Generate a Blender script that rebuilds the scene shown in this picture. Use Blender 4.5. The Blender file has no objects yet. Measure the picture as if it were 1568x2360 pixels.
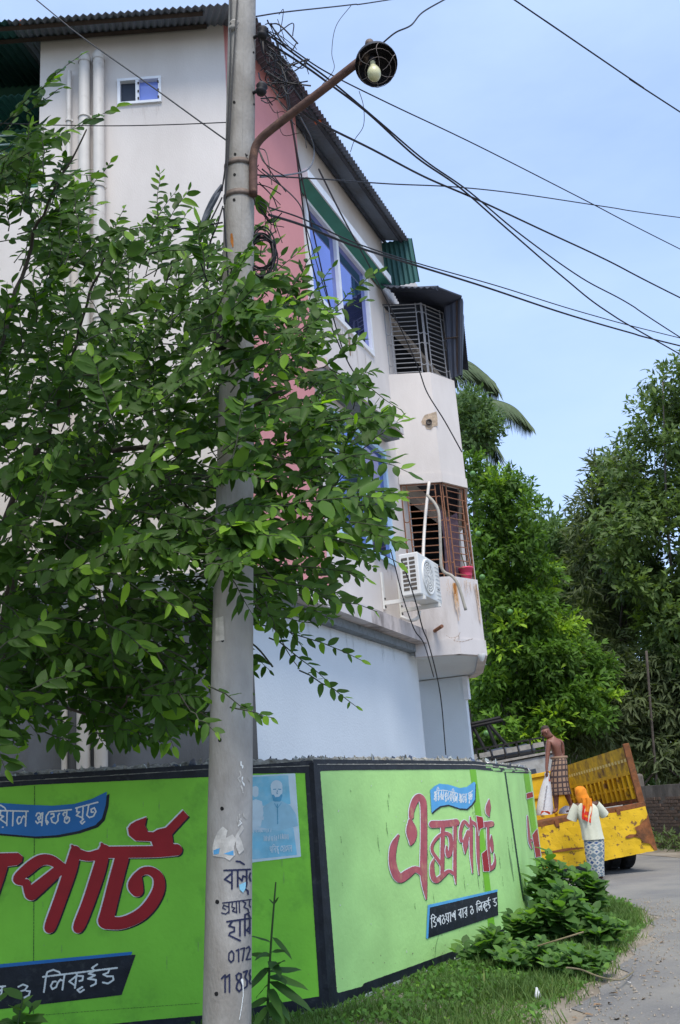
import bpy, bmesh, math, random
import numpy as np
from mathutils import Vector, Matrix, Euler
random.seed(7); np.random.seed(7)
S = bpy.context.scene
COL = S.collection
# ---------------------------------------------------------------- camera
F_PX, CX, CY = 2250.0, 784.0, 1180.0          # focal length and centre in a 1568 x 2360 picture
PITCH, ROLL = math.radians(16.6), math.radians(4.4)
CAM = np.array([0.0, 0.0, 1.55])
_c, _s = math.cos(ROLL), math.sin(ROLL)
VW = np.array([0, math.cos(PITCH), math.sin(PITCH)])
_U0 = np.array([0, -math.sin(PITCH), math.cos(PITCH)]); _R0 = np.array([1.0, 0, 0])
VR = _c * _R0 - _s * _U0
VU = _s * _R0 + _c * _U0
cd = bpy.data.cameras.new('camera'); cam = bpy.data.objects.new('camera', cd); COL.objects.link(cam)
cd.sensor_fit = 'VERTICAL'; cd.sensor_height = 24; cd.lens = 24 * F_PX / 2360
cd.clip_start = 0.05; cd.clip_end = 3000
M = Matrix.Identity(4)
for i in range(3):
    M[i][0] = VR[i]; M[i][1] = VU[i]; M[i][2] = -VW[i]; M[i][3] = CAM[i]
cam.matrix_world = M
S.camera = cam
# ---------------------------------------------------------------- sky, sun, exposure
SUN_EL, SUN_AZ = math.radians(63), math.radians(172)   # azimuth from +Y clockwise: behind the camera, a little to the right
SUN_STRENGTH, SUN_ANGLE, SKY_STRENGTH, EXPOSURE = 2.0, math.radians(24), 0.15, 0.98
W = bpy.data.worlds.new('World'); S.world = W; W.use_nodes = True
nt = W.node_tree; nt.nodes.clear()
sky = nt.nodes.new('ShaderNodeTexSky'); sky.sky_type = 'NISHITA'; sky.sun_disc = False
sky.sun_elevation = SUN_EL; sky.sun_rotation = SUN_AZ
sky.air_density = 1.0; sky.dust_density = 1.0; sky.ozone_density = 2.0
bg = nt.nodes.new('ShaderNodeBackground'); bg.inputs['Strength'].default_value = SKY_STRENGTH
out = nt.nodes.new('ShaderNodeOutputWorld')
# thin veil of high cloud over the whole sky
tcw = nt.nodes.new('ShaderNodeTexCoord'); mpw = nt.nodes.new('ShaderNodeMapping'); mpw.inputs['Scale'].default_value = (1, 1, 2.6)
nsw = nt.nodes.new('ShaderNodeTexNoise'); nsw.inputs['Scale'].default_value = 2.2; nsw.inputs['Detail'].default_value = 7; nsw.inputs['Roughness'].default_value = .55
rpw = nt.nodes.new('ShaderNodeValToRGB'); rpw.color_ramp.elements[0].position = .3; rpw.color_ramp.elements[1].position = .78
rpw.color_ramp.elements[0].color = (.36, .36, .36, 1); rpw.color_ramp.elements[1].color = (.9, .9, .9, 1)
mxw = nt.nodes.new('ShaderNodeMix'); mxw.data_type = 'RGBA'; mxw.inputs[7].default_value = (2.25, 2.95, 4.4, 1)
nt.links.new(tcw.outputs['Generated'], mpw.inputs['Vector']); nt.links.new(mpw.outputs[0], nsw.inputs['Vector']); nt.links.new(nsw.outputs[0], rpw.inputs[0])
nt.links.new(rpw.outputs[0], mxw.inputs[0]); nt.links.new(sky.outputs[0], mxw.inputs[6])
nt.links.new(mxw.outputs[2], bg.inputs['Color']); nt.links.new(bg.outputs[0], out.inputs['Surface'])
sd = bpy.data.lights.new('sun', 'SUN'); sd.energy = SUN_STRENGTH; sd.angle = SUN_ANGLE; sd.color = (1.0, 0.95, 0.87)
sun = bpy.data.objects.new('sun', sd); COL.objects.link(sun)
_to_sun = Vector((math.sin(SUN_AZ) * math.cos(SUN_EL), math.cos(SUN_AZ) * math.cos(SUN_EL), math.sin(SUN_EL)))
sun.rotation_euler = _to_sun.to_track_quat('Z', 'Y').to_euler()
vs = S.view_settings
vs.view_transform = 'Standard'; vs.look = 'None'; vs.gamma = 1.0; vs.exposure = EXPOSURE; vs.use_curve_mapping = False
# ---------------------------------------------------------------- picture-to-place helpers
def ray(x, y):
    return VW + (x - CX) / F_PX * VR - (y - CY) / F_PX * VU
def at_y(x, y, Y):
    d = ray(x, y); return CAM + d * (Y / d[1])
def at_z(x, y, z):
    d = ray(x, y); return CAM + d * ((z - CAM[2]) / d[2])
def at_plane(x, y, p0, dr):
    d = ray(x, y); n0, n1 = dr[1], -dr[0]
    return CAM + d * (((p0[0] - CAM[0]) * n0 + (p0[1] - CAM[1]) * n1) / (d[0] * n0 + d[1] * n1))
def depth_of(p): return float((np.array(p) - CAM) @ VW)
def px_size(p): return depth_of(p) / F_PX       # metres per picture unit at p
# ---------------------------------------------------------------- materials
MATS = {}
def lin(c):
    return tuple((v / 12.92 if v <= 0.04045 else ((v + 0.055) / 1.055) ** 2.4) for v in c)
def mat(name, col, rough=0.8, var=0.12, scale=6.0, bump=0.0, bscale=40.0, metal=0.0, spec=0.3, stain=None, stain_scale=1.5, stain_amt=0.5, stretch=(1, 1, 1), detail=6.0, hard=0.15):
    m = bpy.data.materials.new(name); m.use_nodes = True
    n = m.node_tree; b = n.nodes['Principled BSDF']
    b.inputs['Roughness'].default_value = rough; b.inputs['Metallic'].default_value = metal
    b.inputs['Specular IOR Level'].default_value = spec
    tc = n.nodes.new('ShaderNodeTexCoord'); mp = n.nodes.new('ShaderNodeMapping')
    mp.inputs['Scale'].default_value = stretch
    n.links.new(tc.outputs['Object'], mp.inputs['Vector'])
    ns = n.nodes.new('ShaderNodeTexNoise'); ns.inputs['Scale'].default_value = scale; ns.inputs['Detail'].default_value = detail
    n.links.new(mp.outputs[0], ns.inputs['Vector'])
    rp = n.nodes.new('ShaderNodeValToRGB')
    rp.color_ramp.elements[0].position = 0.3; rp.color_ramp.elements[1].position = 0.7
    rp.color_ramp.elements[0].color = (*[max(0, v * (1 - var)) for v in col], 1)
    rp.color_ramp.elements[1].color = (*[min(1, v * (1 + var)) for v in col], 1)
    n.links.new(ns.outputs[0], rp.inputs[0]); last = rp.outputs[0]
    if stain:
        s2 = n.nodes.new('ShaderNodeTexNoise'); s2.inputs['Scale'].default_value = stain_scale; s2.inputs['Detail'].default_value = 9
        s2.inputs['Roughness'].default_value = 0.65
        n.links.new(mp.outputs[0], s2.inputs['Vector'])
        r2 = n.nodes.new('ShaderNodeValToRGB')
        r2.color_ramp.elements[0].position = 1 - stain_amt - hard * .5; r2.color_ramp.elements[1].position = 1 - stain_amt + hard * .5
        n.links.new(s2.outputs[0], r2.inputs[0])
        mx = n.nodes.new('ShaderNodeMix'); mx.data_type = 'RGBA'
        n.links.new(r2.outputs[0], mx.inputs[0]); n.links.new(last, mx.inputs[6]); mx.inputs[7].default_value = (*stain, 1)
        last = mx.outputs[2]
    n.links.new(last, b.inputs['Base Color'])
    if bump:
        nb = n.nodes.new('ShaderNodeTexNoise'); nb.inputs['Scale'].default_value = bscale; nb.inputs['Detail'].default_value = 5
        n.links.new(mp.outputs[0], nb.inputs['Vector'])
        bp = n.nodes.new('ShaderNodeBump'); bp.inputs['Strength'].default_value = bump; bp.inputs['Distance'].default_value = 0.01
        n.links.new(nb.outputs[0], bp.inputs['Height']); n.links.new(bp.outputs[0], b.inputs['Normal'])
    MATS[name] = m
    return m
def leaf_mat(name, dark, light, young, back, trans=0.3, rough=0.45, obj_random=False, spec=0.16):
    m = bpy.data.materials.new(name); m.use_nodes = True
    n = m.node_tree; b = n.nodes['Principled BSDF']; o = n.nodes['Material Output']
    b.inputs['Roughness'].default_value = rough; b.inputs['Specular IOR Level'].default_value = spec
    if obj_random:
        a = n.nodes.new('ShaderNodeObjectInfo'); src = a.outputs['Random']
    else:
        a = n.nodes.new('ShaderNodeAttribute'); a.attribute_name = 'tint'; src = a.outputs['Fac']
    rp = n.nodes.new('ShaderNodeValToRGB'); e = rp.color_ramp.elements
    e[0].position = 0.0; e[0].color = (*dark, 1); e[1].position = 1.0; e[1].color = (*young, 1)
    k = e.new(0.75); k.color = (*light, 1)
    n.links.new(src, rp.inputs[0])
    g = n.nodes.new('ShaderNodeNewGeometry')
    mx = n.nodes.new('ShaderNodeMix'); mx.data_type = 'RGBA'
    n.links.new(g.outputs['Backfacing'], mx.inputs[0]); n.links.new(rp.outputs[0], mx.inputs[6])
    hb = n.nodes.new('ShaderNodeMix'); hb.data_type = 'RGBA'; hb.inputs[0].default_value = 0.5
    n.links.new(rp.outputs[0], hb.inputs[6]); hb.inputs[7].default_value = (*back, 1)
    n.links.new(hb.outputs[2], mx.inputs[7]); n.links.new(mx.outputs[2], b.inputs['Base Color'])
    t = n.nodes.new('ShaderNodeBsdfTranslucent')
    hs = n.nodes.new('ShaderNodeMix'); hs.data_type = 'RGBA'; hs.blend_type = 'MULTIPLY'; hs.inputs[0].default_value = 1
    n.links.new(rp.outputs[0], hs.inputs[6]); hs.inputs[7].default_value = (1.6, 1.7, .6, 1)
    n.links.new(hs.outputs[2], t.inputs['Color'])
    ms = n.nodes.new('ShaderNodeMixShader'); ms.inputs[0].default_value = trans
    n.links.new(b.outputs[0], ms.inputs[1]); n.links.new(t.outputs[0], ms.inputs[2]); n.links.new(ms.outputs[0], o.inputs['Surface'])
    MATS[name] = m
    return m
# ---------------------------------------------------------------- mesh helpers
class MB:
    def __init__(s): s.v = []; s.f = []; s.m = []; s.mi = 0; s.sm = False
    def vert(s, p): s.v.append((float(p[0]), float(p[1]), float(p[2]))); return len(s.v) - 1
    def face(s, ids): s.f.append(tuple(ids)); s.m.append(s.mi)
    def poly(s, pts): s.face([s.vert(p) for p in pts])
    def box(s, c, size, rot=None):
        sx, sy, sz = [v / 2 for v in size]; b = len(s.v)
        R = rot if rot is not None else Matrix.Identity(3)
        for i in range(8):
            p = R @ Vector((sx if i & 1 else -sx, sy if i & 2 else -sy, sz if i & 4 else -sz))
            s.vert((p.x + c[0], p.y + c[1], p.z + c[2]))
        for q in ((0, 2, 3, 1), (4, 5, 7, 6), (0, 1, 5, 4), (2, 6, 7, 3), (0, 4, 6, 2), (1, 3, 7, 5)): s.face([b + i for i in q])
        return s
    def prism(s, pts, z0, z1):
        # counter-clockwise plan outline, closed
        b = len(s.v); n = len(pts)
        for p in pts: s.vert((p[0], p[1], z0))
        for p in pts: s.vert((p[0], p[1], z1))
        for i in range(n):
            j = (i + 1) % n; s.face((b + i, b + j, b + n + j, b + n + i))
        s.face([b + i for i in range(n)][::-1]); s.face([b + n + i for i in range(n)])
        return s
    def tube(s, pts, r, sides=6, cap=True):
        pts = [Vector([float(c) for c in p]) for p in pts]; n = len(pts)
        rr = r if isinstance(r, (list, tuple)) else [r] * n
        b = len(s.v); prev = None
        for i, p in enumerate(pts):
            d = (pts[min(i + 1, n - 1)] - pts[max(i - 1, 0)])
            d = d.normalized() if d.length > 1e-9 else Vector((0, 0, 1))
            if prev is None:
                a = d.cross(Vector((0, 0, 1)))
                if a.length < 1e-3: a = d.cross(Vector((1, 0, 0)))
                a.normalize()
            else:
                a = prev - d * prev.dot(d)
                a = a.normalized() if a.length > 1e-6 else d.orthogonal().normalized()
            prev = a; c = d.cross(a)
            for k in range(sides):
                t = 2 * math.pi * k / sides
                q = p + (a * math.cos(t) + c * math.sin(t)) * rr[i]
                s.vert(q)
        for i in range(n - 1):
            for k in range(sides):
                j = (k + 1) % sides
                s.face((b + i * sides + k, b + i * sides + j, b + (i + 1) * sides + j, b + (i + 1) * sides + k))
        if cap:
            s.face([b + k for k in range(sides)][::-1]); s.face([b + (n - 1) * sides + k for k in range(sides)])
        return s
    def lathe(s, prof, c=(0, 0, 0), axis=None, sides=20, cap=False):
        # prof: (radius, height) along axis
        ax = Vector(axis if axis is not None else (0, 0, 1)).normalized(); a = ax.orthogonal().normalized(); e = ax.cross(a)
        b = len(s.v); n = len(prof); c = Vector([float(x) for x in c])
        for r, h in prof:
            for k in range(sides):
                t = 2 * math.pi * k / sides; s.vert(c + ax * h + (a * math.cos(t) + e * math.sin(t)) * r)
        for i in range(n - 1):
            for k in range(sides):
                j = (k + 1) % sides
                s.face((b + i * sides + k, b + i * sides + j, b + (i + 1) * sides + j, b + (i + 1) * sides + k))
        if cap:
            s.face([b + k for k in range(sides)][::-1]); s.face([b + (n - 1) * sides + k for k in range(sides)])
        return s
    def sheet(s, P):
        # grid of points P[i][j]
        b = len(s.v); n = len(P); m = len(P[0])
        for row in P:
            for p in row: s.vert(p)
        for i in range(n - 1):
            for j in range(m - 1): s.face((b + i * m + j, b + i * m + j + 1, b + (i + 1) * m + j + 1, b + (i + 1) * m + j))
        return s
    def mesh(s, name, mats, smooth=False):
        me = bpy.data.meshes.new(name); me.from_pydata(s.v, [], s.f)
        for m in (mats if isinstance(mats, (list, tuple)) else [mats]): me.materials.append(MATS[m] if isinstance(m, str) else m)
        if any(s.m): me.polygons.foreach_set('material_index', s.m)
        if smooth: me.polygons.foreach_set('use_smooth', [True] * len(s.f))
        me.update(); return me
    def build(s, name, mats, parent=None, smooth=False, kind=None, label=None):
        return link(name, s.mesh(name, mats, smooth), parent, kind, label)
def link(name, data, parent=None, kind=None, label=None, mw=None):
    o = bpy.data.objects.new(name, data); COL.objects.link(o)
    if parent is not None:
        o.parent = parent; o.matrix_parent_inverse = Matrix.Translation(-Vector(WORLD_LOC.get(parent.name, (0, 0, 0))))
    if mw is not None:
        if parent is not None: o.matrix_parent_inverse = Matrix.Translation(-Vector(WORLD_LOC.get(parent.name, (0, 0, 0))))
        o.matrix_basis = mw
    if kind: o['kind'] = kind
    if label: o['label'] = label
    return o
WORLD_LOC = {}
def thing(name, label, cat, loc=(0, 0, 0), group=None):
    o = bpy.data.objects.new(name, None); COL.objects.link(o); o.empty_display_size = .2
    o.location = tuple(float(v) for v in loc); WORLD_LOC[o.name] = tuple(o.location)
    return tag(o, label, cat, group, 'thing')
def tag(o, label, cat=None, group=None, kind=None):
    o['label'] = label
    if cat: o['category'] = cat
    if group: o['group'] = group
    if kind: o['kind'] = kind
    return o
def bevel(o, w=0.01, seg=2):
    m = o.modifiers.new('bevel', 'BEVEL'); m.width = w; m.segments = seg; m.limit_method = 'ANGLE'; return o
def smooth_path(pts, n=6):
    # Catmull-Rom through the points
    P = [np.array(p, float) for p in pts]; P = [2 * P[0] - P[1]] + P + [2 * P[-1] - P[-2]]; o = []
    for i in range(1, len(P) - 2):
        for k in range(n):
            t = k / n; a, b, c, d = P[i - 1], P[i], P[i + 1], P[i + 2]
            o.append(.5 * ((2 * b) + (c - a) * t + (2 * a - 5 * b + 4 * c - d) * t * t + (3 * b - a - 3 * c + d) * t ** 3))
    o.append(P[-2]); return o
def in_poly(x, y, poly):
    r = False; j = len(poly) - 1
    for i in range(len(poly)):
        xi, yi = poly[i]; xj, yj = poly[j]
        if (yi > y) != (yj > y) and x < (xj - xi) * (y - yi) / (yj - yi) + xi: r = not r
        j = i
    return r
# ---- painted marks: a 2-D distance field in picture units, cut into a thin mesh and laid on a real surface
def stroke_sdf(X, Y, strokes):
    d = np.full(X.shape, 1e9)
    for st in strokes:
        if len(st) == 1:
            (x, y, w), = st; d = np.minimum(d, np.hypot(X - x, Y - y) - w / 2); continue
        for (x0, y0, w0), (x1, y1, w1) in zip(st[:-1], st[1:]):
            dx, dy = x1 - x0, y1 - y0; L = dx * dx + dy * dy + 1e-9
            t = np.clip(((X - x0) * dx + (Y - y0) * dy) / L, 0, 1)
            d = np.minimum(d, np.hypot(X - x0 - t * dx, Y - y0 - t * dy) - (w0 + (w1 - w0) * t) / 2)
    return d
def poly_sdf(X, Y, P):
    d = np.full(X.shape, 1e9); ins = np.zeros(X.shape, bool); n = len(P)
    for i in range(n):
        x0, y0 = P[i]; x1, y1 = P[(i + 1) % n]; dx, dy = x1 - x0, y1 - y0; L = dx * dx + dy * dy + 1e-9
        t = np.clip(((X - x0) * dx + (Y - y0) * dy) / L, 0, 1)
        d = np.minimum(d, np.hypot(X - x0 - t * dx, Y - y0 - t * dy))
        if dy != 0:
            c = ((y0 > Y) != (y1 > Y)) & (X < dx * (Y - y0) / dy + x0); ins ^= c
    return np.where(ins, -d, d)
def field_mesh(fn, x0, y0, x1, y1, cell, surf, off, run=10):
    nx, ny = int((x1 - x0) / cell) + 1, int((y1 - y0) / cell) + 1
    gx = x0 + np.arange(nx + 1) * cell; gy = y0 + np.arange(ny + 1) * cell
    X, Y = np.meshgrid(gx, gy); D = fn(X, Y); I = D < 0
    pv, pf = [], []
    def quad(i0, i1, j):
        b = len(pv); pv.extend([(gx[i0], gy[j]), (gx[i1], gy[j]), (gx[i1], gy[j + 1]), (gx[i0], gy[j + 1])]); pf.append((b, b + 3, b + 2, b + 1))
    cnt = I[:-1, :-1].astype(int) + I[1:, :-1] + I[:-1, 1:] + I[1:, 1:]
    for j in range(ny):
        row = cnt[j]; nz = np.nonzero(row)[0]; start = None; prev = None
        for i in nz:
            if row[i] == 4:
                if start is not None and prev == i - 1 and i - start < run: prev = i
                else:
                    if start is not None: quad(start, prev + 1, j)
                    start = prev = i
            else:
                c = [(i, j), (i, j + 1), (i + 1, j + 1), (i + 1, j)]; q = []
                for k in range(4):
                    (a, b), (e, f) = c[k], c[(k + 1) % 4]; da, db = D[b, a], D[f, e]
                    if da < 0: q.append((gx[a], gy[b]))
                    if (da < 0) != (db < 0):
                        t = da / (da - db); q.append((gx[a] + (gx[e] - gx[a]) * t, gy[b] + (gy[f] - gy[b]) * t))
                if len(q) >= 3:
                    b0 = len(pv); pv.extend(q); pf.append(tuple(range(b0, b0 + len(q))))
        if start is not None: quad(start, prev + 1, j)
    mb = MB()
    if pv:
        P = surf(np.array(pv), off); mb.v = [tuple(map(float, p)) for p in P]; mb.f = pf; mb.m = [0] * len(pf)
    return mb
def paint(name, strokes, polys, matname, surf, off, parent, grow=0.0, shift=(0, 0), cell=1.2, clip=None, label=None, minus=None, wob=.28):
    st = [[(x + shift[0], y + shift[1], w + 2 * grow) for x, y, w in s] for s in strokes]
    po = [[(x + shift[0], y + shift[1]) for x, y in p] for p in polys]
    xs = [x for s in st for x, _, _ in s] + [x for p in po for x, _ in p]; ys = [y for s in st for _, y, _ in s] + [y for p in po for _, y in p]
    wm = max([w for s in st for _, _, w in s] + [0]) / 2 + 4 + grow
    def fn(X, Y):
        d = stroke_sdf(X, Y, st)
        for p in po: d = np.minimum(d, poly_sdf(X, Y, p) - grow)
        if wob: d = d + wob * (np.sin(X * .9 + 1.3 * np.sin(Y * .37)) * np.sin(Y * .8 + 1.1 * np.sin(X * .29)) + .6 * np.sin(X * 2.3 + Y * 1.7))
        if minus is not None: d = np.maximum(d, -minus(X, Y))
        if clip is not None: d = np.maximum(d, poly_sdf(X, Y, clip))
        return d
    mb = field_mesh(fn, min(xs) - wm, min(ys) - wm, max(xs) + wm, max(ys) + wm, cell, surf, off)
    if not mb.v: return None
    return mb.build(name, matname, parent, label=label)
# ================================================================ materials for the setting
mat('dirt', (0.20, 0.165, 0.125), .95, .35, 3.0, .6, 30, stain=(.30, .27, .22), stain_scale=.9, stain_amt=.45, hard=.3)
mat('asphalt', (0.165, 0.16, 0.155), .92, .2, 70, .7, 160, stain=(.25, .235, .205), stain_scale=.8, stain_amt=.5, hard=.3, detail=12)
mat('green_paint', (0.235, 0.63, 0.052), .6, .10, 2.2, .3, 22, stain=(.11, .33, .035), stain_scale=3.5, stain_amt=.30, hard=.35)
mat('faded_green', (0.43, 0.72, 0.24), .65, .09, 2.4, .3, 22, stain=(.34, .58, .20), stain_scale=5, stain_amt=.24, hard=.25)
mat('fresh_green', (0.19, 0.52, 0.02), .5, .08, 3)
mat('black_paint', (0.012, 0.015, 0.022), .5, .4, 9, .25, 60, stain=(.05, .055, .06), stain_scale=14, stain_amt=.34, hard=.2)
mat('whitewash', (0.50, 0.54, 0.53), .9, .15, 6, .5, 40, stain=(.24, .25, .22), stain_scale=4, stain_amt=.42, hard=.3)
mat('red_paint', (0.36, 0.012, 0.018), .5, .12, 5, .1, 60)
mat('faded_red', (0.43, 0.095, 0.11), .55, .18, 12, .1, 60, stain=(.55, .28, .17), stain_scale=7, stain_amt=.36, hard=.2)
mat('white_paint', (0.74, 0.76, 0.74), .6, .08, 8)
mat('blue_paint', (0.025, 0.17, 0.46), .5, .1, 5)
mat('sky_blue_paint', (0.10, 0.38, 0.68), .5, .1, 5)
mat('dark_green_line', (0.015, 0.05, 0.025), .6)
mat('mortar', (0.30, 0.29, 0.25), .95, .35, 30, .9, 60, stain=(.12, .12, .10), stain_scale=9, stain_amt=.45, hard=.2)
mat('concrete_back', (0.30, 0.29, 0.27), .9, .2, 5, .4, 40)
mat('shard_glass', (0.07, 0.09, 0.14), .15, .5, 40, spec=.7)
mat('shard_clear', (0.35, 0.38, 0.36), .15, .5, 40, spec=.7)
# ================================================================ ground and road
def ground_sheet(name, pts, z, m, sub=None):
    mb = MB(); mb.poly([(x, y, z) for x, y in pts]); o = mb.build(name, m); o['kind'] = 'structure'; return o
ground_sheet('ground', [(-400, -60), (400, -60), (400, 700), (-400, 700)], -.012, 'dirt')
EDGE = [(.1, 2.0), (.6, 4.5), (1.08, 6.6), (1.4, 7.7), (1.95, 8.9), (2.55, 10.3), (3.15, 11.8), (3.42, 13.1), (3.4, 14.6), (3.0, 16.5), (2.5, 19), (1.6, 22), (.2, 26), (-3, 31), (-9, 37), (-30, 50)]
FAR = [(12, -20), (11.5, 0), (10.6, 12), (9.6, 19), (8.3, 24.5), (6.6, 28.0), (3, 33), (-2, 39), (-9, 45), (-28, 58)]
edge_s = smooth_path([(.0, -20), (.0, -4)] + EDGE, 5)
ground_sheet('road', [(p[0] + .07 * math.sin(i * 2.1) + .05 * math.sin(i * 5.3), p[1]) for i, p in enumerate(edge_s)] + [tuple(p[:2]) for p in reversed(smooth_path(FAR, 4))], -.006, 'asphalt')
# ================================================================ boundary wall
_d = np.array([1, .31]); CORNER = np.array([-.387, 8.508])
PLAN = [CORNER - _d * 7.0, CORNER - _d * 3.2, CORNER - _d * 1.0, CORNER]
PLAN_R = smooth_path([CORNER, (.42, 9.86), (1.281, 11.262), (1.70, 12.15), (2.05, 13.2), (2.33, 14.3), (2.565, 15.25)], 6)
WPTS = np.array([p for p in PLAN[:-1]] + [p for p in PLAN_R])
NL = len(PLAN) - 1                                   # index of the corner
def wall_hit(px, lo=0, hi=None):
    px = np.asarray(px, float); D = VW + (px[:, :1] - CX) / F_PX * VR - (px[:, 1:] - CY) / F_PX * VU
    hi = len(WPTS) - 1 if hi is None else hi
    best = np.full(len(px), 1e9); P = np.zeros((len(px), 3)); N = np.zeros((len(px), 3))
    for i in range(lo, hi):
        a, b = WPTS[i], WPTS[i + 1]; dr = b - a; n = np.array([dr[1], -dr[0]])
        t = (a @ n) / (D[:, :2] @ n + 1e-12); q = CAM + D * t[:, None]
        u = ((q[:, :2] - a) @ dr) / (dr @ dr)
        miss = np.maximum(np.maximum(-u, u - 1), 0) * np.linalg.norm(dr) + np.where(t < 0, 1e6, 0)
        m = miss < best - 1e-9; best[m] = miss[m]; P[m] = q[m]; nn = n / np.linalg.norm(n); N[m] = (nn[0], nn[1], 0)
    return P, N
def wall_surf(px, off, lo=0, hi=None):
    P, N = wall_hit(px, lo, hi); return P + N * off
left_surf = lambda px, off: wall_surf(px, off, 0, NL)
right_surf = lambda px, off: wall_surf(px, off, NL, None)
SARC = np.concatenate([[0], np.cumsum(np.linalg.norm(np.diff(WPTS, axis=0), axis=1))])
def arc_of(P, lo, hi):
    r = []
    for p in P:
        bs, bd = 0, 1e9
        for i in range(lo, hi):
            a, b = WPTS[i], WPTS[i + 1]; dr = b - a; u = min(1, max(0, (p[:2] - a) @ dr / (dr @ dr)))
            d = np.linalg.norm(a + dr * u - p[:2])
            if d < bd: bd = d; bs = SARC[i] + u * np.linalg.norm(dr)
        r.append(bs)
    return np.array(r)
_tl, _ = wall_hit([(0, 1797), (240, 1783), (476, 1768), (716, 1760)], 0, NL); _tr, _ = wall_hit([(724, 1757), (944, 1757), (1092, 1759), (1166, 1768), (1219, 1776)], NL)
TOP_S = np.concatenate([arc_of(_tl, 0, NL), arc_of(_tr, NL, len(WPTS) - 1)]); TOP_Z = np.concatenate([_tl[:, 2], _tr[:, 2]])
def wall_top(s): return float(np.interp(s, TOP_S, TOP_Z))
bw = thing('boundary_wall', 'low curving boundary wall painted green with black borders and red lettering', 'wall', (*CORNER, 0))
def offs(i):
    n = len(WPTS); a = WPTS[max(i - 1, 0)]; b = WPTS[min(i + 1, n - 1)]
    if i == NL: a = WPTS[i - 1]; b = WPTS[i + 1]
    d = (b - a) / np.linalg.norm(b - a); return np.array([-d[1], d[0]])    # points away from the road
TH = .17
for nm, lo, hi, mt in (('wall_section', 0, NL, 'green_paint'), ('wall_section', NL, len(WPTS) - 1, 'faded_green')):
    mb = MB(); rows = []
    for i in range(lo, hi + 1):
        s0 = SARC[i]; o2 = offs(i) * TH; zt = wall_top(s0); p = WPTS[i]
        rows.append([(p[0], p[1], -.1), (p[0], p[1], zt), (p[0] + o2[0], p[1] + o2[1], zt), (p[0] + o2[0], p[1] + o2[1], -.1)])
    b = 0
    for i, r in enumerate(rows):
        for q in r: mb.vert(q)
    for i in range(len(rows) - 1):
        for k in range(3):
            mb.mi = 0 if k == 0 else 1
            mb.face((i * 4 + k, (i + 1) * 4 + k, (i + 1) * 4 + k + 1, i * 4 + k + 1))
    if hi == len(WPTS) - 1: mb.mi = 0; mb.face([(len(rows) - 1) * 4 + k for k in (0, 3, 2, 1)])
    mb.build(nm, [mt, 'concrete_back'], bw)
# rubble and glass along the top
mb = MB(); rnd = random.Random(3); rows = []; tot = SARC[-1]; k = 0
sh = MB()
def wall_xy(s):
    i = min(len(WPTS) - 2, max(0, int(np.searchsorted(SARC, s) - 1))); u = (s - SARC[i]) / (SARC[i + 1] - SARC[i])
    p = WPTS[i] * (1 - u) + WPTS[i + 1] * u; o2 = offs(i) * (1 - u) + offs(i + 1) * u; return p, o2 / np.linalg.norm(o2)
s = SARC[0] + .5
while s < tot - .01:
    p, o2 = wall_xy(s); zt = wall_top(s); row = []
    for j in range(7):
        a = j / 6; h = (.035 + .03 * rnd.random()) * math.sin(math.pi * a) ** .6 if 0 < j < 6 else -.02
        q = p + o2 * (TH * (a * 1.02 - .01) - .006 * (j == 0) + rnd.uniform(-.008, .008) * (0 < j < 6)); row.append((q[0], q[1], zt + h))
    rows.append(row)
    if rnd.random() < .8:
        for _ in range(2):
            q = p + o2 * rnd.uniform(.01, .15); h = rnd.uniform(.02, .065) * (1 if rnd.random() < .3 else .6); w = rnd.uniform(.012, .04); an = rnd.random() * 6.28
            dx, dy = math.cos(an) * w, math.sin(an) * w; th = .003; z0 = zt + .02; lx, ly = rnd.uniform(-.02, .02), rnd.uniform(-.02, .02)
            b = len(sh.v); nx, ny = -dy / w * th, dx / w * th
            for sgn in (1, -1):
                sh.vert((q[0] - dx + nx * sgn, q[1] - dy + ny * sgn, z0)); sh.vert((q[0] + dx + nx * sgn, q[1] + dy + ny * sgn, z0))
                sh.vert((q[0] + dx * .6 + lx + nx * sgn, q[1] + dy * .6 + ly + ny * sgn, z0 + h * .7)); sh.vert((q[0] - dx * .3 + lx + nx * sgn, q[1] - dy * .3 + ly + ny * sgn, z0 + h))
            sh.face((b, b + 1, b + 2, b + 3)); sh.face((b + 7, b + 6, b + 5, b + 4))
            for e in range(4): sh.face((b + e, b + 4 + e, b + 4 + (e + 1) % 4, b + (e + 1) % 4))
    s += .035
mb.sheet(rows); cop = mb.build('coping', 'mortar', bw)
sh.m = [(i // 6) % 3 for i in range(len(sh.f))]
sh.build('glass_shards', ['shard_glass', 'mortar', 'shard_clear'], cop, kind='stuff')
mb = MB(); _z = wall_top(SARC[NL]); mb.prism([(CORNER[0] - .045, CORNER[1] - .0155), (CORNER[0] + .002, CORNER[1] - .021), (CORNER[0] + .033, CORNER[1] + .03), (CORNER[0] + .01, CORNER[1] + .08)], .16, _z); mb.build('pilaster', 'black_paint', bw)
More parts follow.
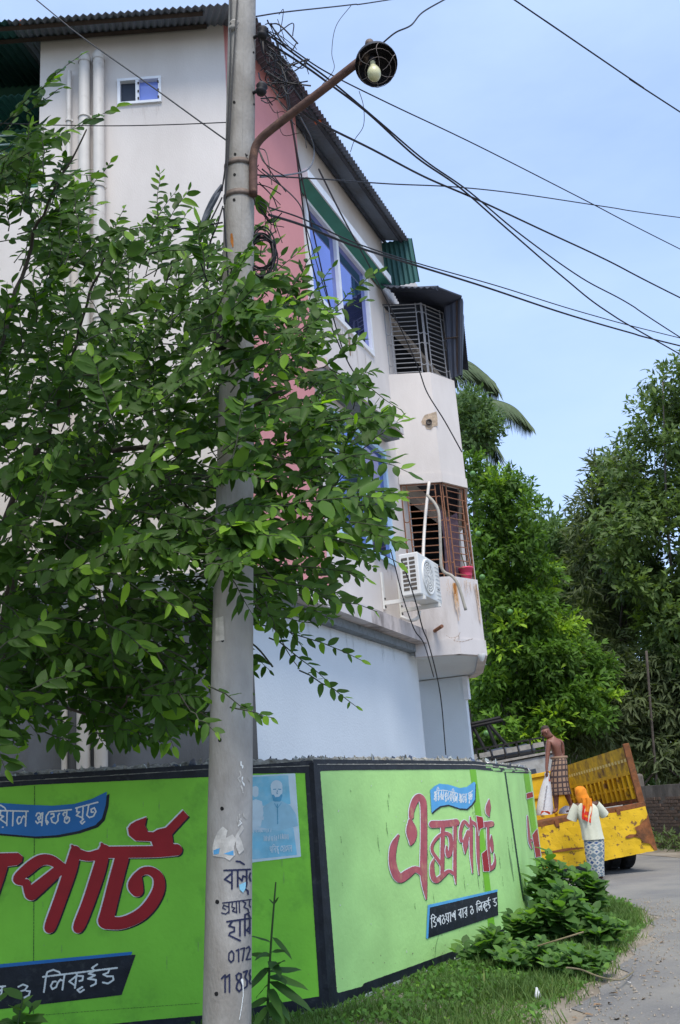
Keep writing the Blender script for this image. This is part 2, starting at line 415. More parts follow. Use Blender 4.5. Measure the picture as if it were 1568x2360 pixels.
# ---- painted borders, plinth
SH = .0035
def wpaint(name, polys, m, surf, off, cell=3.0, strokes=(), **k): return paint(name, list(strokes), polys, m, surf, off, bw, cell=cell, **k)
wpaint('painted_border', [[(-500, 1850), (0, 1790), (476, 1762), (581, 1764), (721, 1752), (721, 1781.5), (703, 1781.6), (581, 1783), (476, 1791), (77, 1809), (0, 1815), (-500, 1872)]], 'black_paint', left_surf, SH)
wpaint('painted_border', [[(-500, 2440), (0, 2387), (350, 2350), (466, 2340), (736, 2296), (703, 1781), (720.5, 1781), (760.5, 2325), (581, 2353), (466, 2372), (0, 2430), (-500, 2480)]], 'black_paint', left_surf, SH)
wpaint('painted_border', [[(720.5, 1750), (944, 1752), (1058, 1754), (1092, 1754), (1166, 1763), (1217, 1770), (1219, 1783), (1164, 1780), (1096, 1773), (944, 1774), (800, 1775), (737.5, 1777), (776.5, 2289), (836, 2273), (837, 2266.6), (957, 2224), (1052.5, 2188.5), (1085.5, 2179), (1144, 2148), (1200, 2120), (1235, 2098), (1237, 2113), (1200, 2142), (1144, 2167.6), (1052.5, 2211), (957, 2243.6), (759, 2323.5)]], 'black_paint', right_surf, SH)
wpaint('plinth', [[(-500, 2480), (0, 2430), (466, 2372), (581, 2353), (761, 2324), (766, 2400), (0, 2600), (-500, 2600)]], 'whitewash', left_surf, SH, cell=6)
wpaint('plinth', [[(759, 2324), (957, 2244), (1052.5, 2211.5), (1144, 2168), (1200, 2142.5), (1237, 2113), (1239, 2180), (1144, 2260), (766, 2420)]], 'whitewash', right_surf, SH, cell=6)
wpaint('painted_stripe', [[(1082.6, 1773.5), (1096.4, 1773.5), (1130, 2041), (1142, 2149), (1126.5, 2156), (1116.5, 2041)]], 'fresh_green', right_surf, SH, cell=2)
wpaint('painted_stripe', [[(1206.4, 1783), (1219, 1784), (1250, 2006), (1259, 2068), (1246, 2074), (1238, 2008)]], 'fresh_green', right_surf, SH, cell=2)
wpaint('painted_line', [], 'dark_green_line', right_surf, SH, cell=.8, strokes=[[(1164, 1780, 3.2), (1201, 2041, 3.6), (1207, 2075, 3.6)]])
wpaint('wall_joint', [], 'dark_green_line', left_surf, SH, cell=.7, strokes=[[(80, 1812, 1.2), (77, 2384, 1.3)]])
wpaint('wall_joint', [], 'dark_green_line', left_surf, SH, cell=.7, strokes=[[(102, 2339, .8), (250, 2327, .7), (460, 2312, .8)]])
# ---- lettering, left section
def C5(x, y): return (x * .40684, y * .40684 + 1658.5)
def C6(x, y): return (x * .32547 + 542.2, y * .32547 + 1690.5)
def C7(x, y): return (x * .21155 + 944.1, y * .21155 + 1690.5)
def C8(x, y): return (x * .38975 + 956.9, y * .38975 + 1850.0)
def ST(fn, k, *pts):
    p = [(*fn(x, y), w * k) for x, y, w in pts]
    return [tuple(q) for q in smooth_path(p, 5)] if len(p) > 2 else p
kk = .40684
big = [ST(C5, kk, (355, 838, 52), (290, 797, 58), (225, 800, 64), (150, 855, 66), (100, 905, 50), (150, 925, 40)),
       ST(C5, kk, (150, 925, 45), (165, 975, 55), (180, 985, 70)), ST(C5, kk, (338, 850, 60), (180, 985, 78)),
       ST(C5, kk, (428, 745, 60), (400, 850, 72), (345, 1010, 70), (288, 1165, 66), (278, 1185, 30)),
       ST(C5, kk, (440, 760, 60), (500, 775, 52), (560, 765, 60)),
       ST(C5, kk, (592, 740, 64), (560, 860, 74), (500, 1040, 70), (450, 1165, 66), (440, 1190, 30)),
       ST(C5, kk, (600, 752, 66), (760, 750, 66), (880, 748, 66), (1000, 738, 66)),
       ST(C5, kk, (690, 790, 78), (660, 900, 80), (620, 1060, 82), (600, 1140, 88)),
       ST(C5, kk, (605, 1148, 78), (690, 1152, 70), (790, 1110, 72), (860, 1040, 72), (900, 960, 68), (898, 895, 60), (860, 860, 50), (815, 858, 44), (775, 885, 40)),
       ST(C5, kk, (775, 900, 60), (768, 940, 86), (778, 968, 70)),
       ST(C5, kk, (410, 715, 14), (425, 740, 40)), ST(C5, kk, (578, 705, 16), (592, 740, 50))]
bigp = [[C5(*p) for p in [(0, 757), (105, 755), (130, 775), (125, 805), (100, 825), (45, 832), (25, 900), (-30, 1060), (-400, 1060), (-400, 757)]],
        [C5(*p) for p in [(770, 575), (832, 552), (822, 600), (840, 636), (870, 638), (895, 622), (940, 612), (1038, 513), (1069, 548), (975, 650), (982, 702), (1005, 712), (870, 725), (858, 690), (770, 686), (732, 655), (725, 615), (742, 592)]]]
paint('letter_shadow', big, bigp, 'black_paint', left_surf, .005, bw, grow=.5, shift=(2.8, 2.6))
paint('letter_outline', big, bigp, 'white_paint', left_surf, .0065, bw, grow=1.7, shift=(-1.9, -.6))
paint('big_lettering', big, bigp, 'red_paint', left_surf, .008, bw, label='large dark red painted letters with pale outline')
# ribbon and label, left section
rib = [C5(*p) for p in [(-900, 380), (-400, 440), (0, 472), (150, 482), (300, 488), (420, 478), (520, 450), (606, 408), (600, 480), (578, 560), (540, 598), (440, 632), (320, 655), (200, 662), (0, 645), (-400, 610), (-900, 540)]]
paint('ribbon_shadow', [], [rib], 'black_paint', left_surf, .005, bw, shift=(6.5, 5), cell=2)
paint('blue_ribbon', [], [rib], 'blue_paint', left_surf, .0065, bw, cell=2, label='blue painted ribbon with white lettering')
lab = [C5(*p) for p in [(-900, 1520), (0, 1400), (770, 1330), (690, 1560), (0, 1640), (-900, 1750)]]
lab2 = [C5(*p) for p in [(-900, 1495), (0, 1385), (750, 1314), (745, 1332), (0, 1405), (-900, 1522)]]
paint('black_label', [], [lab], 'black_paint', left_surf, .005, bw, cell=2)
paint('label_edge', [], [lab2], 'blue_paint', left_surf, .0065, bw, cell=1.5)
# ---- a stroke alphabet for the small hand-painted words (head line at 1, foot at 0)
G = {
 'e': (.72, [[(.05, .8), (.12, .98), (.3, 1.0), (.42, .85), (.42, .55), (.3, .45), (.2, .6), (.3, .72)], [(.42, .9), (.58, .98), (.58, 0)], [(.58, .2), (.4, .32), (.2, .2), (.05, .38)]]),
 'nt': (.85, [[(0, 1), (.85, 1)], [(.5, 1), (.5, .55)], [(.5, .78), (.3, .85), (.18, .72), (.28, .6)], [(.5, .55), (.36, .4), (.36, .1), (.55, -.02), (.75, .12), (.75, .38), (.6, .46), (.52, .32)]]),
 'i': (.3, [[(0, 1), (.3, 1)], [(.15, 1), (.15, 0)], [(.15, 1), (.18, 1.28), (.45, 1.38), (.75, 1.2), (.85, 1.0)]]),
 'b': (.62, [[(0, 1), (.62, 1)], [(.5, 1), (.5, 0)], [(.5, .78), (.1, .45), (.5, .15)]]),
 'ya': (.6, [[(0, .55), (.1, .2), (.25, .02), (.36, .3)], [(.1, 1), (.6, 1)], [(.42, 1), (.42, 0)]]),
 'kt': (.85, [[(0, 1), (.85, 1)], [(.4, 1), (.4, .2)], [(.4, .8), (.08, .5), (.4, .22)], [(.4, .8), (.72, .72), (.72, .42), (.6, .4)], [(.4, .2), (.35, -.05), (.55, -.15), (.75, 0), (.7, .2)]]),
 'E': (.32, [[(.3, 1), (.1, .72), (.08, .35), (.2, .05), (.3, .2), (.18, .34)]]),
 'r': (.62, [[(0, 1), (.62, 1)], [(.5, 1), (.5, 0)], [(.5, .78), (.1, .45), (.5, .15)], [(.2, -.12), (.25, -.12)]]),
 'Y': (.66, [[(0, 1), (.66, 1)], [(.54, 1), (.54, 0)], [(.1, 1), (.08, .7), (.3, .62), (.08, .42), (.54, .12)], [(.25, -.12), (.3, -.12)]]),
 'y': (.66, [[(0, 1), (.66, 1)], [(.54, 1), (.54, 0)], [(.1, 1), (.08, .7), (.3, .62), (.08, .42), (.54, .12)]]),
 'a': (.34, [[(0, 1), (.34, 1)], [(.2, 1), (.2, 0)]]),
 'l': (.78, [[(0, 1), (.78, 1)], [(.66, 1), (.66, 0)], [(.66, .55), (.5, .68), (.38, .5), (.34, .22), (.16, .12), (.06, .35), (.14, .6), (.28, .6)]]),
 'j': (.8, [[(0, 1), (.8, 1)], [(.08, .82), (.3, .82), (.34, .6), (.1, .5), (.22, .18), (.5, .06), (.7, .25), (.66, .62), (.78, .8)]]),
 'u': (0, [[(-.12, 0), (-.34, -.16), (-.2, -.34), (-.02, -.2)]]),
 'kT': (.85, [[(0, 1), (.85, 1)], [(.2, 1), (.16, .55), (.1, .25), (.3, .02), (.6, .05), (.76, .35), (.62, .66), (.4, .6), (.42, .38), (.58, .36)]]),
 'D': (.7, [[(0, 1), (.7, 1)], [(.35, 1), (.3, .74), (.08, .66), (.28, .5), (.56, .46), (.62, .2), (.38, 0), (.12, .12)]]),
 'sh': (.8, [[(.14, .82), (.04, .62), (.2, .45), (.32, .66), (.42, .86), (.56, .66), (.44, .46), (.6, .28)], [(.7, 1), (.7, 0)], [(.58, 1), (.8, 1)]]),
 'o': (.74, [[(.1, .86), (.3, 1), (.52, .84), (.42, .58), (.2, .5), (.12, .2), (.36, 0), (.64, .14), (.66, .46), (.5, .5)]]),
 'k': (.8, [[(0, 1), (.8, 1)], [(.4, 1), (.4, 0)], [(.4, .8), (.08, .48), (.4, .15)], [(.4, .8), (.72, .72), (.72, .45), (.58, .42)]]),
 'I': (.66, [[(0, 1), (.66, 1)], [(.36, 1), (.1, .84), (.42, .68), (.1, .5), (.5, .36), (.52, .1), (.3, -.02)], [(.36, 1), (.22, 1.2), (.45, 1.4)]]),
 'm': (.66, [[(0, 1), (.66, 1)], [(.54, 1), (.54, 0)], [(.1, 1), (.1, .4), (.25, .3), (.54, .5)]]),
 'h': (.66, [[(0, 1), (.66, 1)], [(.3, 1), (.1, .8), (.5, .7), (.55, .5), (.2, .35), (.6, -.05)]]),
 's': (.75, [[(0, 1), (.75, 1)], [(.62, 1), (.62, 0)], [(.1, 1), (.1, .62), (.3, .6), (.1, .35), (.62, .3)]]),
 'n': (.66, [[(0, 1), (.66, 1)], [(.54, 1), (.54, 0)], [(.54, .6), (.3, .7), (.12, .5), (.28, .36)]]),
 ' ': (.35, [])}
def write(seq, ends, heights, w, top_only=False):
    # seq of glyph keys between two foot points; heights at both ends (vectors towards the head line)
    tw = sum(G[g][0] + (.08 if G[g][0] else 0) for g in seq); st = []; x = 0
    (p0, p1) = ends if not callable(ends) else (None, None)
    for g in seq:
        wd, gl = G[g]
        for s_ in gl:
            r = []
            for gx, gy in s_:
                u = (x + gx) / tw
                if callable(ends): (fx, fy), (hx, hy) = ends(u)
                else:
                    fx, fy = p0[0] + (p1[0] - p0[0]) * u, p0[1] + (p1[1] - p0[1]) * u
                    hx, hy = [heights[0][k] * (1 - u) + heights[1][k] * u for k in (0, 1)]
                r.append((fx + hx * gy, fy + hy * gy, w))
            st.append(r)
        x += wd + (.08 if wd else 0)
    return st
def curve_base(pts, h0, h1):
    P = smooth_path(pts, 8); n = len(P) - 1
    def f(u):
        k = min(n - 1e-6, max(0, u * n)); i = int(k); t = k - i; q = P[i] * (1 - t) + P[i + 1] * t
        return (q[0], q[1]), (h0[0] * (1 - u) + h1[0] * u, h0[1] * (1 - u) + h1[1] * u)
    return f
t1 = write(['r', 'i', 'Y', 'a', 'l'], (C5(-95, 597), C5(162, 603)), ((0, -34), (2, -34)), 3.4)
t2 = write(['e', 'E', 'j', 'nt'], (C5(198, 604), C5(405, 583)), ((2, -30), (2, -30)), 3.4)
t3 = write(['y', 'u', 'kT'], (C5(425, 575), C5(556, 545)), ((2, -30), (2, -32)), 3.4)
paint('ribbon_lettering', t1 + t2 + t3, [], 'white_paint', left_surf, .008, bw, cell=.8)
t4 = write(['r', ' ', 'o'], (C5(-60, 1595), C5(185, 1572)), ((5, -32), (5, -32)), 4.0) + write(['i', 'l', 'k', 'u', 'I', 'D'], (C5(232, 1545), C5(660, 1488)), ((5, -36), (5, -34)), 4.2)
paint('label_lettering', t4, [], 'white_paint', left_surf, .0065, bw, cell=.8)
# ---- lettering, right section
k6, k7 = .32547, .21155
ek = [ST(C6, k6, (1243, 590, 34), (1246, 545, 38), (1268, 480, 46), (1298, 452, 50), (1325, 480, 48), (1332, 560, 46), (1332, 760, 46), (1330, 960, 50), (1338, 1080, 36), (1350, 1172, 8)),
      ST(C6, k6, (1236, 620, 30), (1245, 690, 76), (1248, 750, 50), (1240, 785, 16)),
      ST(C6, k6, (1152, 722, 16), (1120, 790, 46), (1108, 880, 50), (1122, 965, 56), (1160, 1025, 62), (1215, 995, 60), (1270, 962, 44), (1325, 985, 50)),
      ST(C7, k7, (245, 990, 78), (380, 985, 74), (500, 970, 74)), ST(C7, k7, (357, 1020, 42), (352, 1300, 44), (350, 1540, 40)),
      ST(C7, k7, (370, 1085, 34), (300, 1130, 34), (242, 1215, 30), (245, 1290, 34), (300, 1370, 36), (345, 1440, 30)),
      ST(C7, k7, (370, 1085, 36), (430, 1110, 46), (448, 1190, 44), (440, 1290, 44), (415, 1335, 36), (400, 1280, 34), (398, 1225, 12)),
      ST(C7, k7, (490, 1010, 36), (488, 1300, 34), (488, 1500, 34), (500, 1640, 8)),
      ST(C7, k7, (262, 1365, 14), (240, 1440, 44), (248, 1550, 56), (285, 1600, 60), (350, 1555, 50), (420, 1500, 36), (480, 1530, 36)),
      ST(C7, k7, (640, 1010, 30), (590, 962, 36), (555, 1040, 34), (550, 1130, 36), (560, 1170, 40)), ST(C7, k7, (632, 1070, 34), (605, 1190, 60), (600, 1310, 8)),
      ST(C7, k7, (655, 910, 10), (664, 1000, 34), (666, 1300, 32), (682, 1520, 10)), ST(C7, k7, (672, 960, 30), (705, 985, 34), (735, 1020, 34)),
      ST(C7, k7, (735, 1000, 36), (740, 1300, 34), (752, 1540, 8)),
      ST(C7, k7, (750, 1000, 60), (885, 985, 62)), ST(C7, k7, (848, 1010, 26), (856, 1250, 28), (866, 1440, 30)),
      ST(C7, k7, (866, 1470, 60), (905, 1450, 42), (926, 1390, 22), (920, 1310, 8)), ST(C7, k7, (885, 1110, 10), (886, 1190, 40), (896, 1270, 26), (893, 1295, 8)),
      ST(C7, k7, (862, 720, 10), (852, 800, 52), (848, 860, 44), (864, 905, 8)),
      ST(C7, k7, (1280, 900, 10), (1290, 1040, 20), (1305, 1180, 26), (1326, 1250, 14)), ST(C7, k7, (1300, 1150, 16), (1330, 1165, 24))]
paint('letter_shadow', ek, [], 'black_paint', right_surf, .005, bw, grow=.3, shift=(1.0, 1.5), cell=1)
paint('letter_outline', ek, [], 'white_paint', right_surf, .0065, bw, grow=1.0, shift=(-.9, -.6), cell=1)
paint('big_lettering', ek, [], 'faded_red', right_surf, .008, bw, cell=1, label='large faded red painted letters')
fr = [[C7(*p) for p in q] for q in ([(720, 898), (790, 915), (803, 1022), (760, 1040), (748, 1110)], [(780, 1310), (836, 1262), (864, 1500), (800, 1503)], [(1266, 655), (1334, 637), (1341, 690), (1272, 712)], [(1332, 1105), (1386, 1036), (1424, 1338), (1370, 1350)])]
paint('letter_outline', [], fr, 'white_paint', right_surf, .0085, bw, grow=1.1, cell=.8)
paint('fresh_lettering', [], fr, 'red_paint', right_surf, .0098, bw, cell=.8, label='bright red patches of the letters inside the fresh stripes')
rb = [C7(*p) for p in [(220, 620), (265, 575), (320, 547), (420, 557), (540, 595), (620, 582), (695, 527), (712, 535), (708, 720), (670, 775), (620, 820), (540, 815), (420, 775), (330, 790), (275, 828), (235, 868)]]
paint('ribbon_shadow', [], [rb], 'black_paint', right_surf, .005, bw, shift=(2.2, 3.6), cell=1)
paint('blue_ribbon', [], [rb], 'sky_blue_paint', right_surf, .0065, bw, cell=1, label='small light blue painted ribbon')
t5 = write(['e', 'i', 'nt', 'b', 'ya', 'kt', 'E', 'r', 'i', 'Y', 'a', 'l', ' ', 'e', 'E', 'j', 'nt', ' ', 'y', 'u', 'kT'], curve_base([C7(255, 745), C7(340, 722), (C7(440, 735)), C7(520, 752), C7(600, 755), C7(678, 712)], (1.5, -23), (1.5, -19)), None, 1.5)
paint('ribbon_lettering', t5, [], 'white_paint', right_surf, .008, bw, cell=.5)
lb = [C8(*p) for p in [(75, 612), (484, 522), (490, 665), (65, 805)]]
lb2 = [C8(*p) for p in [(62, 800), (72, 605), (486, 512), (484, 526), (84, 620), (74, 806)]]
paint('black_label', [], [lb], 'black_paint', right_surf, .005, bw, cell=1)
paint('label_edge', [], [lb2], 'sky_blue_paint', right_surf, .0065, bw, cell=.8)
t6 = write(['i', 'D', 'sh', 'o', 'Y', 'a', 'sh', ' ', 'b', 'a', 'r', ' ', 'o', ' ', 'i', 'l', 'k', 'u', 'I', ' ', 'D'], (C8(92, 742), C8(484, 606)), ((-1, -22), (-1, -17)), 1.9)
paint('label_lettering', t6, [], 'white_paint', right_surf, .0065, bw, cell=.5)
be = [C7(*p) for p in [(1395, 1545), (1444, 1510), (1465, 1650), (1408, 1690)]]
paint('black_label', [], [be], 'black_paint', right_surf, .0065, bw, cell=.8)
paint('label_edge', [], [[C7(*p) for p in [(1393, 1545), (1442, 1510), (1446, 1538), (1397, 1575)]]], 'sky_blue_paint', right_surf, .0085, bw, cell=.8)

# ---- mud specks, scuffs and drips on the painted wall
mat('mud', (0.20, 0.17, 0.11), .95, .3, 30); mat('green_scuff', (0.20, 0.34, 0.13), .8, .2, 20); mat('pale_chip', (0.62, 0.70, 0.52), .8, .1, 20)
_wr = random.Random(77); sp = []; sc = []; ch_ = []; spl = []; scl = []
for k in range(40):
    x = _wr.uniform(765, 1140); yb = np.interp(x, [765, 957, 1144], [2300, 2225, 2150]); y = yb - abs(_wr.gauss(0, 34)); sp.append([(x, y, _wr.uniform(.6, 1.6)), (x + _wr.uniform(-1, 1), y + _wr.uniform(0, 3), _wr.uniform(.4, 1.0))])
for k in range(30):
    x = _wr.uniform(0, 735); yb = np.interp(x, [0, 350, 736], [2385, 2350, 2296]); y = yb - abs(_wr.gauss(0, 34)); spl.append([(x, y, _wr.uniform(.6, 1.6)), (x + _wr.uniform(-1, 1), y + _wr.uniform(0, 3), _wr.uniform(.4, 1.0))])
for k in range(26):
    x, y = _wr.uniform(780, 1190), _wr.uniform(1800, 2120); L = _wr.uniform(6, 40); sc.append([(x, y, .5), (x + L * .06 + _wr.uniform(-1, 1), y + L * .5, _wr.uniform(.7, 1.5)), (x + L * .12, y + L, .4)])
for k in range(20):
    x, y = _wr.uniform(10, 690), _wr.uniform(1830, 2280); L = _wr.uniform(6, 40); scl.append([(x, y, .5), (x + _wr.uniform(-1, 1), y + L * .5, _wr.uniform(.7, 1.5)), (x, y + L, .4)])
for k in range(22):
    x, y = _wr.uniform(780, 1100), _wr.uniform(1790, 2230); ch_.append([(x, y, _wr.uniform(1.2, 3)), (x + _wr.uniform(-2, 2), y + _wr.uniform(0, 4), _wr.uniform(.8, 2.4))])
sc += [[(1172, 1955, 1), (1178, 1990, 4), (1184, 2030, 1)], [(1012, 2150, .8), (1004, 2180, 1.4), (1002, 2205, .8)]]
for nm_, st_, m_, sf_ in (('mud_splash', sp, 'mud', right_surf), ('mud_splash', spl, 'mud', left_surf), ('scuff_marks', sc, 'green_scuff', right_surf), ('scuff_marks', scl, 'green_scuff', left_surf), ('paint_chips', ch_, 'pale_chip', right_surf)):
    o_ = paint(nm_, st_, [], m_, sf_, .0042, bw, cell=.7); o_['kind'] = 'stuff'
# ================================================================ the house behind the wall
mat('cream_plaster', (0.68, 0.63, 0.59), .9, .04, 1.2, .25, 90, stain=(.55, .50, .46), stain_scale=1.3, stain_amt=.40, hard=.5, stretch=(1, 1, .35))
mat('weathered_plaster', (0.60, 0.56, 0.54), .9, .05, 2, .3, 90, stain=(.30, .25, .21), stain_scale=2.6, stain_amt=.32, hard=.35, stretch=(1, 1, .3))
mat('pink_plaster', (0.64, 0.275, 0.27), .9, .05, 2, .25, 90)
mat('grey_blue_plaster', (0.70, 0.75, 0.78), .9, .05, .8, .35, 40, stain=(.62, .67, .70), stain_scale=1.1, stain_amt=.42, hard=.6)
mat('shaded_base_plaster', (0.15, 0.165, 0.19), .9, .15, 2, .25, 60, stain=(.08, .085, .09), stain_scale=1.6, stain_amt=.45, hard=.4, stretch=(1, 1, .4))  # deep shade at the lower left, put into the base wall's colour
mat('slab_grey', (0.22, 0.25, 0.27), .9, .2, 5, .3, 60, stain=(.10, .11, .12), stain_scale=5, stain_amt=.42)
mat('mouldy_fascia', (0.52, 0.46, 0.43), .95, .15, 8, .4, 60, stain=(.13, .11, .10), stain_scale=2.4, stain_amt=.40, hard=.22, stretch=(1, 1, .5))
mat('rust_stain', (0.34, 0.12, 0.02), .9, .35, 14)
mat('brown_stain', (0.30, 0.20, 0.13), .9, .35, 14)
mat('tin_grey', (0.23, 0.27, 0.33), .55, .2, 4, .15, 30, metal=.2, stain=(.12, .115, .12), stain_scale=2, stain_amt=.45, hard=.4)
mat('tin_navy', (0.085, 0.10, 0.135), .55, .2, 4, .15, 30, metal=.2, stain=(.05, .055, .07), stain_scale=2, stain_amt=.45, hard=.4)
mat('tin_green', (0.045, 0.14, 0.13), .55, .2, 4, .15, 30, metal=.15, stain=(.03, .075, .075), stain_scale=2, stain_amt=.4, hard=.4)
mat('green_trim', (0.05, 0.20, 0.15), .6, .12, 4)
mat('lamp_black0', (0.05, 0.055, 0.07), .8, .3, 8)
mat('dark_wood', (0.05, 0.035, 0.028), .8, .3, 8)
mat('orange_tip', (0.55, 0.14, 0.05), .7, .1, 6)
mat('blue_glass', (0.19, 0.24, 0.58), .04, .15, 1.2, metal=.9, spec=.9)
mat('blue_film', (0.20, 0.28, 0.72), .1, .2, 1.0, metal=.0, spec=.7)
mat('white_frame', (0.76, 0.77, 0.79), .45, .05, 8)
mat('pale_blue_frame', (0.42, 0.60, 0.74), .5, .05, 8)
mat('grille_paint', (0.27, 0.27, 0.28), .5, .15, 20, metal=.1)
mat('grille_green', (0.42, 0.50, 0.46), .5, .15, 20)
mat('rusty_grille', (0.25, 0.115, 0.065), .8, .3, 25)
mat('pvc', (0.60, 0.56, 0.51), .45, .05, 6, stain=(.45, .41, .37), stain_scale=4, stain_amt=.35)
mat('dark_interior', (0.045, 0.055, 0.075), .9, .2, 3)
mat('green_wall', (0.09, 0.24, 0.17), .8, .15, 3)
mat('steel_bolt', (0.05, 0.045, 0.045), .6)
FA = math.radians(22); FD = np.array([math.sin(FA), math.cos(FA)]); FN = np.array([math.cos(FA), -math.sin(FA)]); P0 = np.array([-1.0, 10.0])
def fw(t, n, z): q = P0 + FD * t + FN * n; return (q[0], q[1], z)
def ftz(x, y, n=0.0):
    q0 = P0 + FN * n; p = at_plane(x, y, q0, FD); return float((p[:2] - q0) @ FD), float(p[2])
house = thing('apartment_house', 'three storey house with cream and pink walls and a corrugated tin roof', 'house', (*P0, 0))
ZT = 11.12
def holed_wall(mb, fmap, t0, t1, z0, z1, holes, depth=.14):
    ts = sorted({t0, t1, *[h[0] for h in holes], *[h[1] for h in holes]}); zs = sorted({z0, z1, *[h[2] for h in holes], *[h[3] for h in holes]})
    for a, b in zip(ts[:-1], ts[1:]):
        for c, d in zip(zs[:-1], zs[1:]):
            if any(h[0] <= a and b <= h[1] and h[2] <= c and d <= h[3] for h in holes): continue
            mb.poly([fmap(a, 0, c), fmap(b, 0, c), fmap(b, 0, d), fmap(a, 0, d)])
    for a, b, c, d in holes:
        mb.poly([fmap(a, 0, c), fmap(a, -depth, c), fmap(b, -depth, c), fmap(b, 0, c)]); mb.poly([fmap(a, 0, d), fmap(b, 0, d), fmap(b, -depth, d), fmap(a, -depth, d)])
        mb.poly([fmap(a, 0, c), fmap(a, 0, d), fmap(a, -depth, d), fmap(a, -depth, c)]); mb.poly([fmap(b, 0, c), fmap(b, -depth, c), fmap(b, -depth, d), fmap(b, 0, d)])
def lf(x, n, z): return (x, 10.0 - n, z)              # front (left) face: n towards the road
BW = (-2.335, -1.795, 9.93, 10.31)
mb = MB(); mb.poly([(-3.3, 10, 0), (-1, 10, 0), (-1, 10, 3.7), (-3.3, 10, 3.7)]); mb.build('front_base_wall', 'shaded_base_plaster', house)
mb = MB(); holed_wall(mb, lf, -3.3, -1.0, 3.7, ZT, [BW]); mb.poly([(-3.3, 10, 0), (-3.3, 10, ZT), (-3.3, 13, ZT), (-3.3, 13, 0)]); mb.build('front_wall', 'cream_plaster', house)
W2 = (2.2, 4.6, 8.33, 9.87); W1 = (2.6, 4.7, 4.9, 6.75)
mb = MB(); holed_wall(mb, fw, 0, 9.5, 3.9, ZT, [W2, W1, (5.75, 8.7, 7.35, 9.5), (5.75, 8.7, 4.3, 6.35)], .16); mb.build('side_wall', 'cream_plaster', house)
# dark rooms behind the openings
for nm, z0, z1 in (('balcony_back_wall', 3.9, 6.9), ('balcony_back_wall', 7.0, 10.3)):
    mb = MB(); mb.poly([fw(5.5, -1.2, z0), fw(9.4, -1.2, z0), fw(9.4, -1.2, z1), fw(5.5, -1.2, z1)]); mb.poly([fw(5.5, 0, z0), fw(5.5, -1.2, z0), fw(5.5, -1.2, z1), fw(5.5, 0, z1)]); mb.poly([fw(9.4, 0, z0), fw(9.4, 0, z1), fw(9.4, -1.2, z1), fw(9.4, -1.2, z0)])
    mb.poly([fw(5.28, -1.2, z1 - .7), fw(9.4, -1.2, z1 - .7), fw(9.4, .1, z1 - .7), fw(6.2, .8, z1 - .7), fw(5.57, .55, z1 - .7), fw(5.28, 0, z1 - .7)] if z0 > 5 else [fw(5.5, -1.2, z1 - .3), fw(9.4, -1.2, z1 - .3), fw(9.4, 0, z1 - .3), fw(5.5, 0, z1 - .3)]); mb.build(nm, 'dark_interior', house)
# ground floor: curved grey-blue wall
mb = MB(); gp = [(-.02, -.1)] + [(t, -.12) for t in np.linspace(.5, 5.6, 12)] + [(5.6 + .55 * math.sin(a), -.67 + .55 * math.cos(a)) for a in np.linspace(.15, 1.57, 8)] + [(6.15, -1.6)]
for (a, b), (c, d) in zip(gp[:-1], gp[1:]): mb.poly([fw(a, b, 0), fw(c, d, 0), fw(c, d, 3.78), fw(a, b, 3.78)])
mb.build('ground_floor_wall', 'grey_blue_plaster', house, smooth=True)
mb = MB(); mb.prism([fw(8.6, -1.6, 0)[:2], fw(8.6, -.22, 0)[:2], fw(8.75, -.22, 0)[:2], fw(8.75, -1.6, 0)[:2]], 0, 3.62); mb.build('return_wall', 'grey_blue_plaster', house)
mb = MB(); mb.prism([fw(8.58, -.24, 0)[:2], fw(8.58, -.15, 0)[:2], fw(8.72, -.15, 0)[:2], fw(8.72, -.24, 0)[:2]], 3.2, 3.62); mb.build('wall_edge', 'white_frame', house)
# first-floor slab and its fascia
mb = MB(); mb.prism([fw(-.05, -.6, 0)[:2], fw(-.05, .02, 0)[:2], fw(5.5, .02, 0)[:2], fw(5.5, -.6, 0)[:2]][::-1], 3.68, 3.80); mb.build('slab', 'slab_grey', house)
for _a, _b, _m in ((.0, 3.0, 'weathered_plaster'), (3.0, 5.32, 'mouldy_fascia')):
    mb = MB(); mb.prism([fw(_a, -.5, 0)[:2], fw(_a, .20, 0)[:2], fw(_b, .20, 0)[:2], fw(_b, -.5, 0)[:2]][::-1], 3.79, 4.0); mb.build('slab_fascia', _m, house)
mb = MB(); mb.prism([(-3.32, 10.4), (-3.32, 9.85), (-.9, 9.85), (-.9, 10.4)], 3.68, 3.95); mb.build('slab', 'slab_grey', house)
# pink panel
mb = MB(); mb.prism([fw(.02, -.1, 0)[:2], fw(.02, .10, 0)[:2], fw(1.88, .10, 0)[:2], fw(1.88, -.1, 0)[:2]][::-1], 4.03, ZT - .01); mb.build('pink_panel', 'pink_plaster', house, label='tall pink plastered panel beside the corner')
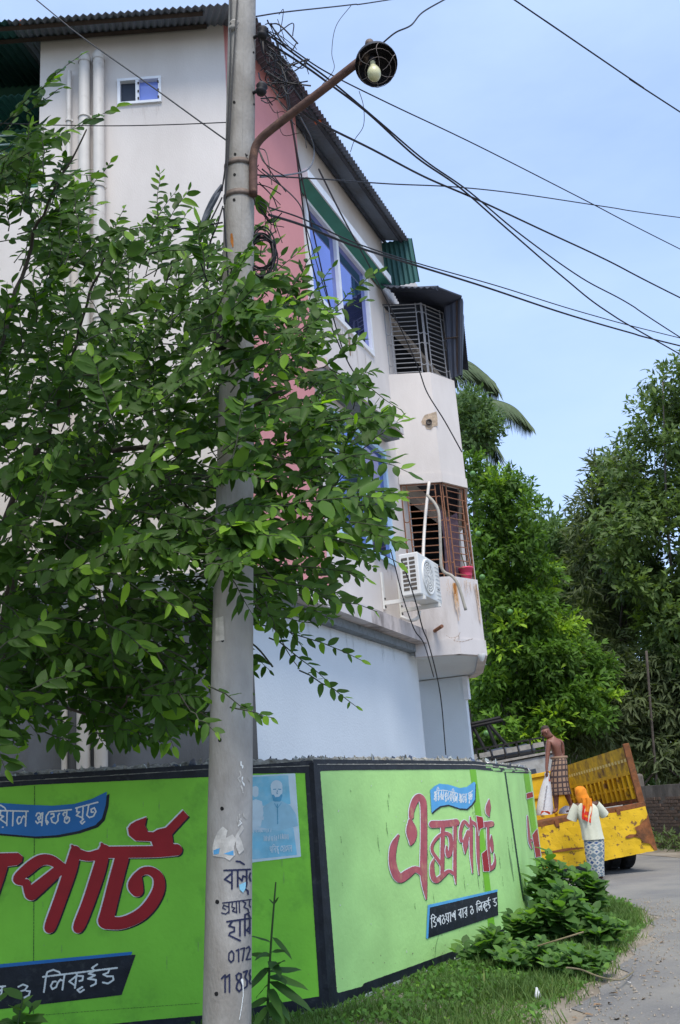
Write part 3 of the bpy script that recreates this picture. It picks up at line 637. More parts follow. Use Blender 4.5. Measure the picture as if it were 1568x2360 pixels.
# windows on the side face
def window(t0, t1, z0, z1, fmap, frame, panes, bars=(), fw_=.06, proud=.03):
    f = MB()
    def bar(a, b, c, d, n0, n1): f.poly([fmap(a, n1, c), fmap(b, n1, c), fmap(b, n1, d), fmap(a, n1, d)]); [f.poly(q) for q in ([fmap(a, n0, c), fmap(a, n1, c), fmap(a, n1, d), fmap(a, n0, d)], [fmap(b, n0, c), fmap(b, n0, d), fmap(b, n1, d), fmap(b, n1, c)], [fmap(a, n0, c), fmap(b, n0, c), fmap(b, n1, c), fmap(a, n1, c)], [fmap(a, n0, d), fmap(a, n1, d), fmap(b, n1, d), fmap(b, n0, d)])]
    bar(t0, t1, z0, z0 + fw_, -.1, proud); bar(t0, t1, z1 - fw_, z1, -.1, proud)
    bar(t0, t0 + fw_, z0 + fw_, z1 - fw_, -.1, proud - .002); bar(t1 - fw_, t1, z0 + fw_, z1 - fw_, -.1, proud - .002)
    for b in bars: bar(b - fw_ * .6, b + fw_ * .6, z0 + fw_, z1 - fw_, -.1, proud - .004)
    w = f.build('window', frame, house)
    ed = [t0] + list(bars) + [t1]
    for (a, b), m in zip(zip(ed[:-1], ed[1:]), panes):
        g = MB(); g.poly([fmap(a, -.03, z0), fmap(b, -.03, z0), fmap(b, -.03, z1), fmap(a, -.03, z1)]); g.build('pane', m, w)
    return w
window(*W2, fw, 'white_frame', ['blue_glass', 'blue_glass'], bars=[3.33], fw_=.075)
window(*W1, fw, 'pale_blue_frame', ['blue_glass', 'blue_glass'], bars=[3.7], fw_=.075)
mb = MB()
bwn = window(*BW, lf, 'white_frame', ['dark_interior', 'blue_film'], bars=[-2.09], fw_=.035)
for cx in (-2.075, -1.83):
    for cz in (9.995, 10.10, 10.22):
        g = MB(); g.box((cx, 9.966, cz), (.018, .006, .03)); g.build('latch', 'dark_wood', bwn)
# sunshades
mb = MB(); mb.mi = 0
mb.prism([fw(1.89, 0, 0)[:2], fw(1.89, .22, 0)[:2], fw(5.25, .22, 0)[:2], fw(5.25, 0, 0)[:2]][::-1], 9.92, 10.06); s2 = mb.build('sunshade', 'white_frame', house)
mb = MB(); mb.poly([fw(1.89, 0.005, 9.915), fw(5.25, 0.005, 9.915), fw(5.25, .20, 9.915), fw(1.89, .20, 9.915)]); mb.poly([fw(1.89, .03, 9.85), fw(5.25, .03, 9.85), fw(5.25, .2, 9.914), fw(1.89, .2, 9.914)]); mb.build('sunshade_soffit', 'green_trim', s2)
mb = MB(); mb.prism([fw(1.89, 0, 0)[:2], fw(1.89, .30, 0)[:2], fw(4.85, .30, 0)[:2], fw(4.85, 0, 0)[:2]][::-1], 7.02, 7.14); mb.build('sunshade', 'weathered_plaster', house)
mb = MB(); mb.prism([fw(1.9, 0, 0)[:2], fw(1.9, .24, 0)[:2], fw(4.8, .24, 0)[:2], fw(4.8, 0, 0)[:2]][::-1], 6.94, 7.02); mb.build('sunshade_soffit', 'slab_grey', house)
# bay balconies
BAY = [(5.28, 0.0), (5.57, .63), (6.13, .88), (8.3, .22), (8.9, -.1)]
def bay_shell(z0, z1, name, m, th=.12, off=0.0):
    mb = MB()
    P = [np.array(p) for p in BAY]
    for i in range(len(P) - 1):
        a, b = P[i], P[i + 1]; d = (b - a) / np.linalg.norm(b - a); o = np.array([-d[1], d[0]]) * off
        a2, b2 = a + o - d * off * (.35 if i else 0), b + o + d * off * .35
        i0, i1 = a2 - np.array([-d[1], d[0]]) * th, b2 - np.array([-d[1], d[0]]) * th
        mb.poly([fw(*a2, z0), fw(*b2, z0), fw(*b2, z1), fw(*a2, z1)]); mb.poly([fw(*i0, z0), fw(*i0, z1), fw(*i1, z1), fw(*i1, z0)]); mb.poly([fw(*a2, z1), fw(*b2, z1), fw(*i1, z1), fw(*i0, z1)]); mb.poly([fw(*a2, z0), fw(*i0, z0), fw(*i1, z0), fw(*b2, z0)])
    return mb.build(name, m, house)
def bay_floor(z, name, m, th=.1):
    mb = MB(); pts = [fw(t - (0 if k else -.12), n - (.13 if 0 < k < 4 else .05), 0)[:2] for k, (t, n) in enumerate(BAY)] + [fw(8.9, -1.2, 0)[:2], fw(5.28, -1.2, 0)[:2]]
    mb.prism(pts[::-1], z, z + th); return mb.build(name, m, house)
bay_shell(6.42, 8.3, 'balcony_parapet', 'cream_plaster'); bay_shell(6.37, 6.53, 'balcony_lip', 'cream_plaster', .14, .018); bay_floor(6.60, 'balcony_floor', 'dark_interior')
bay_shell(3.66, 4.82, 'balcony_parapet', 'weathered_plaster'); bay_shell(3.60, 3.84, 'balcony_lip', 'weathered_plaster', .14, .018); bay_floor(3.64, 'balcony_floor', 'grey_blue_plaster')
# stains and the broken hole on the bays, laid on the real faces
def face_surf(a, b):
    q0 = np.array(fw(*a, 0)[:2]); dr = np.array(fw(*b, 0)[:2]) - q0; n = np.array([dr[1], -dr[0]]); n = n / np.linalg.norm(n)
    if n @ (CAM[:2] - q0) < 0: n = -n
    def f(px, off):
        P = np.array([at_plane(x, y, q0, dr) for x, y in px]); P[:, 0] += n[0] * off; P[:, 1] += n[1] * off; return P
    return f
F1, F2 = face_surf(BAY[0], BAY[1]), face_surf(BAY[1], BAY[2])
def C4(x, y): return (x * .24412 + 829.3, y * .24412 + 1052.6)
def C3(x, y): return (x * .36617 + 574.1, y * .36617 + 574.1)
mat('bare_brick', (0.42, 0.33, 0.24), .95, .3, 20, .8, 40)
def vert_streak(fn, k, pts): return [[(*fn(x, y), w * k) for x, y, w in pts]]
mat('rust_pale', (0.56, 0.43, 0.33), .9, .12, 14)
mat('rust_mid', (0.48, 0.27, 0.12), .9, .25, 14)
_sr = random.Random(17)
def streaks(name, fn, x0, x1, y0, y1, n, wmax, m, off):
    st = []
    for k in range(n):
        x = _sr.uniform(x0, x1); a = y0 + _sr.uniform(0, .25) * (y1 - y0); e = y0 + _sr.uniform(.55, 1.0) * (y1 - y0); w = _sr.uniform(.25, 1) * wmax
        st.append([(*fn(x + .12 * (y - y0) + _sr.uniform(-3, 3), y), max(.5, w * .244 * (1 - .75 * u ** 1.5))) for u, y in ((u, a + (e - a) * u) for u in (0, .2, .4, .6, .8, 1))])
    o = paint(name, st, [], m, F2, off, house, cell=.7)
    if o: o['kind'] = 'stuff'
streaks('rust_streak', C4, 866, 905, 1165, 1560, 9, 20, 'rust_pale', .0190)
streaks('rust_streak', C4, 872, 900, 1185, 1430, 7, 16, 'rust_mid', .0194)
streaks('rust_streak', C4, 878, 894, 1195, 1330, 4, 13, 'rust_stain', .0198)
streaks('water_streak', C4, 1078, 1098, 1190, 1600, 8, 12, 'rust_pale', .0190)
streaks('water_streak', C4, 1082, 1096, 1195, 1420, 3, 9, 'brown_stain', .0194)
streaks('water_streak', C4, 800, 1080, 1160, 1330, 14, 8, 'rust_pale', .0186)
paint('crack', [[(*C4(x, y), .9) for x, y in q] for q in ([(810, 1690), (850, 1715), (900, 1705), (925, 1690), (930, 1720)], [(900, 1705), (880, 1740), (960, 1750), (1060, 1720)], [(925, 1690), (940, 1660)])], [], 'brown_stain', F2, .02, house, cell=.5)
paint('rust_streak', [[(*C3(628, 520), 1.5), (*C3(634, 600), 4), (*C3(640, 670), 2)]], [], 'brown_stain', lambda px, off: np.array([at_plane(x, y, P0 + FN * off, FD) for x, y in px]), .006, house, cell=.8)
hole = [C3(*p) for p in [(1085, 1085), (1105, 1045), (1140, 1035), (1180, 1022), (1186, 1060), (1188, 1112), (1160, 1118), (1145, 1138), (1118, 1132), (1108, 1110), (1090, 1105)]]
paint('broken_plaster', [], [hole], 'bare_brick', F1, .006, house, cell=.8, label='patch of broken plaster with a pipe hole')
mb = MB(); pc = F1(np.array([C3(1132, 1092)]), .008)[0]; mb.lathe([(.05, 0), (.05, .03), (.035, .03), (.035, 0.0)], pc, (0, -1, .05), 14); mb.build('pipe_end', 'steel_bolt', house, smooth=True)
# drips and hairline cracks on the plain walls
mat('drip_grey', (0.55, 0.50, 0.46), .9, .12, 14); mat('hairline', (0.44, 0.47, 0.48), .9, .2, 20); mat('damp_blue', (0.62, 0.67, 0.69), .9, .1, 14)
F0 = lambda px, off: np.array([at_plane(x, y, P0 + FN * off, FD) for x, y in px]); FG = lambda px, off: np.array([at_plane(x, y, P0 + FN * (-.12 + off), FD) for x, y in px]); FL = lambda px, off: np.array([at_y(x, y, 10.0 - off) for x, y in px])
def drips(name, n, fx, m, sf, off, lmin, lmax, w):
    st = []
    for k in range(n):
        x, y = fx(); L = _sr.uniform(lmin, lmax); st.append([(x, y, _sr.uniform(.5, 1) * w), (x + L * .05, y + L * .5, _sr.uniform(.4, 1) * w), (x + L * .1, y + L, .4)])
    o_ = paint(name, st, [], m, sf, off, house, cell=.7)
    if o_: o_['kind'] = 'stuff'
def on_line(a, b):
    def f():
        u = _sr.random(); return a[0] + (b[0] - a[0]) * u, a[1] + (b[1] - a[1]) * u + _sr.uniform(0, 4)
    return f
drips('drip_marks', 12, on_line((765, 728), (858, 830)), 'drip_grey', F0, .004, 15, 60, 2.4)
drips('drip_marks', 12, on_line((805, 1256), (905, 1308)), 'drip_grey', F0, .004, 10, 40, 2.2)
drips('drip_marks', 26, on_line((640, 1385), (985, 1500)), 'damp_blue', FG, .004, 15, 70, 2.2)
drips('drip_marks', 7, on_line((285, 246), (370, 241)), 'drip_grey', FL, .004, 8, 40, 1.6)
# drain spout
mb = MB(); q = np.array(fw(5.42, .30, 3.98)); mb.tube([q, q + np.array([.10, -.22, .03])], .028, 10); mb.build('drain_spout', 'rusty_grille', house)
# balcony grilles: one part per face, every bar a piece of it
bar_cache = {}
def bar_obj(a, b, r, m, parent):
    a, b = Vector(a), Vector(b); L = (b - a).length; key = (r, m)
    if key not in bar_cache:
        g = MB(); g.tube([(0, 0, 0), (0, 0, 1)], r, 6); bar_cache[key] = g.mesh('bar', m)
    mw = Matrix.Translation(a) @ (b - a).to_track_quat('Z', 'Y').to_matrix().to_4x4() @ Matrix.Diagonal((1, 1, L, 1))
    return link('bar', bar_cache[key], parent, mw=mw)
def grille(a, b, z0, z1, step, m, inset=.05, loops=True, r=.0085):
    A, B = np.array(a), np.array(b); L = np.linalg.norm(B - A); d = (B - A) / L; nn = np.array([-d[1], d[0]])
    P = lambda u, z, off=0: fw(*(A + d * u - nn * (inset + off)), z)
    fr = MB()
    for u in (.03, .12, L - .12, L - .03):
        fr.tube([P(u, z0 - .02), P(u, z1)], r * 1.25, 6)
    fr.tube([P(.03, z1 - .02), P(L - .03, z1 - .02)], r * 1.25, 6)
    g = fr.build('balcony_grille', m, house)
    z = z0 + step * .5
    while z < z1 - .03:
        bar_obj(P(.12, z), P(L - .12, z), r, m, g); z += step
    if loops:
        for u in (.075, L - .075):
            for zc, h in ((z0 + (z1 - z0) * .28, .16), (z0 + (z1 - z0) * .72, .16)):
                o = MB(); pts = []
                for k in range(17):
                    an = 2 * math.pi * k / 16; pts.append(P(u + .045 * math.cos(an), zc + (h if math.sin(an) > 0 else -h) + .045 * math.sin(an)))
                o.tube(pts, r, 5, cap=False); o.build('loop', m, g)
    return g
grille(BAY[0], BAY[1], 8.3, 9.62, .085, 'grille_paint'); grille(BAY[1], BAY[2], 8.3, 9.62, .085, 'grille_paint')
grille(BAY[2], BAY[3], 8.3, 9.5, .085, 'grille_paint', loops=False)
grille(BAY[0], BAY[1], 4.82, 6.38, .115, 'rusty_grille', .03); grille(BAY[1], BAY[2], 4.82, 6.38, .115, 'rusty_grille', .03); grille(BAY[2], BAY[3], 4.82, 6.38, .115, 'rusty_grille', loops=False)
mb = MB(); mb.prism([fw(5.4, -.55, 0)[:2], fw(6.3, -.55, 0)[:2], fw(6.3, -.5, 0)[:2], fw(5.4, -.5, 0)[:2]][::-1], 4.0, 5.55); mb.build('inner_panel', 'green_wall', house)
# corrugated sheets
def corrugated(name, m, A, B, C_, D_, period=.09, amp=.017, parent=house, thick=.004, sub=4):
    # waves run along A->B; A,B at the lower edge, D,C above
    A, B, C_, D_ = [np.array(p, float) for p in (A, B, C_, D_)]; L = np.linalg.norm(B - A); n = max(4, int(L / period * sub))
    up = np.cross(B - A, D_ - A); up /= np.linalg.norm(up); mb = MB(); rows = []
    for k in range(2):
        r0, r1 = [], []
        for i in range(n + 1):
            u = i / n; w = up * (amp * math.sin(2 * math.pi * i / sub) + thick * k)
            r0.append(A + (B - A) * u + w); r1.append(D_ + (C_ - D_) * u + w)
        rows.append((r0, r1))
    mb.sheet([rows[0][0], rows[0][1]]); mb.sheet([rows[1][1], rows[1][0]]); mb.sheet([rows[1][0], rows[0][0]]); mb.sheet([rows[0][1], rows[1][1]])
    return mb.build(name, m, parent, smooth=False)
ZE = 10.86
_hip = P0 + (np.array([0, -1.0]) + FN) / np.linalg.norm(np.array([0, -1.0]) + FN) * .5 / math.cos(math.radians(34))
roof = corrugated('roof', 'tin_grey', (-3.55, 9.5, ZE), (_hip[0], _hip[1], ZE), (-1.5, 12, ZE + .85), (-3.55, 12, ZE + .85))
corrugated('roof_sheet', 'tin_green', (-9, 9.5, ZE + .005), (-3.55, 9.5, ZE + .005), (-3.55, 12, ZE + .855), (-9, 12, ZE + .855), parent=roof)
corrugated('roof_sheet', 'tin_grey', (_hip[0], _hip[1], ZE + .004), fw(5.62, .5, ZE + .004), fw(5.62, -2.0, ZE + .85), fw(1.3, -2.0, ZE + .85), parent=roof)
corrugated('end_sheet', 'tin_green', fw(5.66, -.12, 10.10), fw(5.66, .60, 10.05), fw(5.60, .56, ZE + .03), fw(5.60, -.12, ZE + .12), parent=roof)
for off, z in ((.36, ZE + .02), (.05, ZE + .12)):
    mb = MB(); mb.tube([fw(.3, off, z), fw(5.7, off, z)], .032, 4); mb.build('purlin', 'lamp_black0', roof)
    mb = MB(); mb.tube([(-9, 10 - off, z), (-1.2, 10 - off, z)], .035, 4); mb.build('purlin', 'dark_wood', roof)
for t in (2.05, 5.72):
    mb = MB(); mb.box(fw(t, .37, ZE + .03), (.09, .06, .05), Matrix.Rotation(-FA, 3, 'Z')); mb.build('purlin_tip', 'orange_tip', roof)
mb = MB(); mb.box((-3.42, 9.62, ZE + .06), (.02, .05, .07)); mb.build('purlin_tip', 'orange_tip', roof)
# soffit board and gable closing
mb = MB(); mb.poly([fw(0, 0.0, ZT), fw(9.4, 0, ZT), fw(9.4, -5, ZT), fw(0, -5, ZT)]); mb.poly([(-3.3, 10, ZT), (-1, 10, ZT), (-1, 15, ZT), (-3.3, 15, ZT)]); mb.build('attic_floor', 'dark_wood', house)
# small tin roof over the upper bay
br = MB()
q0, q1, q2, q3 = fw(4.95, .22, 9.70), fw(5.35, .98, 9.66), fw(5.78, 1.26, 9.62), fw(8.7, .55, 9.6); r0, r1, r3 = fw(5.15, 0, 9.95), fw(5.6, .1, 10.0), fw(8.8, -.2, 9.98)
s1 = corrugated('bay_roof', 'tin_navy', q0, q1, r1, r0, .1, .016); corrugated('roof_sheet', 'tin_navy', q1, q2, r1, r1, .1, .016, parent=s1); corrugated('roof_sheet', 'tin_navy', q2, q3, r3, r1, .1, .016, parent=s1)
mb = MB(); mb.tube([q1, r1], .045, 8); mb.tube([np.array(q1) + [0, 0, .01], np.array(q2) + [0, 0, .01]], .02, 6); mb.build('ridge_cap', 'tin_navy', s1)
corrugated('side_flap', 'tin_navy', fw(6.16, .78, 8.36), fw(6.10, 1.03, 8.36), fw(5.80, 1.27, 9.60), fw(5.95, .9, 9.60), .1, .012, parent=s1)
corrugated('side_flap', 'tin_navy', fw(6.10, 1.03, 8.36), fw(6.3, .96, 8.36), fw(6.8, 1.0, 9.58), fw(5.80, 1.27, 9.60), .1, .012, parent=s1)
mb = MB(); mb.tube([fw(6.13, .95, 8.4), fw(5.83, 1.16, 9.6)], .02, 5); mb.tube([fw(5.9, .85, 9.0), fw(6.0, 1.15, 9.0)], .015, 5); mb.build('flap_batten', 'dark_wood', s1)
# downpipes on the front
for x, r, zt in ((-2.72, .068, 10.60), (-2.545, .068, 10.62), (-2.92, .03, 10.45)):
    mb = MB(); yy = 10 - r - .03; mb.lathe([(r, 0), (r, zt)], (x, yy, 0), (0, 0, 1), 14)
    if r > .05: mb.lathe([(r + .008, zt - .08), (r + .008, zt - .01), (r * .8, zt + .05), (.0, zt + .065)], (x, yy, 0), (0, 0, 1), 14)
    p_ = mb.build('downpipe', 'pvc', house, smooth=True)
    for zc in ((9.72, 8.35, 6.6, 4.9, 3.0) if x < -2.6 else (8.72, 7.0, 5.2, 3.1)):
        c = MB(); c.lathe([(r + .002, -.02), (r + .012, -.014), (r + .012, .014), (r + .002, .02)], (x, yy, zc), (0, 0, 1), 14); c.box((x + r + .012, yy, zc), (.02, .02, .03)); c.build('clamp', 'pvc', p_)
# recessed veranda at the far left
mb = MB(); mb.poly([(-9, 10.06, 3.7), (-3.3, 10.06, 3.7), (-3.3, 10.06, 8.9), (-9, 10.06, 8.9)]); mb.build('front_wall', 'cream_plaster', house)
mb = MB(); mb.poly([(-9, 10.06, 0), (-3.3, 10.06, 0), (-3.3, 10.06, 3.7), (-9, 10.06, 3.7)]); mb.build('front_base_wall', 'shaded_base_plaster', house)
mb = MB(); mb.poly([(-9, 11.3, 8.9), (-3.3, 11.3, 8.9), (-3.3, 11.3, 11.5), (-9, 11.3, 11.5)]); mb.build('veranda_wall', 'green_wall', house)
corrugated('awning', 'tin_green', (-9, 10.25, 10.42), (-3.34, 10.25, 10.42), (-3.34, 11.25, 10.72), (-9, 11.25, 10.72))
vg = MB()
for x in (-3.42, -4.1, -4.8): vg.tube([(x, 10.35, 9.0), (x, 10.35, 9.95)], .016, 6)
vg = vg.build('veranda_grille', 'grille_green', house)
z = 9.1
while z < 9.95: bar_obj((-4.8, 10.35, z), (-3.42, 10.35, z), .012, 'grille_green', vg); z += .135
mb = MB(); mb.prism([(-9, 10.08), (-3.32, 10.08), (-3.32, 11.2), (-9, 11.2)], 8.8, 8.95); mb.build('veranda_floor', 'green_wall', house)
# ================================================================ utility pole, street lamp, cables
mat('pole_concrete', (0.37, 0.355, 0.33), .9, .18, 7, .45, 70, stain=(.19, .17, .145), stain_scale=2.4, stain_amt=.44, hard=.35, stretch=(1, 1, .45))
mat('band_steel', (0.16, 0.125, 0.105), .7, .3, 30, metal=.3)
mat('lamp_pipe', (0.11, 0.062, 0.05), .75, .35, 14, .3, 60, metal=.2, stain=(.22, .12, .08), stain_scale=9, stain_amt=.36)
mat('lamp_black', (0.022, 0.022, 0.026), .6, .3, 20, metal=.2)
mat('bulb', (0.62, 0.60, 0.36), .35, .05, 5)
mat('cage_wire', (0.20, 0.17, 0.16), .6, .2, 30, metal=.3)
mat('cable', (0.012, 0.012, 0.015), .6, .3, 30)
mat('cable_grey', (0.10, 0.11, 0.13), .6, .3, 30)
mat('ink', (0.018, 0.022, 0.06), .7, .3, 20)
mat('paper', (0.50, 0.48, 0.44), .9, .25, 18, .5, 40)
mat('paper_blue', (0.10, 0.34, 0.60), .8, .2, 20)
mat('poster_cyan', (0.22, 0.56, 0.74), .6, .18, 6, stain=(.42, .68, .80), stain_scale=7, stain_amt=.42, hard=.3)
mat('poster_white', (0.60, 0.74, 0.82), .6, .08, 9)
mat('poster_mid', (0.34, 0.60, 0.74), .6, .1, 9)
mat('poster_ink', (0.10, 0.36, 0.56), .6, .15, 9)
mat('hole_dark', (0.01, 0.01, 0.01), .9)
PY = 6.0
def pole_x(z): return -.870 + .0573 * z
def pole_r(z): return float(np.interp(z, [0, 1.0, 2.5, 5.3, 9.5], [.138, .1345, .128, .108, .098]))
pole = thing('utility_pole', 'tall round concrete utility pole with hand-painted blue writing near its foot', 'pole', (pole_x(0), PY, 0))
mb = MB(); rows = []
for z in np.linspace(-.2, 9.2, 48):
    rows.append([(pole_x(z) + pole_r(z) * math.cos(a), PY + pole_r(z) * math.sin(a), z) for a in np.linspace(0, 2 * math.pi, 33)])
mb.sheet(rows); mb.build('shaft', 'pole_concrete', pole, smooth=True)
def pole_surf(px, off):
    out = []
    for x, y in px:
        d = ray(x, y); lo, hi = None, None
        # solve |(x,y) - axis(z)| = r(z)+off along the ray
        z = 1.5
        for _ in range(6):
            cx, r = pole_x(z), pole_r(z) + off
            ox, oy = CAM[0] - cx, CAM[1] - PY
            A = d[0] ** 2 + d[1] ** 2; B = ox * d[0] + oy * d[1]; C_ = ox * ox + oy * oy - r * r
            disc = B * B - A * C_; t = (-B - math.sqrt(disc)) / A if disc > 0 else -B / A
            z = CAM[2] + d[2] * t
        out.append(CAM + d * t)
    return np.array(out)
def ppaint(name, st, po, m, off, **k): return paint(name, st, po, m, pole_surf, off, pole, cell=k.pop('cell', .8), **k)
def C9(x, y): return (x * .22376 + 446.5, y * .22376 + 1913.8)
def SW(w, *lines): return [[(*C9(x, y), w) for x, y in l] for l in lines]
t7 = SW(4.2, [(440, 318), (480, 322), (520, 350)], [(315, 412), (585, 402)], [(395, 410), (395, 600)], [(395, 440), (320, 505), (395, 545)], [(455, 408), (455, 580)], [(548, 405), (548, 560)], [(548, 480), (510, 470), (500, 520), (470, 490)], [(548, 560), (530, 600), (560, 625), (562, 655)], [(585, 440), (575, 480), (588, 520)])
t8 = SW(3.0, [(300, 748), (590, 712)], [(365, 742), (365, 850)], [(365, 790), (310, 770), (300, 800), (330, 812)], [(290, 850), (330, 862), (365, 835)], [(440, 735), (445, 850)], [(400, 740), (395, 790), (425, 800), (400, 830), (445, 845)], [(470, 735), (475, 845)], [(505, 730), (540, 750), (520, 790), (560, 810), (575, 850)], [(580, 720), (575, 770), (588, 790)])
t9 = SW(4.2, [(345, 940), (590, 905)], [(400, 935), (365, 985), (420, 1000), (420, 1040), (375, 1055), (365, 1080), (480, 1135)], [(478, 920), (478, 1085)], [(530, 915), (530, 1080)], [(530, 915), (530, 870), (560, 855), (580, 890)], [(580, 910), (580, 1060)], [(580, 990), (545, 1030), (580, 1050)])
t10 = SW(3.6, [(395, 1240), (365, 1265), (362, 1330), (385, 1358), (412, 1335), (415, 1270), (395, 1240)], [(440, 1240), (465, 1225), (465, 1350)], [(485, 1222), (525, 1210), (505, 1340)], [(545, 1215), (570, 1195), (583, 1225), (545, 1330), (588, 1325)])
t11 = SW(4.2, [(290, 1525), (325, 1490), (325, 1665)], [(340, 1510), (370, 1485), (370, 1665)], [(465, 1470), (440, 1495), (445, 1530), (495, 1580), (500, 1630), (470, 1660), (440, 1625), (450, 1580), (490, 1520), (490, 1480), (465, 1470)], [(515, 1460), (555, 1445), (530, 1510), (555, 1550), (550, 1605), (525, 1625)], [(585, 1440), (575, 1480), (588, 1510), (575, 1560), (590, 1580)])
ppaint('painted_lettering', t7 + t8 + t9 + t10 + t11, [], 'ink', .0025, cell=.6, label='dark blue brush lettering and a phone number')
ppaint('paper_scrap', [], [[C9(*p) for p in [(195, 175), (215, 90), (245, 20), (300, -40), (350, 0), (330, 80), (400, 40), (440, 90), (415, 180), (430, 250), (370, 310), (320, 280), (200, 262)]]], 'paper', .004, cell=1.2)
ppaint('paper_scrap', [], [[C9(*p) for p in [(430, 60), (500, -60), (520, -20), (470, 60), (500, 120), (520, 200), (470, 250), (440, 180)]]], 'paper', .004, cell=1.2)
ppaint('paper_scrap', [], [[C9(*p) for p in [(205, 205), (270, 180), (260, 240), (205, 250)]], ], 'paper_blue', .0055, cell=.8)
ppaint('paper_scrap', [], [[C9(*p) for p in [(310, 240), (410, 205), (412, 258), (350, 250)]]], 'paper_blue', .0055, cell=.8)
ppaint('paint_smudge', [], [[C9(*p) for p in [(470, 560), (540, 530), (535, 600), (510, 640), (475, 610)]]], 'poster_cyan', .0045, cell=.8)
ppaint('paint_drip', [[(*C9(500, 1540), 6), (*C9(510, 1600), 2.2), (*C9(512, 1700), 1.8), (*C9(490, 1850), 1.6), (*C9(472, 1950), 1.4)]], [], 'white_paint', .0045, cell=.6)
ppaint('old_bill', [], [[(497, 1425), (515, 1420), (518, 1475), (497, 1478)]], 'paper', .003, cell=1)
ppaint('rust_mark', [[(534, 540, 5), (535, 556, 7), (537, 568, 3)]], [], 'rust_stain', .003, cell=.8)
_pr2 = random.Random(8)
for k in range(9):
    x, y = _pr2.uniform(548, 576), _pr2.uniform(1640, 1900); n_ = _pr2.randint(3, 5)
    ppaint('peeling_paint', [[(x + _pr2.uniform(-4, 4), y + j * _pr2.uniform(4, 9), _pr2.uniform(.8, 4)) for j in range(n_)]], [], 'paper' if k % 3 else 'white_paint', .003, cell=.8)
ppaint('groove', [[(563, 10, .9), (558, 420, .9), (556, 700, .9), (552, 1000, .9)]], [], 'concrete_back', .001, cell=.5)
for x, y, r in [(542, 355, 3), (541, 402, 3), (540, 460, 3.2), (537, 610, 3), (535, 750, 3.2), (585, 380, 2), (586, 240, 2), (585, 120, 2), (540, 235, 3), (516, 1305, 3.6), (513, 1475, 3.6), (507, 1705, 4), (512, 1863, 4), (501, 2078, 4.5), (499, 2290, 4.5), (574, 740, 2.6)]:
    ppaint('bolt_hole', [[(x, y, 2 * r), (x, y + 1.2, 2 * r)]], [], 'hole_dark', .001, cell=.6)
def band(z, name='clamp_band'):
    m = MB(); r = pole_r(z) + .006; m.lathe([(r - .004, -.022), (r, -.022), (r, .022), (r - .004, .022)], (pole_x(z), PY, z), (0, 0, 1), 28); return m.build(name, 'band_steel', pole, smooth=True)
_zb1, _zb2 = pole_surf([(550, 368)], 0)[0][2], pole_surf([(550, 440)], 0)[0][2]
band(_zb1); band(_zb2)
# ---- street lamp
lamp = thing('street_lamp', 'rusty pipe arm with a black bell lamp shade, bare bulb and wire cage', 'street lamp', pole_surf([(582, 440)], .03)[0])
def arm_pt(x, y, Y): return at_y(x, y, Y)
ap = smooth_path([arm_pt(584, 450, 5.90), arm_pt(584, 400, 5.90), arm_pt(585, 358, 5.89), arm_pt(597, 325, 5.87), arm_pt(640, 287, 5.82), arm_pt(720, 226, 5.74), arm_pt(830, 140, 5.62)], 6)
mb = MB(); mb.tube(ap, .030, 12); mb.build('arm', 'lamp_pipe', lamp, smooth=True)
LC = at_y(868, 150, 5.55); Ls = px_size(LC)
tocam = (CAM - LC) / np.linalg.norm(CAM - LC); AX = tocam * .80 + np.array([.10, 0, -.50]); AX /= np.linalg.norm(AX)
R_ = 49 * Ls
mb = MB(); prof = [(R_, 0), (R_ * 1.01, -.01), (R_ * .97, -.05), (R_ * .80, -.105), (R_ * .48, -.15), (R_ * .22, -.165), (R_ * .2, -.23), (0, -.235)]
mb.lathe(prof, LC, AX, 32); mb.lathe([(r * .97, h + .003) for r, h in prof[:6]], LC, AX, 32); mb.build('lamp_shade', 'lamp_black', lamp, smooth=True)
mb = MB(); bc = LC - AX * .05; pd = AX * .55 + np.array([.0, 0, -.75]); pd /= np.linalg.norm(pd)
mb.lathe([(.018, -.07), (.02, -.03), (.034, .0), (.046, .035), (.046, .065), (.034, .095), (.015, .108), (0, .11)], at_y(862, 165, 5.50) - pd * .03, pd, 18); mb.build('bulb', 'bulb', lamp, smooth=True)
mb = MB(); mb.lathe([(.024, -.11), (.024, -.07), (.019, -.065)], at_y(862, 165, 5.50) - pd * .03, pd, 14, True); mb.build('socket', 'lamp_black', lamp, smooth=True)
cg = MB(); a_ = Vector(AX).orthogonal().normalized(); e_ = Vector(AX).cross(a_)
def cp(th, f):   # cage dome below the rim
    r = R_ * math.cos(f) * .98; h = R_ * .62 * math.sin(f); sag = np.array([0, 0, -.02 * math.sin(f)])
    return LC + AX * h + np.array(a_) * r * math.cos(th) + np.array(e_) * r * math.sin(th) + sag
for k in range(6):
    th = k * math.pi / 3 + .2; cg.tube([cp(th + .15 * math.sin(f * 3), f) for f in np.linspace(0, 1.35, 8)], .0021, 4)
for f in (.45, .9): cg.tube([cp(th, f) for th in np.linspace(0, 2 * math.pi, 19)], .0021, 4, cap=False)
cg.build('cage', 'cage_wire', lamp)
mb = MB(); mb.lathe([(.035, -.02), (.04, 0), (.035, .02)], at_y(842, 132, 5.61), (0.8, 0, .6), 12, True); mb.build('lamp_clamp', 'band_steel', lamp, smooth=True)
mb = MB(); mb.lathe([(.02, 0), (.035, .02), (.03, .05), (0, .06)], at_y(853, 108, 5.66), (0, .2, 1), 12); mb.build('lamp_cap', 'band_steel', lamp, smooth=True)
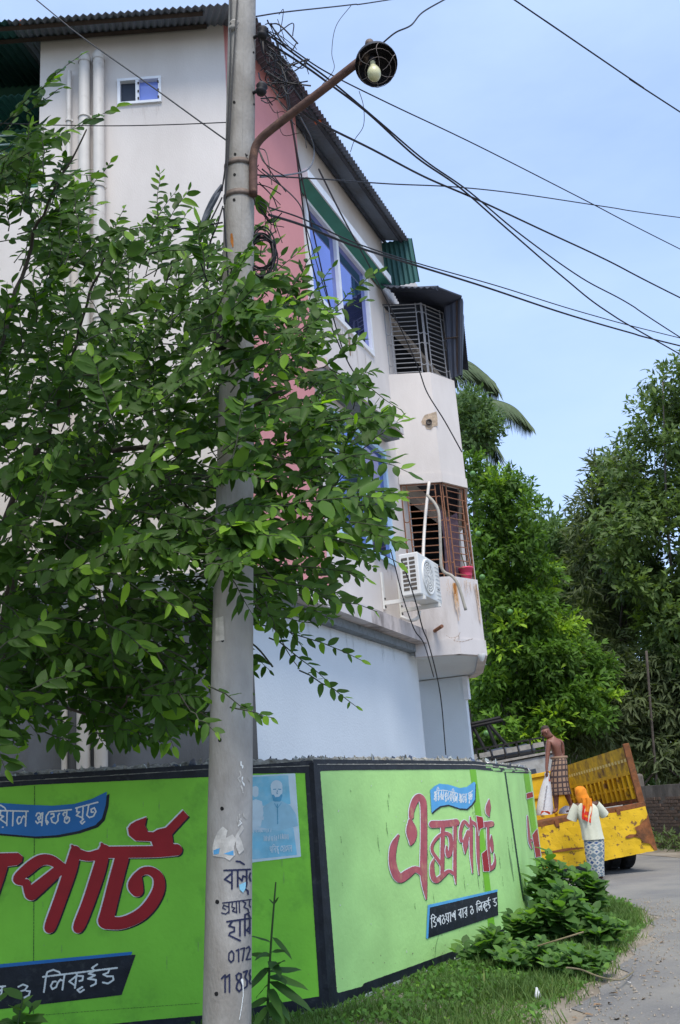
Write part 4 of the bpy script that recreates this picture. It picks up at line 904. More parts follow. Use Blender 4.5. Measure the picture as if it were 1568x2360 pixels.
# ---- cables: each run is one thing
def cable(name, label, pts, r=.008, m='cable', sag=None, n=8, group=None, cat='cable'):
    Q = [at_y(x, y, Y) for x, y, Y in pts]
    if name == 'overhead_cable':      # carry the run on past the frame
        if pts[-1][0] > 900 or pts[-1][1] < 0: d_ = (Q[-1] - Q[-2]) / np.linalg.norm(Q[-1] - Q[-2]); Q = Q + [Q[-1] + d_ * 9 + np.array([0, 0, .1]), Q[-1] + d_ * 18 + np.array([0, 0, .8])]
        if pts[0][0] < 100 or pts[0][1] < -5: d_ = (Q[0] - Q[1]) / np.linalg.norm(Q[0] - Q[1]); Q = [Q[0] + d_ * 12 + np.array([0, 0, .3]), Q[0] + d_ * 6] + Q
    P = smooth_path(Q, n)
    g = MB(); g.tube(P, r, 5); o = g.build(name, m); return tag(o, label, cat, group, 'thing')
C_ = cable
C_('overhead_cable', 'thin wire leaving the pole head along the top edge of the picture', [(591, 38, 6.0), (664, 27, 6.3), (810, 11, 7.2), (920, -4, 8)], .006)
C_('lamp_feed_wire', 'wire curling up from the lamp shade out of the picture top', [(878, 103, 5.6), (912, 75, 5.6), (948, 58, 5.7), (975, 28, 5.9), (1030, -4, 6.2)], .006)
C_('overhead_cable', 'straight thin wire passing just above the lamp arm towards the right edge', [(600, 60, 6.0), (680, 118, 6.2), (760, 170, 6.5), (900, 240, 7.2), (1100, 335, 8.2), (1350, 462, 9.6), (1580, 580, 11)], .006)
C_('overhead_cable', 'thick sagging cable crossing under the lamp, lowest where it leaves the frame', [(600, 85, 6.0), (700, 150, 6.2), (765, 197, 6.4), (850, 262, 6.8), (960, 362, 7.4), (1060, 432, 8.0), (1170, 528, 8.8), (1300, 640, 9.8), (1400, 718, 10.6), (1560, 812, 12)], .009)
C_('overhead_cable', 'cable twinned with the thick one, running a little above it', [(605, 70, 6.05), (700, 140, 6.25), (770, 192, 6.45), (880, 285, 7.0), (980, 370, 7.6), (1080, 440, 8.2), (1200, 540, 9.0), (1340, 640, 10.2), (1450, 700, 11), (1580, 785, 12)], .008)
C_('overhead_cable', 'long black cable from behind the lamp arm down to the tall trees', [(690, 250, 6.1), (740, 285, 6.3), (860, 345, 6.9), (980, 408, 7.6), (1100, 460, 8.3), (1250, 530, 9.3), (1400, 600, 10.4), (1580, 692, 12)], .0095)
C_('overhead_cable', 'nearly level wire crossing below the lamp arm', [(590, 403, 5.95), (660, 408, 6.2), (760, 414, 6.6), (900, 424, 7.3), (1050, 431, 8.0), (1200, 447, 8.9), (1400, 477, 10), (1580, 503, 11)], .006)
C_('overhead_cable', 'upper wire of the pair that skims the tin roof corner', [(620, 478, 6.0), (700, 505, 6.4), (820, 560, 7.0), (960, 606, 7.8), (1150, 660, 9), (1350, 722, 10.3), (1580, 782, 12)], .006)
C_('overhead_cable', 'lower heavier cable of the pair that skims the tin roof corner', [(620, 495, 6.0), (700, 520, 6.4), (820, 568, 7.0), (960, 612, 7.8), (1120, 662, 8.8), (1300, 722, 9.9), (1450, 766, 11), (1580, 800, 12)], .010)
C_('overhead_cable', 'wire across the upper right corner of the sky', [(1175, -8, 7), (1260, 50, 7.2), (1380, 132, 7.6), (1480, 200, 8), (1580, 266, 8.4)], .007)
C_('overhead_cable', 'diagonal wire crossing the cream wall from the upper left to the pole', [(75, -8, 7.4), (180, 78, 7.1), (330, 185, 6.7), (450, 272, 6.3), (520, 322, 6.05), (570, 358, 5.9)], .006)
C_('overhead_cable', 'thin level wire in front of the downpipes', [(-10, 284, 6.6), (120, 288, 6.4), (260, 290, 6.3), (400, 287, 6.2), (522, 282, 6.0)], .004)
C_('service_cable', 'loose wire hanging from the thin wire beside the lamp', [(810, 12, 7.2), (775, 60, 7.0), (765, 120, 6.9), (770, 160, 6.8), (740, 200, 6.6), (735, 225, 6.5)], .003)
C_('service_cable', 'dangling wire end below the straight wire right of the lamp', [(828, 210, 6.8), (838, 245, 6.8), (838, 290, 6.8), (818, 322, 6.8), (808, 350, 6.8)], .003)
C_('wall_cable', 'cable running down the edge of the pink panel', [(640, 100, 6.3), (655, 200, 7.0), (680, 330, 8.5), (695, 450, 9.8), (715, 590, 10.6), (752, 720, 10.9), (790, 815, 11.0)], .010)
C_('wall_cable', 'cable falling across the upper blue window', [(650, 130, 6.3), (668, 250, 7.0), (690, 380, 8.5), (728, 560, 10.4), (760, 700, 10.9), (800, 830, 11.2), (850, 900, 11.4)], .009)
C_('wall_cable', 'thin looping cable from pole to window edge', [(605, 390, 6.0), (640, 420, 6.6), (690, 470, 8), (705, 520, 9), (740, 640, 10.5), (770, 740, 10.8)], .006)
C_('wall_cable', 'grey cable looping under the roof edge beside the pink panel', [(690, 265, 7.0), (718, 320, 7.5), (724, 360, 7.6), (710, 390, 7.4), (670, 402, 6.9), (600, 408, 6.0)], .007, 'cable_grey')
C_('wall_cable', 'cable hanging along the upper balcony grille and down its bare wall', [(735, 390, 9.0), (790, 500, 10.5), (850, 610, 12.0), (890, 690, 12.9), (930, 770, 13.6), (965, 850, 14.0), (985, 905, 14.15), (1025, 970, 14.3), (1065, 1042, 14.6)], .010)
C_('wall_cable', 'cable dropping in front of the air conditioner side', [(900, 1265, 12.6), (912, 1310, 12.6), (930, 1380, 12.6), (955, 1450, 12.9), (978, 1485, 13.3), (1000, 1560, 14.6)], .008)
C_('wall_cable', 'two-strand cable dropping between the air conditioner brackets', [(925, 1290, 12.5), (945, 1345, 12.5), (962, 1400, 12.6), (975, 1450, 12.9), (990, 1490, 13.4), (1015, 1600, 15), (1028, 1740, 15.2)], .009)
for i, (lab, pts) in enumerate([('black cable taped down the front of the pole head', [(548, -10, 5.88), (540, 120, 5.87), (533, 240, 5.86), (526, 360, 5.86), (518, 470, 5.87)]), ('black cable down the left edge of the pole head', [(533, -10, 5.9), (531, 150, 5.89), (525, 300, 5.88), (520, 380, 5.88), (512, 440, 5.9)]), ('slim cable snaking down the middle of the pole behind leaves', [(516, 480, 5.9), (524, 600, 5.86), (532, 720, 5.85), (545, 800, 5.85), (560, 900, 5.86)]), ('loose cable loop beside the pole at its left', [(512, 455, 5.9), (490, 500, 5.9), (468, 540, 5.95), (460, 590, 6.0), (478, 650, 6.1)]), ('second loose cable loop left of the pole', [(514, 475, 5.9), (500, 520, 5.9), (485, 560, 5.95), (478, 620, 6.0)]), ('cable stub tying the bundle to the pole', [(513, 513, 5.9), (470, 520, 6.0), (420, 527, 6.2), (380, 522, 6.4)])]):
    C_('pole_cable', lab, pts, .006)
# knotted strands round the pole head: one tangle
tg = MB(); rn = random.Random(11)
for k in range(34):
    x0, y0 = rn.uniform(592, 640), rn.uniform(40, 260); x1, y1 = x0 + rn.uniform(20, 110), y0 + rn.uniform(-40, 120)
    if x1 - 590 > (y1 - 0) * .55 + 60: y1 = (x1 - 620) * 1.5
    pts = [(x0, y0), (x0 + (x1 - x0) * .3 + rn.uniform(-20, 20), y0 + (y1 - y0) * .3 + rn.uniform(-25, 35)), (x0 + (x1 - x0) * .65 + rn.uniform(-20, 20), y0 + (y1 - y0) * .65 + rn.uniform(-25, 35)), (x1, y1)]
    Y0 = rn.uniform(5.9, 6.3); tg.tube(smooth_path([at_y(x, y, Y0 + rn.uniform(-.06, .06)) for x, y in pts], 5), rn.choice([.003, .0045, .006]), 4)
for k in range(12):
    x0 = rn.uniform(592, 600); y0 = rn.uniform(340, 480); x1 = x0 + rn.uniform(10, 70); y1 = y0 + rn.uniform(20, 120)
    tg.tube(smooth_path([at_y(x, y, 5.98 + rn.uniform(-.05, .1)) for x, y in [(x0, y0), (x0 + rn.uniform(0, 30), y0 + rn.uniform(0, 50)), (x1, y1)]], 5), .004, 4)
o = tg.build('cable_tangle', 'cable'); tag(o, 'messy knot of thin black wires clinging to the pole head', 'cable tangle', kind='stuff')
# insulators on the pole head
for i, (x, y, lab) in enumerate([(606, 76, 'dark knob insulator on the pole head above the tangle'), (603, 205, 'dark knob insulator below the tangle, beside the pink panel'), (540, 62, 'grey knob insulator at the left edge of the pole head')]):
    m = MB(); c = at_y(x, y, 5.92); m.lathe([(0, -.05), (.03, -.045), (.042, -.02), (.03, 0), (.044, .02), (.03, .045), (0, .05)], c, (.2, 0, 1), 14); m.tube([c, c + np.array([-.09 if x > 560 else .05, .05, 0])], .012, 8)
    o = m.build('insulator', 'lamp_black' if i < 2 else 'pole_concrete', smooth=True); tag(o, lab, 'insulator', kind='thing')
# coiled spare cable right of the pole and the wrapped bundle left of it
cc = MB()
for k in range(9):
    rx, ry, ph = rn.uniform(24, 36), rn.uniform(38, 58), rn.uniform(0, 6.28); cx, cy = 604 + rn.uniform(-4, 4), 585 + rn.uniform(-10, 12)
    cc.tube([at_y(cx + rx * math.cos(a), cy + ry * math.sin(a), 6.0 + .03 * math.sin(a * 2 + ph)) for a in np.linspace(ph, ph + 6.28, 22)], .006, 5)
o = cc.build('cable_coil', 'cable'); tag(o, 'coil of spare black cable hung on the right side of the pole', 'cable coil', kind='thing')
bd = MB()
for k in range(10):
    a = rn.uniform(-6, 6); bd.tube(smooth_path([at_y(512 + a * .2, 428 + a * .3, 5.93 + .02 * math.sin(k)), at_y(497 + a, 455 + a * .5, 5.93 + .03 * math.sin(k * 2)), at_y(478 + a * .8, 492 + a * .5, 5.93), at_y(464 + a * .15, 523, 5.93)], 5), .009, 5)
o = bd.build('cable_bundle', 'cable_grey'); tag(o, 'tied dark grey bundle of cable slung left of the pole', 'cable bundle', kind='thing')
# junction box low behind leaves
m = MB(); m.box(pole_surf([(505, 760)], .05)[0], (.09, .10, .26)); o = m.build('junction_box', 'cable'); bevel(o, .01); tag(o, 'black box strapped to the pole behind the leaves', 'junction box', kind='thing')
# ---- poster on the green wall right of the pole
ps = lambda px, off: left_surf(px, off)
po = MB(); quad = [C6(*p) for p in [(40, 300), (425, 282), (466, 872), (60, 920)]]
o = paint('poster', [], [quad], 'poster_white', ps, .0045, None, cell=2.5); tag(o, 'faded pale blue paper poster with two printed figures pasted beside the pole', 'poster', kind='thing')
POSTER = o
ink = lambda name, st, pl, m, off, cell=.8: paint(name, st, pl, m, ps, off, POSTER, cell=cell)
S6 = lambda w, *l: [[(*C6(x, y), w) for x, y in q] for q in l]
ink('printed_sky', [], [[C6(*p) for p in [(60, 310), (375, 295), (392, 500), (70, 520)]]], 'poster_cyan', .0055, 2)
ink('printed_panel', [], [[C6(*p) for p in [(70, 690), (412, 665), (438, 860), (80, 895)]]], 'poster_cyan', .0055, 2)
ink('printed_body', [], [[C6(*p) for p in [(150, 660), (165, 560), (215, 505), (260, 480), (330, 478), (390, 510), (430, 570), (445, 655), (300, 690)]]], 'poster_mid', .0065, 1.2)
ink('printed_head', [[(*C6(292, 372), 27), (*C6(294, 410), 26), (*C6(297, 450), 17)]], [], 'poster_white', .0075)
ink('printed_beard', [[(*C6(268, 440), 5), (*C6(280, 468), 9), (*C6(312, 468), 9), (*C6(326, 438), 5)]] + S6(2.2, [(272, 396), (286, 394)], [(306, 394), (322, 396)], [(290, 452), (308, 452)]) + S6(1.4, [(298, 402), (294, 426), (302, 428)]), [], 'poster_ink', .0085, .6)
ink('printed_head', [[(*C6(142, 395), 15), (*C6(143, 430), 13)]], [], 'poster_white', .0075)
ink('printed_body', [], [[C6(*p) for p in [(110, 660), (110, 480), (145, 465), (190, 480), (200, 560), (180, 660)]]], 'poster_white', .007, 1.2)
ink('printed_tie', S6(2, [(298, 500), (300, 640)]) + S6(1.4, [(278, 495), (298, 530), (326, 492)]), [], 'poster_ink', .0085, .6)
ink('printed_words', write(['m', 'i', 'n', 'nt', 'u', ' ', 'E', 'h', 'a', 'E', 's', 'n'], (C6(245, 842), C6(402, 832)), ((0, -13), (0, -13)), 1.5), [], 'poster_white', .0085, .5)
_pr = random.Random(4); bl = []
for x0, x1, y0, hh in ((205, 295, 760, 34), (305, 390, 748, 34), (120, 200, 610, 22), (120, 260, 700, 26)):
    x = x0
    while x < x1:
        w = _pr.uniform(6, 16); bl.append([(*C6(x, y0 - _pr.uniform(0, 6)), 2.0), (*C6(x + _pr.uniform(-3, 3), y0 - hh + _pr.uniform(-4, 6)), 1.6)]); x += w
ink('printed_blur', bl, [], 'poster_white', .0085, .6)
# ================================================================ air conditioner and things on the balcony
mat('ac_white', (0.70, 0.70, 0.67), .5, .04, 6, stain=(.55, .53, .48), stain_scale=5, stain_amt=.3)
mat('ac_dark', (0.10, 0.085, 0.07), .8, .3, 20)
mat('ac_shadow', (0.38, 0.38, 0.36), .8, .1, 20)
mat('hose_grey', (0.34, 0.32, 0.27), .6, .15, 20)
mat('bright_pvc', (0.72, 0.72, 0.70), .5, .05, 8)
mat('purple_cloth', (0.115, 0.075, 0.095), .95, .3, 12, .4, 80)
mat('pink_plastic', (0.62, 0.06, 0.13), .4, .1, 6)
ac = thing('air_conditioner', 'white outdoor air conditioner unit bolted on brackets beside the rusty balcony', 'air conditioner', fw(4.0, .34, 4.27))
T0, T1, N0, N1, Z0, Z1 = 3.92, 4.90, .33, .62, 4.27, 4.88
rotF = Matrix.Rotation(-FA, 3, 'Z')       # local y along the wall, x outwards
def abox(name, t0, t1, n0, n1, z0, z1, m, parent, bw_=None):
    g = MB(); c = fw((t0 + t1) / 2, (n0 + n1) / 2, (z0 + z1) / 2); g.box(c, (n1 - n0, t1 - t0, z1 - z0), rotF); o = g.build(name, m, parent)
    if bw_: bevel(o, bw_)
    return o
body = abox('casing', T0, T1, N0, N1, Z0, Z1, 'ac_white', ac, .015)
for col, nn in ((0, N0 + .045), (1, N0 + .155)):
    for k in range(8):
        z = Z0 + .07 + k * .062; abox('vent', T0 - .004, T0 + .02, nn, nn + .085, z, z + .04, 'ac_dark', body)
fc = fw((T0 + T1) / 2 - .1, N1 + .004, (Z0 + Z1) / 2); axn = (FN[0], FN[1], 0)
g = MB(); g.lathe([(.262, -.012), (.262, .012), (.245, .02), (.235, .012)], fc, axn, 30); fr = g.build('fan_ring', 'ac_white', ac, smooth=True)
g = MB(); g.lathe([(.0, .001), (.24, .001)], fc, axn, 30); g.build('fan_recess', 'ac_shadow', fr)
g = MB()
for r in np.linspace(.04, .23, 6): g.lathe([(r - .011, .011), (r, .0155), (r + .011, .011)], fc, axn, 30)
for k in range(16):
    a = k * math.pi / 8; u = np.array([*(FD * math.cos(a)), math.sin(a)]); c0 = np.array(fc) + np.array(axn) * .013
    g.tube([c0 + u * .02, c0 + u * .236], .003, 4)
g.build('fan_guard', 'ac_white', fr)
for k in range(9): abox('louvre', T1 - .22, T1 - .03, N1 - .001, N1 + .006, Z0 + .05 + k * .06, Z0 + .062 + k * .06, 'ac_white', body)
abox('badge', T1 - .17, T1 - .08, N1 + .001, N1 + .004, Z0 + .18, Z0 + .205, 'ac_dark', body)
for t in (T0 + .12, T1 - .15):
    b = abox('bracket', t - .025, t + .025, 0.01, N1 + .02, Z0 - .06, Z0 - .005, 'ac_white', ac)
    abox('bracket_plate', t - .03, t + .03, .004, .03, Z0 - .12, Z0 + .42, 'ac_white', b)
    for k in range(3): abox('bolt', t - .013, t + .013, .03, .045, Z0 - .10 + k * .06, Z0 - .075 + k * .06, 'steel_bolt', b)
def curve_thing(name, label, cat, P, r, m, sides=8):
    g = MB(); g.tube(P, r, sides); o = g.build(name, m, smooth=True); return tag(o, label, cat, kind='thing')
curve_thing('pipe_cover', 'white wrapped pipe climbing from the air conditioner to the balcony ceiling', 'pipe', smooth_path([fw(4.75, .42, 4.8), fw(5.0, .40, 5.3), fw(5.25, .42, 5.9), fw(5.42, .46, 6.36)], 5), .025, 'pvc')
_hz = lambda x, y, Y: at_y(*C4(x, y), Y)
curve_thing('drain_hose', 'pale grey hose hanging out of the rusty grille and down the parapet', 'hose', smooth_path([_hz(640, 365, 14.55), _hz(700, 430, 14.35), _hz(745, 520, 14.25), _hz(758, 700, 14.2), _hz(765, 900, 14.2), _hz(770, 1030, 14.2), _hz(800, 1090, 14.2), _hz(870, 1125, 14.18), _hz(920, 1190, 14.15), _hz(960, 1300, 14.15), _hz(1002, 1448, 14.15)], 6), .024, 'hose_grey')
curve_thing('elbow_pipe', 'short curled pale pipe under the air conditioner', 'pipe', smooth_path([fw(4.6, .05, 4.12), fw(4.62, .2, 4.05), fw(4.66, .3, 4.08), fw(4.68, .32, 4.18)], 5), .026, 'bright_pvc')
# cloth hung inside the lower balcony
g = MB(); rows = []
for j in range(14):
    v = j / 13; row = []
    for i in range(12):
        u = i / 11; row.append(fw(5.72 + u * .42 + .0 * v, .48 + u * .16 + .03 * math.sin(u * 14 + v * 3), 6.0 - .12 * math.sin(u * 3.1) - v * 1.05))
    rows.append(row)
g.sheet(rows); o = g.build('hanging_cloth', 'purple_cloth', smooth=True); tag(o, 'dull purple cloth hung up behind the rusty balcony grille', 'cloth', kind='thing')
c = np.array(fw(6.02, .74, 4.83)); pt = thing('flower_pot', 'bright pink flower pot standing in the corner of the rusty balcony', 'flower pot', c)
g = MB(); g.lathe([(0, 0), (.075, 0), (.11, .16), (.122, .165), (.122, .19), (.108, .19), (.09, .05)], c, (0, 0, 1), 18); g.build('pot', 'pink_plastic', pt, smooth=True)
mat('pot_stem', (.10, .12, .05), .9)
g = MB(); g.tube([c + [0, 0, .1], c + [-.02, 0, .28], c + [-.05, -.01, .42]], .008, 5); g.build('stem', 'pot_stem', pt)
# security lamp under the bay
c = at_z(*C4(1150, 1862), 3.60); g = MB(); g.lathe([(.06, 0), (.06, -.02), (.05, -.05), (.03, -.1), (0, -.12)], c, (0, 0, 1), 16); o = g.build('soffit_light', 'bright_pvc', smooth=True); tag(o, 'small white light fixture under the lower balcony', 'light', kind='thing')
# ================================================================ foliage helpers
def leaf_mesh(name, m, L=1.0, Wd=.42, fold=.10, curl=.12, seg=5, twist=0.0):
    # a leaf from (0,0,0) to (0,L,0), folded on the midrib
    v, f = [], []
    for i in range(seg + 1):
        u = i / seg; w = Wd * .5 * 2.75 * (max(u, .001) ** .65) * (max(1 - u, .0) ** .85); z = -curl * u * u + .02 * math.sin(u * 9)
        tw = twist * u
        v += [(-w, u * L, z + fold * w * 2 + tw * w), (0, u * L, z), (w, u * L, z + fold * w * 2 - tw * w)]
    for i in range(seg):
        a = i * 3; f += [(a, a + 1, a + 4, a + 3), (a + 1, a + 2, a + 5, a + 4)]
    me = bpy.data.meshes.new(name); me.from_pydata(v, [], [tuple(reversed(q)) for q in f]); me.materials.append(MATS[m]); me.polygons.foreach_set('use_smooth', [True] * len(f)); me.update()
    return me
def template(me):
    return np.array([v.co[:] for v in me.vertices]), [tuple(p.vertices) for p in me.polygons]
class Leaves:
    def __init__(s): s.V = []; s.Fc = []; s.T = []; s.n = 0
    def add(s, T, M4, tint):
        v, f = T; A = np.array(M4); P = v @ A[:3, :3].T + A[:3, 3]; s.V.append(P); s.Fc.append((f, s.n)); s.T.append((tint, len(f))); s.n += len(P)
    def build(s, name, m, parent=None, kind='stuff'):
        V = np.concatenate(s.V); F_ = [tuple(i + b for i in q) for f, b in s.Fc for q in f]
        me = bpy.data.meshes.new(name); me.from_pydata(V.tolist(), [], F_); me.materials.append(MATS[m])
        at = me.attributes.new('tint', 'FLOAT', 'FACE'); at.data.foreach_set('value', np.concatenate([[t] * k for t, k in s.T]).astype(np.float32))
        me.polygons.foreach_set('use_smooth', [True] * len(F_)); me.update()
        return link(name, me, parent, kind)
def frame_of(d, up):
    y = Vector(d).normalized(); z = Vector(up) - y * Vector(up).dot(y)
    z = z.normalized() if z.length > 1e-4 else y.orthogonal().normalized(); x = y.cross(z)
    return Matrix((x, y, z)).transposed()
def rv(r, s=1.0): return Vector((r.uniform(-s, s), r.uniform(-s, s), r.uniform(-s, s)))
# ================================================================ the guava-like tree leaning over the wall
mat('bark', (0.085, 0.07, 0.058), .9, .3, 14, .6, 60)
mat('twig_bark', (0.05, 0.055, 0.035), .9, .3, 14)
leaf_mat('near_leaf', (.021, .056, .006), (.060, .155, .012), (.28, .50, .030), (.068, .12, .028), .34, .5)
leaf_mat('near_leaf_single', (.021, .056, .006), (.060, .155, .012), (.28, .50, .030), (.068, .12, .028), .34, .5, obj_random=True)
gt = thing('broadleaf_tree', 'leafy green tree leaning over the boundary wall in front of the house', 'tree', (-3.9, 9.6, 0))
rnd = random.Random(21)
LM = [leaf_mesh('leaf', 'near_leaf_single', 1, wd, fo, cu, 5, tw) for wd, fo, cu, tw in ((.42, .12, .14, .0), (.46, .08, .05, .25), (.37, .22, .26, -.2), (.43, .05, -.06, .15), (.34, .3, .34, .3), (.4, .16, .02, -.35))]
LT = [template(m) for m in LM]
allv = []           # (matrix, variant, tint, visibility score)
tw_mb = MB(); br_mb = MB()
def twig(p0, p1, nl, size, young=.15, droop=.04, up=(.05, -.85, .55), r=.005, flat=.3):
    p0, p1 = Vector(p0), Vector(p1); L = (p1 - p0).length; d = (p1 - p0) / L
    pts = []
    for k in range(6):
        u = k / 5; pts.append(p0 + (p1 - p0) * u + Vector((0, 0, -droop * L * 4 * u * (1 - u) * -1)) + rv(rnd, .012) * (0 < k < 5))
    tw_mb.tube(pts, [r * (1 - .6 * k / 5) for k in range(6)], 4)
    upv = Vector(up).normalized()
    for i in range(nl):
        u = .12 + .88 * (i + .5) / nl; k = min(4, int(u * 5)); p = pts[k].lerp(pts[k + 1], u * 5 - k); dd = (pts[k + 1] - pts[k]).normalized()
        side = dd.cross(upv); side = side.normalized() if side.length > .05 else dd.orthogonal().normalized()
        sg = 1 if i % 2 else -1; a = rnd.uniform(.75, 1.15) if i < nl - 1 else rnd.uniform(.0, .3)
        ld = dd * math.cos(a) + side * sg * math.sin(a) + rv(rnd, flat) + Vector((0, 0, rnd.uniform(-.35, .15)))
        sz = size * 1.1 * rnd.uniform(.6, 1.2) * (1 if u < .8 else .75); tip = max(0, (u - .7) / .3)
        tint = min(.72, max(0, rnd.gauss(.38, .17)) + .1 * tip)
        if rnd.random() < young * tip * 2.2: tint = rnd.uniform(.85, 1)
        if rnd.random() < .012: tint = rnd.uniform(.8, .95)
        R = frame_of(ld, upv + rv(rnd, .62)); M4 = Matrix.Translation(p) @ R.to_4x4() @ Matrix.Diagonal((sz * rnd.uniform(.85, 1.15), sz, sz, 1))
        allv.append((M4, rnd.randrange(6), tint, p))
def tw_px(x0, y0, Y0, x1, y1, Y1, nl, size, **k): twig(at_y(x0, y0, Y0), at_y(x1, y1, Y1), nl, size, **k)
# twigs one can pick out along the outline
for a in [(10, 300, 6.2, 190, 125, 5.9, 13, .13), (30, 380, 6.1, 275, 245, 5.8, 17, .15), (0, 290, 6.0, 130, 180, 5.8, 12, .145), (-10, 400, 5.8, 160, 300, 5.7, 14, .15), (0, 350, 6.0, 110, 290, 5.9, 9, .14), (-10, 430, 5.9, 215, 405, 5.7, 14, .15), (-20, 470, 5.8, 130, 360, 5.7, 12, .15), (20, 480, 6.0, 190, 440, 5.8, 12, .14), (-30, 380, 6.2, 90, 330, 6.0, 10, .14), (40, 540, 5.9, 210, 500, 5.8, 12, .13), (60, 260, 6.1, 150, 200, 6.0, 8, .12), (100, 520, 6.0, 240, 470, 5.8, 10, .14),
          (362, 540, 6.6, 368, 392, 6.6, 17, .085), (390, 560, 6.6, 432, 488, 6.5, 10, .09), (180, 560, 5.9, 405, 522, 5.8, 14, .12), (250, 620, 5.9, 465, 560, 5.8, 13, .12), (330, 640, 5.9, 520, 570, 5.7, 11, .13), (500, 650, 5.7, 555, 590, 5.55, 7, .11),
          (480, 800, 5.55, 690, 690, 5.5, 13, .145), (520, 740, 5.5, 570, 640, 5.45, 8, .13), (600, 590, 6.2, 624, 455, 6.1, 8, .15), (610, 660, 6.3, 700, 570, 6.2, 10, .12), (640, 720, 6.3, 725, 580, 6.2, 11, .12), (690, 730, 6.4, 770, 612, 6.3, 10, .10),
          (760, 720, 6.5, 878, 625, 6.4, 12, .11), (700, 760, 6.4, 850, 690, 6.3, 10, .11), (640, 820, 6.2, 800, 770, 6.1, 11, .13), (640, 880, 5.9, 700, 800, 5.7, 8, .15), (620, 960, 5.8, 745, 930, 5.6, 9, .17), (700, 920, 6.2, 840, 880, 6.1, 11, .12),
          (760, 850, 6.3, 925, 945, 6.2, 13, .10), (720, 980, 6.1, 930, 960, 6.0, 12, .12), (760, 1040, 6.1, 945, 1090, 6.0, 12, .14), (700, 1090, 6.0, 890, 1040, 5.9, 11, .13), (640, 1165, 5.6, 890, 1150, 5.5, 17, .165), (720, 1120, 5.9, 930, 1150, 5.8, 11, .13),
          (700, 1210, 5.9, 905, 1215, 5.8, 10, .12), (760, 1240, 6.0, 925, 1300, 5.9, 12, .11), (620, 1250, 5.7, 780, 1235, 5.5, 9, .16), (640, 1300, 5.9, 850, 1335, 5.8, 11, .12), (600, 1330, 5.8, 770, 1380, 5.7, 10, .14), (660, 1370, 6.0, 870, 1410, 5.9, 12, .10),
          (590, 1420, 6.0, 715, 1435, 5.9, 9, .12), (600, 1440, 6.1, 840, 1525, 6.0, 14, .085), (620, 1470, 6.1, 755, 1570, 6.0, 10, .085), (690, 1545, 6.1, 826, 1632, 6.0, 11, .075), (590, 1400, 6.0, 700, 1495, 6.0, 10, .09), (480, 1580, 5.5, 580, 1640, 5.5, 6, .09), (530, 1630, 5.5, 632, 1655, 5.5, 7, .08),
          (300, 1100, 5.6, 385, 1075, 5.5, 8, .13), (330, 1350, 5.6, 408, 1400, 5.5, 7, .12), (230, 1310, 5.6, 340, 1370, 5.5, 6, .14), (300, 1080, 5.7, 410, 1000, 5.6, 8, .12), (440, 1640, 5.6, 500, 1690, 5.5, 6, .10), (0, 1200, 5.8, 110, 1230, 5.7, 7, .12), (150, 1480, 6.2, 290, 1560, 6.0, 10, .11), (60, 1500, 6.4, 210, 1590, 6.2, 10, .11), (250, 1500, 6.2, 380, 1600, 6.0, 10, .11), (10, 1580, 6.3, 140, 1660, 6.1, 9, .11), (180, 1600, 6.4, 330, 1680, 6.2, 9, .10), (330, 1590, 6.0, 455, 1560, 5.9, 9, .10), (90, 1420, 6.0, 230, 1450, 5.8, 10, .12), (280, 1420, 6.0, 420, 1470, 5.8, 10, .12), (0, 1440, 6.1, 120, 1520, 5.9, 9, .12), (360, 1500, 6.1, 470, 1570, 6.0, 8, .10), (230, 1640, 6.8, 380, 1690, 6.6, 8, .10), (120, 1300, 5.9, 250, 1370, 5.7, 9, .13), (380, 1330, 5.9, 470, 1420, 5.8, 9, .12)]:
    tw_px(*a, young=.5 if a[1] < 700 or a[5] < 5.7 else .25)
CROWN = [(-60, 330), (20, 350), (100, 390), (150, 470), (215, 540), (300, 560), (380, 560), (440, 540), (500, 600), (590, 660), (620, 700), (690, 740), (730, 800), (770, 860), (830, 960), (840, 1040), (850, 1110), (830, 1150), (830, 1220), (810, 1280), (760, 1310), (720, 1370), (690, 1430), (600, 1440), (500, 1480), (470, 1560), (420, 1620), (300, 1620), (200, 1560), (100, 1600), (-60, 1680)]
cnt = 0
while cnt < 800:
    x, y = rnd.uniform(-60, 940), rnd.uniform(180, 1680)
    if not in_poly(x, y, CROWN): continue
    dens = 1.0 if y < 1250 else max(.30, 1 - (y - 1250) / 330)
    if y > 1380 and x > 480: dens *= .5
    if x > 600: dens *= .6
    if x < 320 and y < 760: dens *= .55
    if 320 <= x < 600 and y < 700: dens *= .6
    if x < 470 and y > 1250: dens = max(dens, .42)
    if rnd.random() > dens: continue
    ang = math.atan2(y - 1350, x + 250) + rnd.gauss(0, .55)
    Lp = rnd.uniform(80, 185) if x < 600 else rnd.uniform(60, 115)
    if 455 < x < 610:
        Y0 = rnd.uniform(5.35, 5.75) if (x < 545 and 620 < y < 1330 and rnd.random() < .55) else rnd.uniform(6.35, 8.0)
    elif x >= 610: Y0 = rnd.uniform(5.7, 7.8)
    else: Y0 = rnd.uniform(5.5, 8.2)
    x1, y1 = x + Lp * math.cos(ang), y + Lp * math.sin(ang)
    tw_px(x, y, Y0 + rnd.uniform(-.15, .15), x1, y1, Y0 - rnd.uniform(-.1, .3), rnd.randint(12, 19), rnd.uniform(.085, .145), young=.22)
    cnt += 1
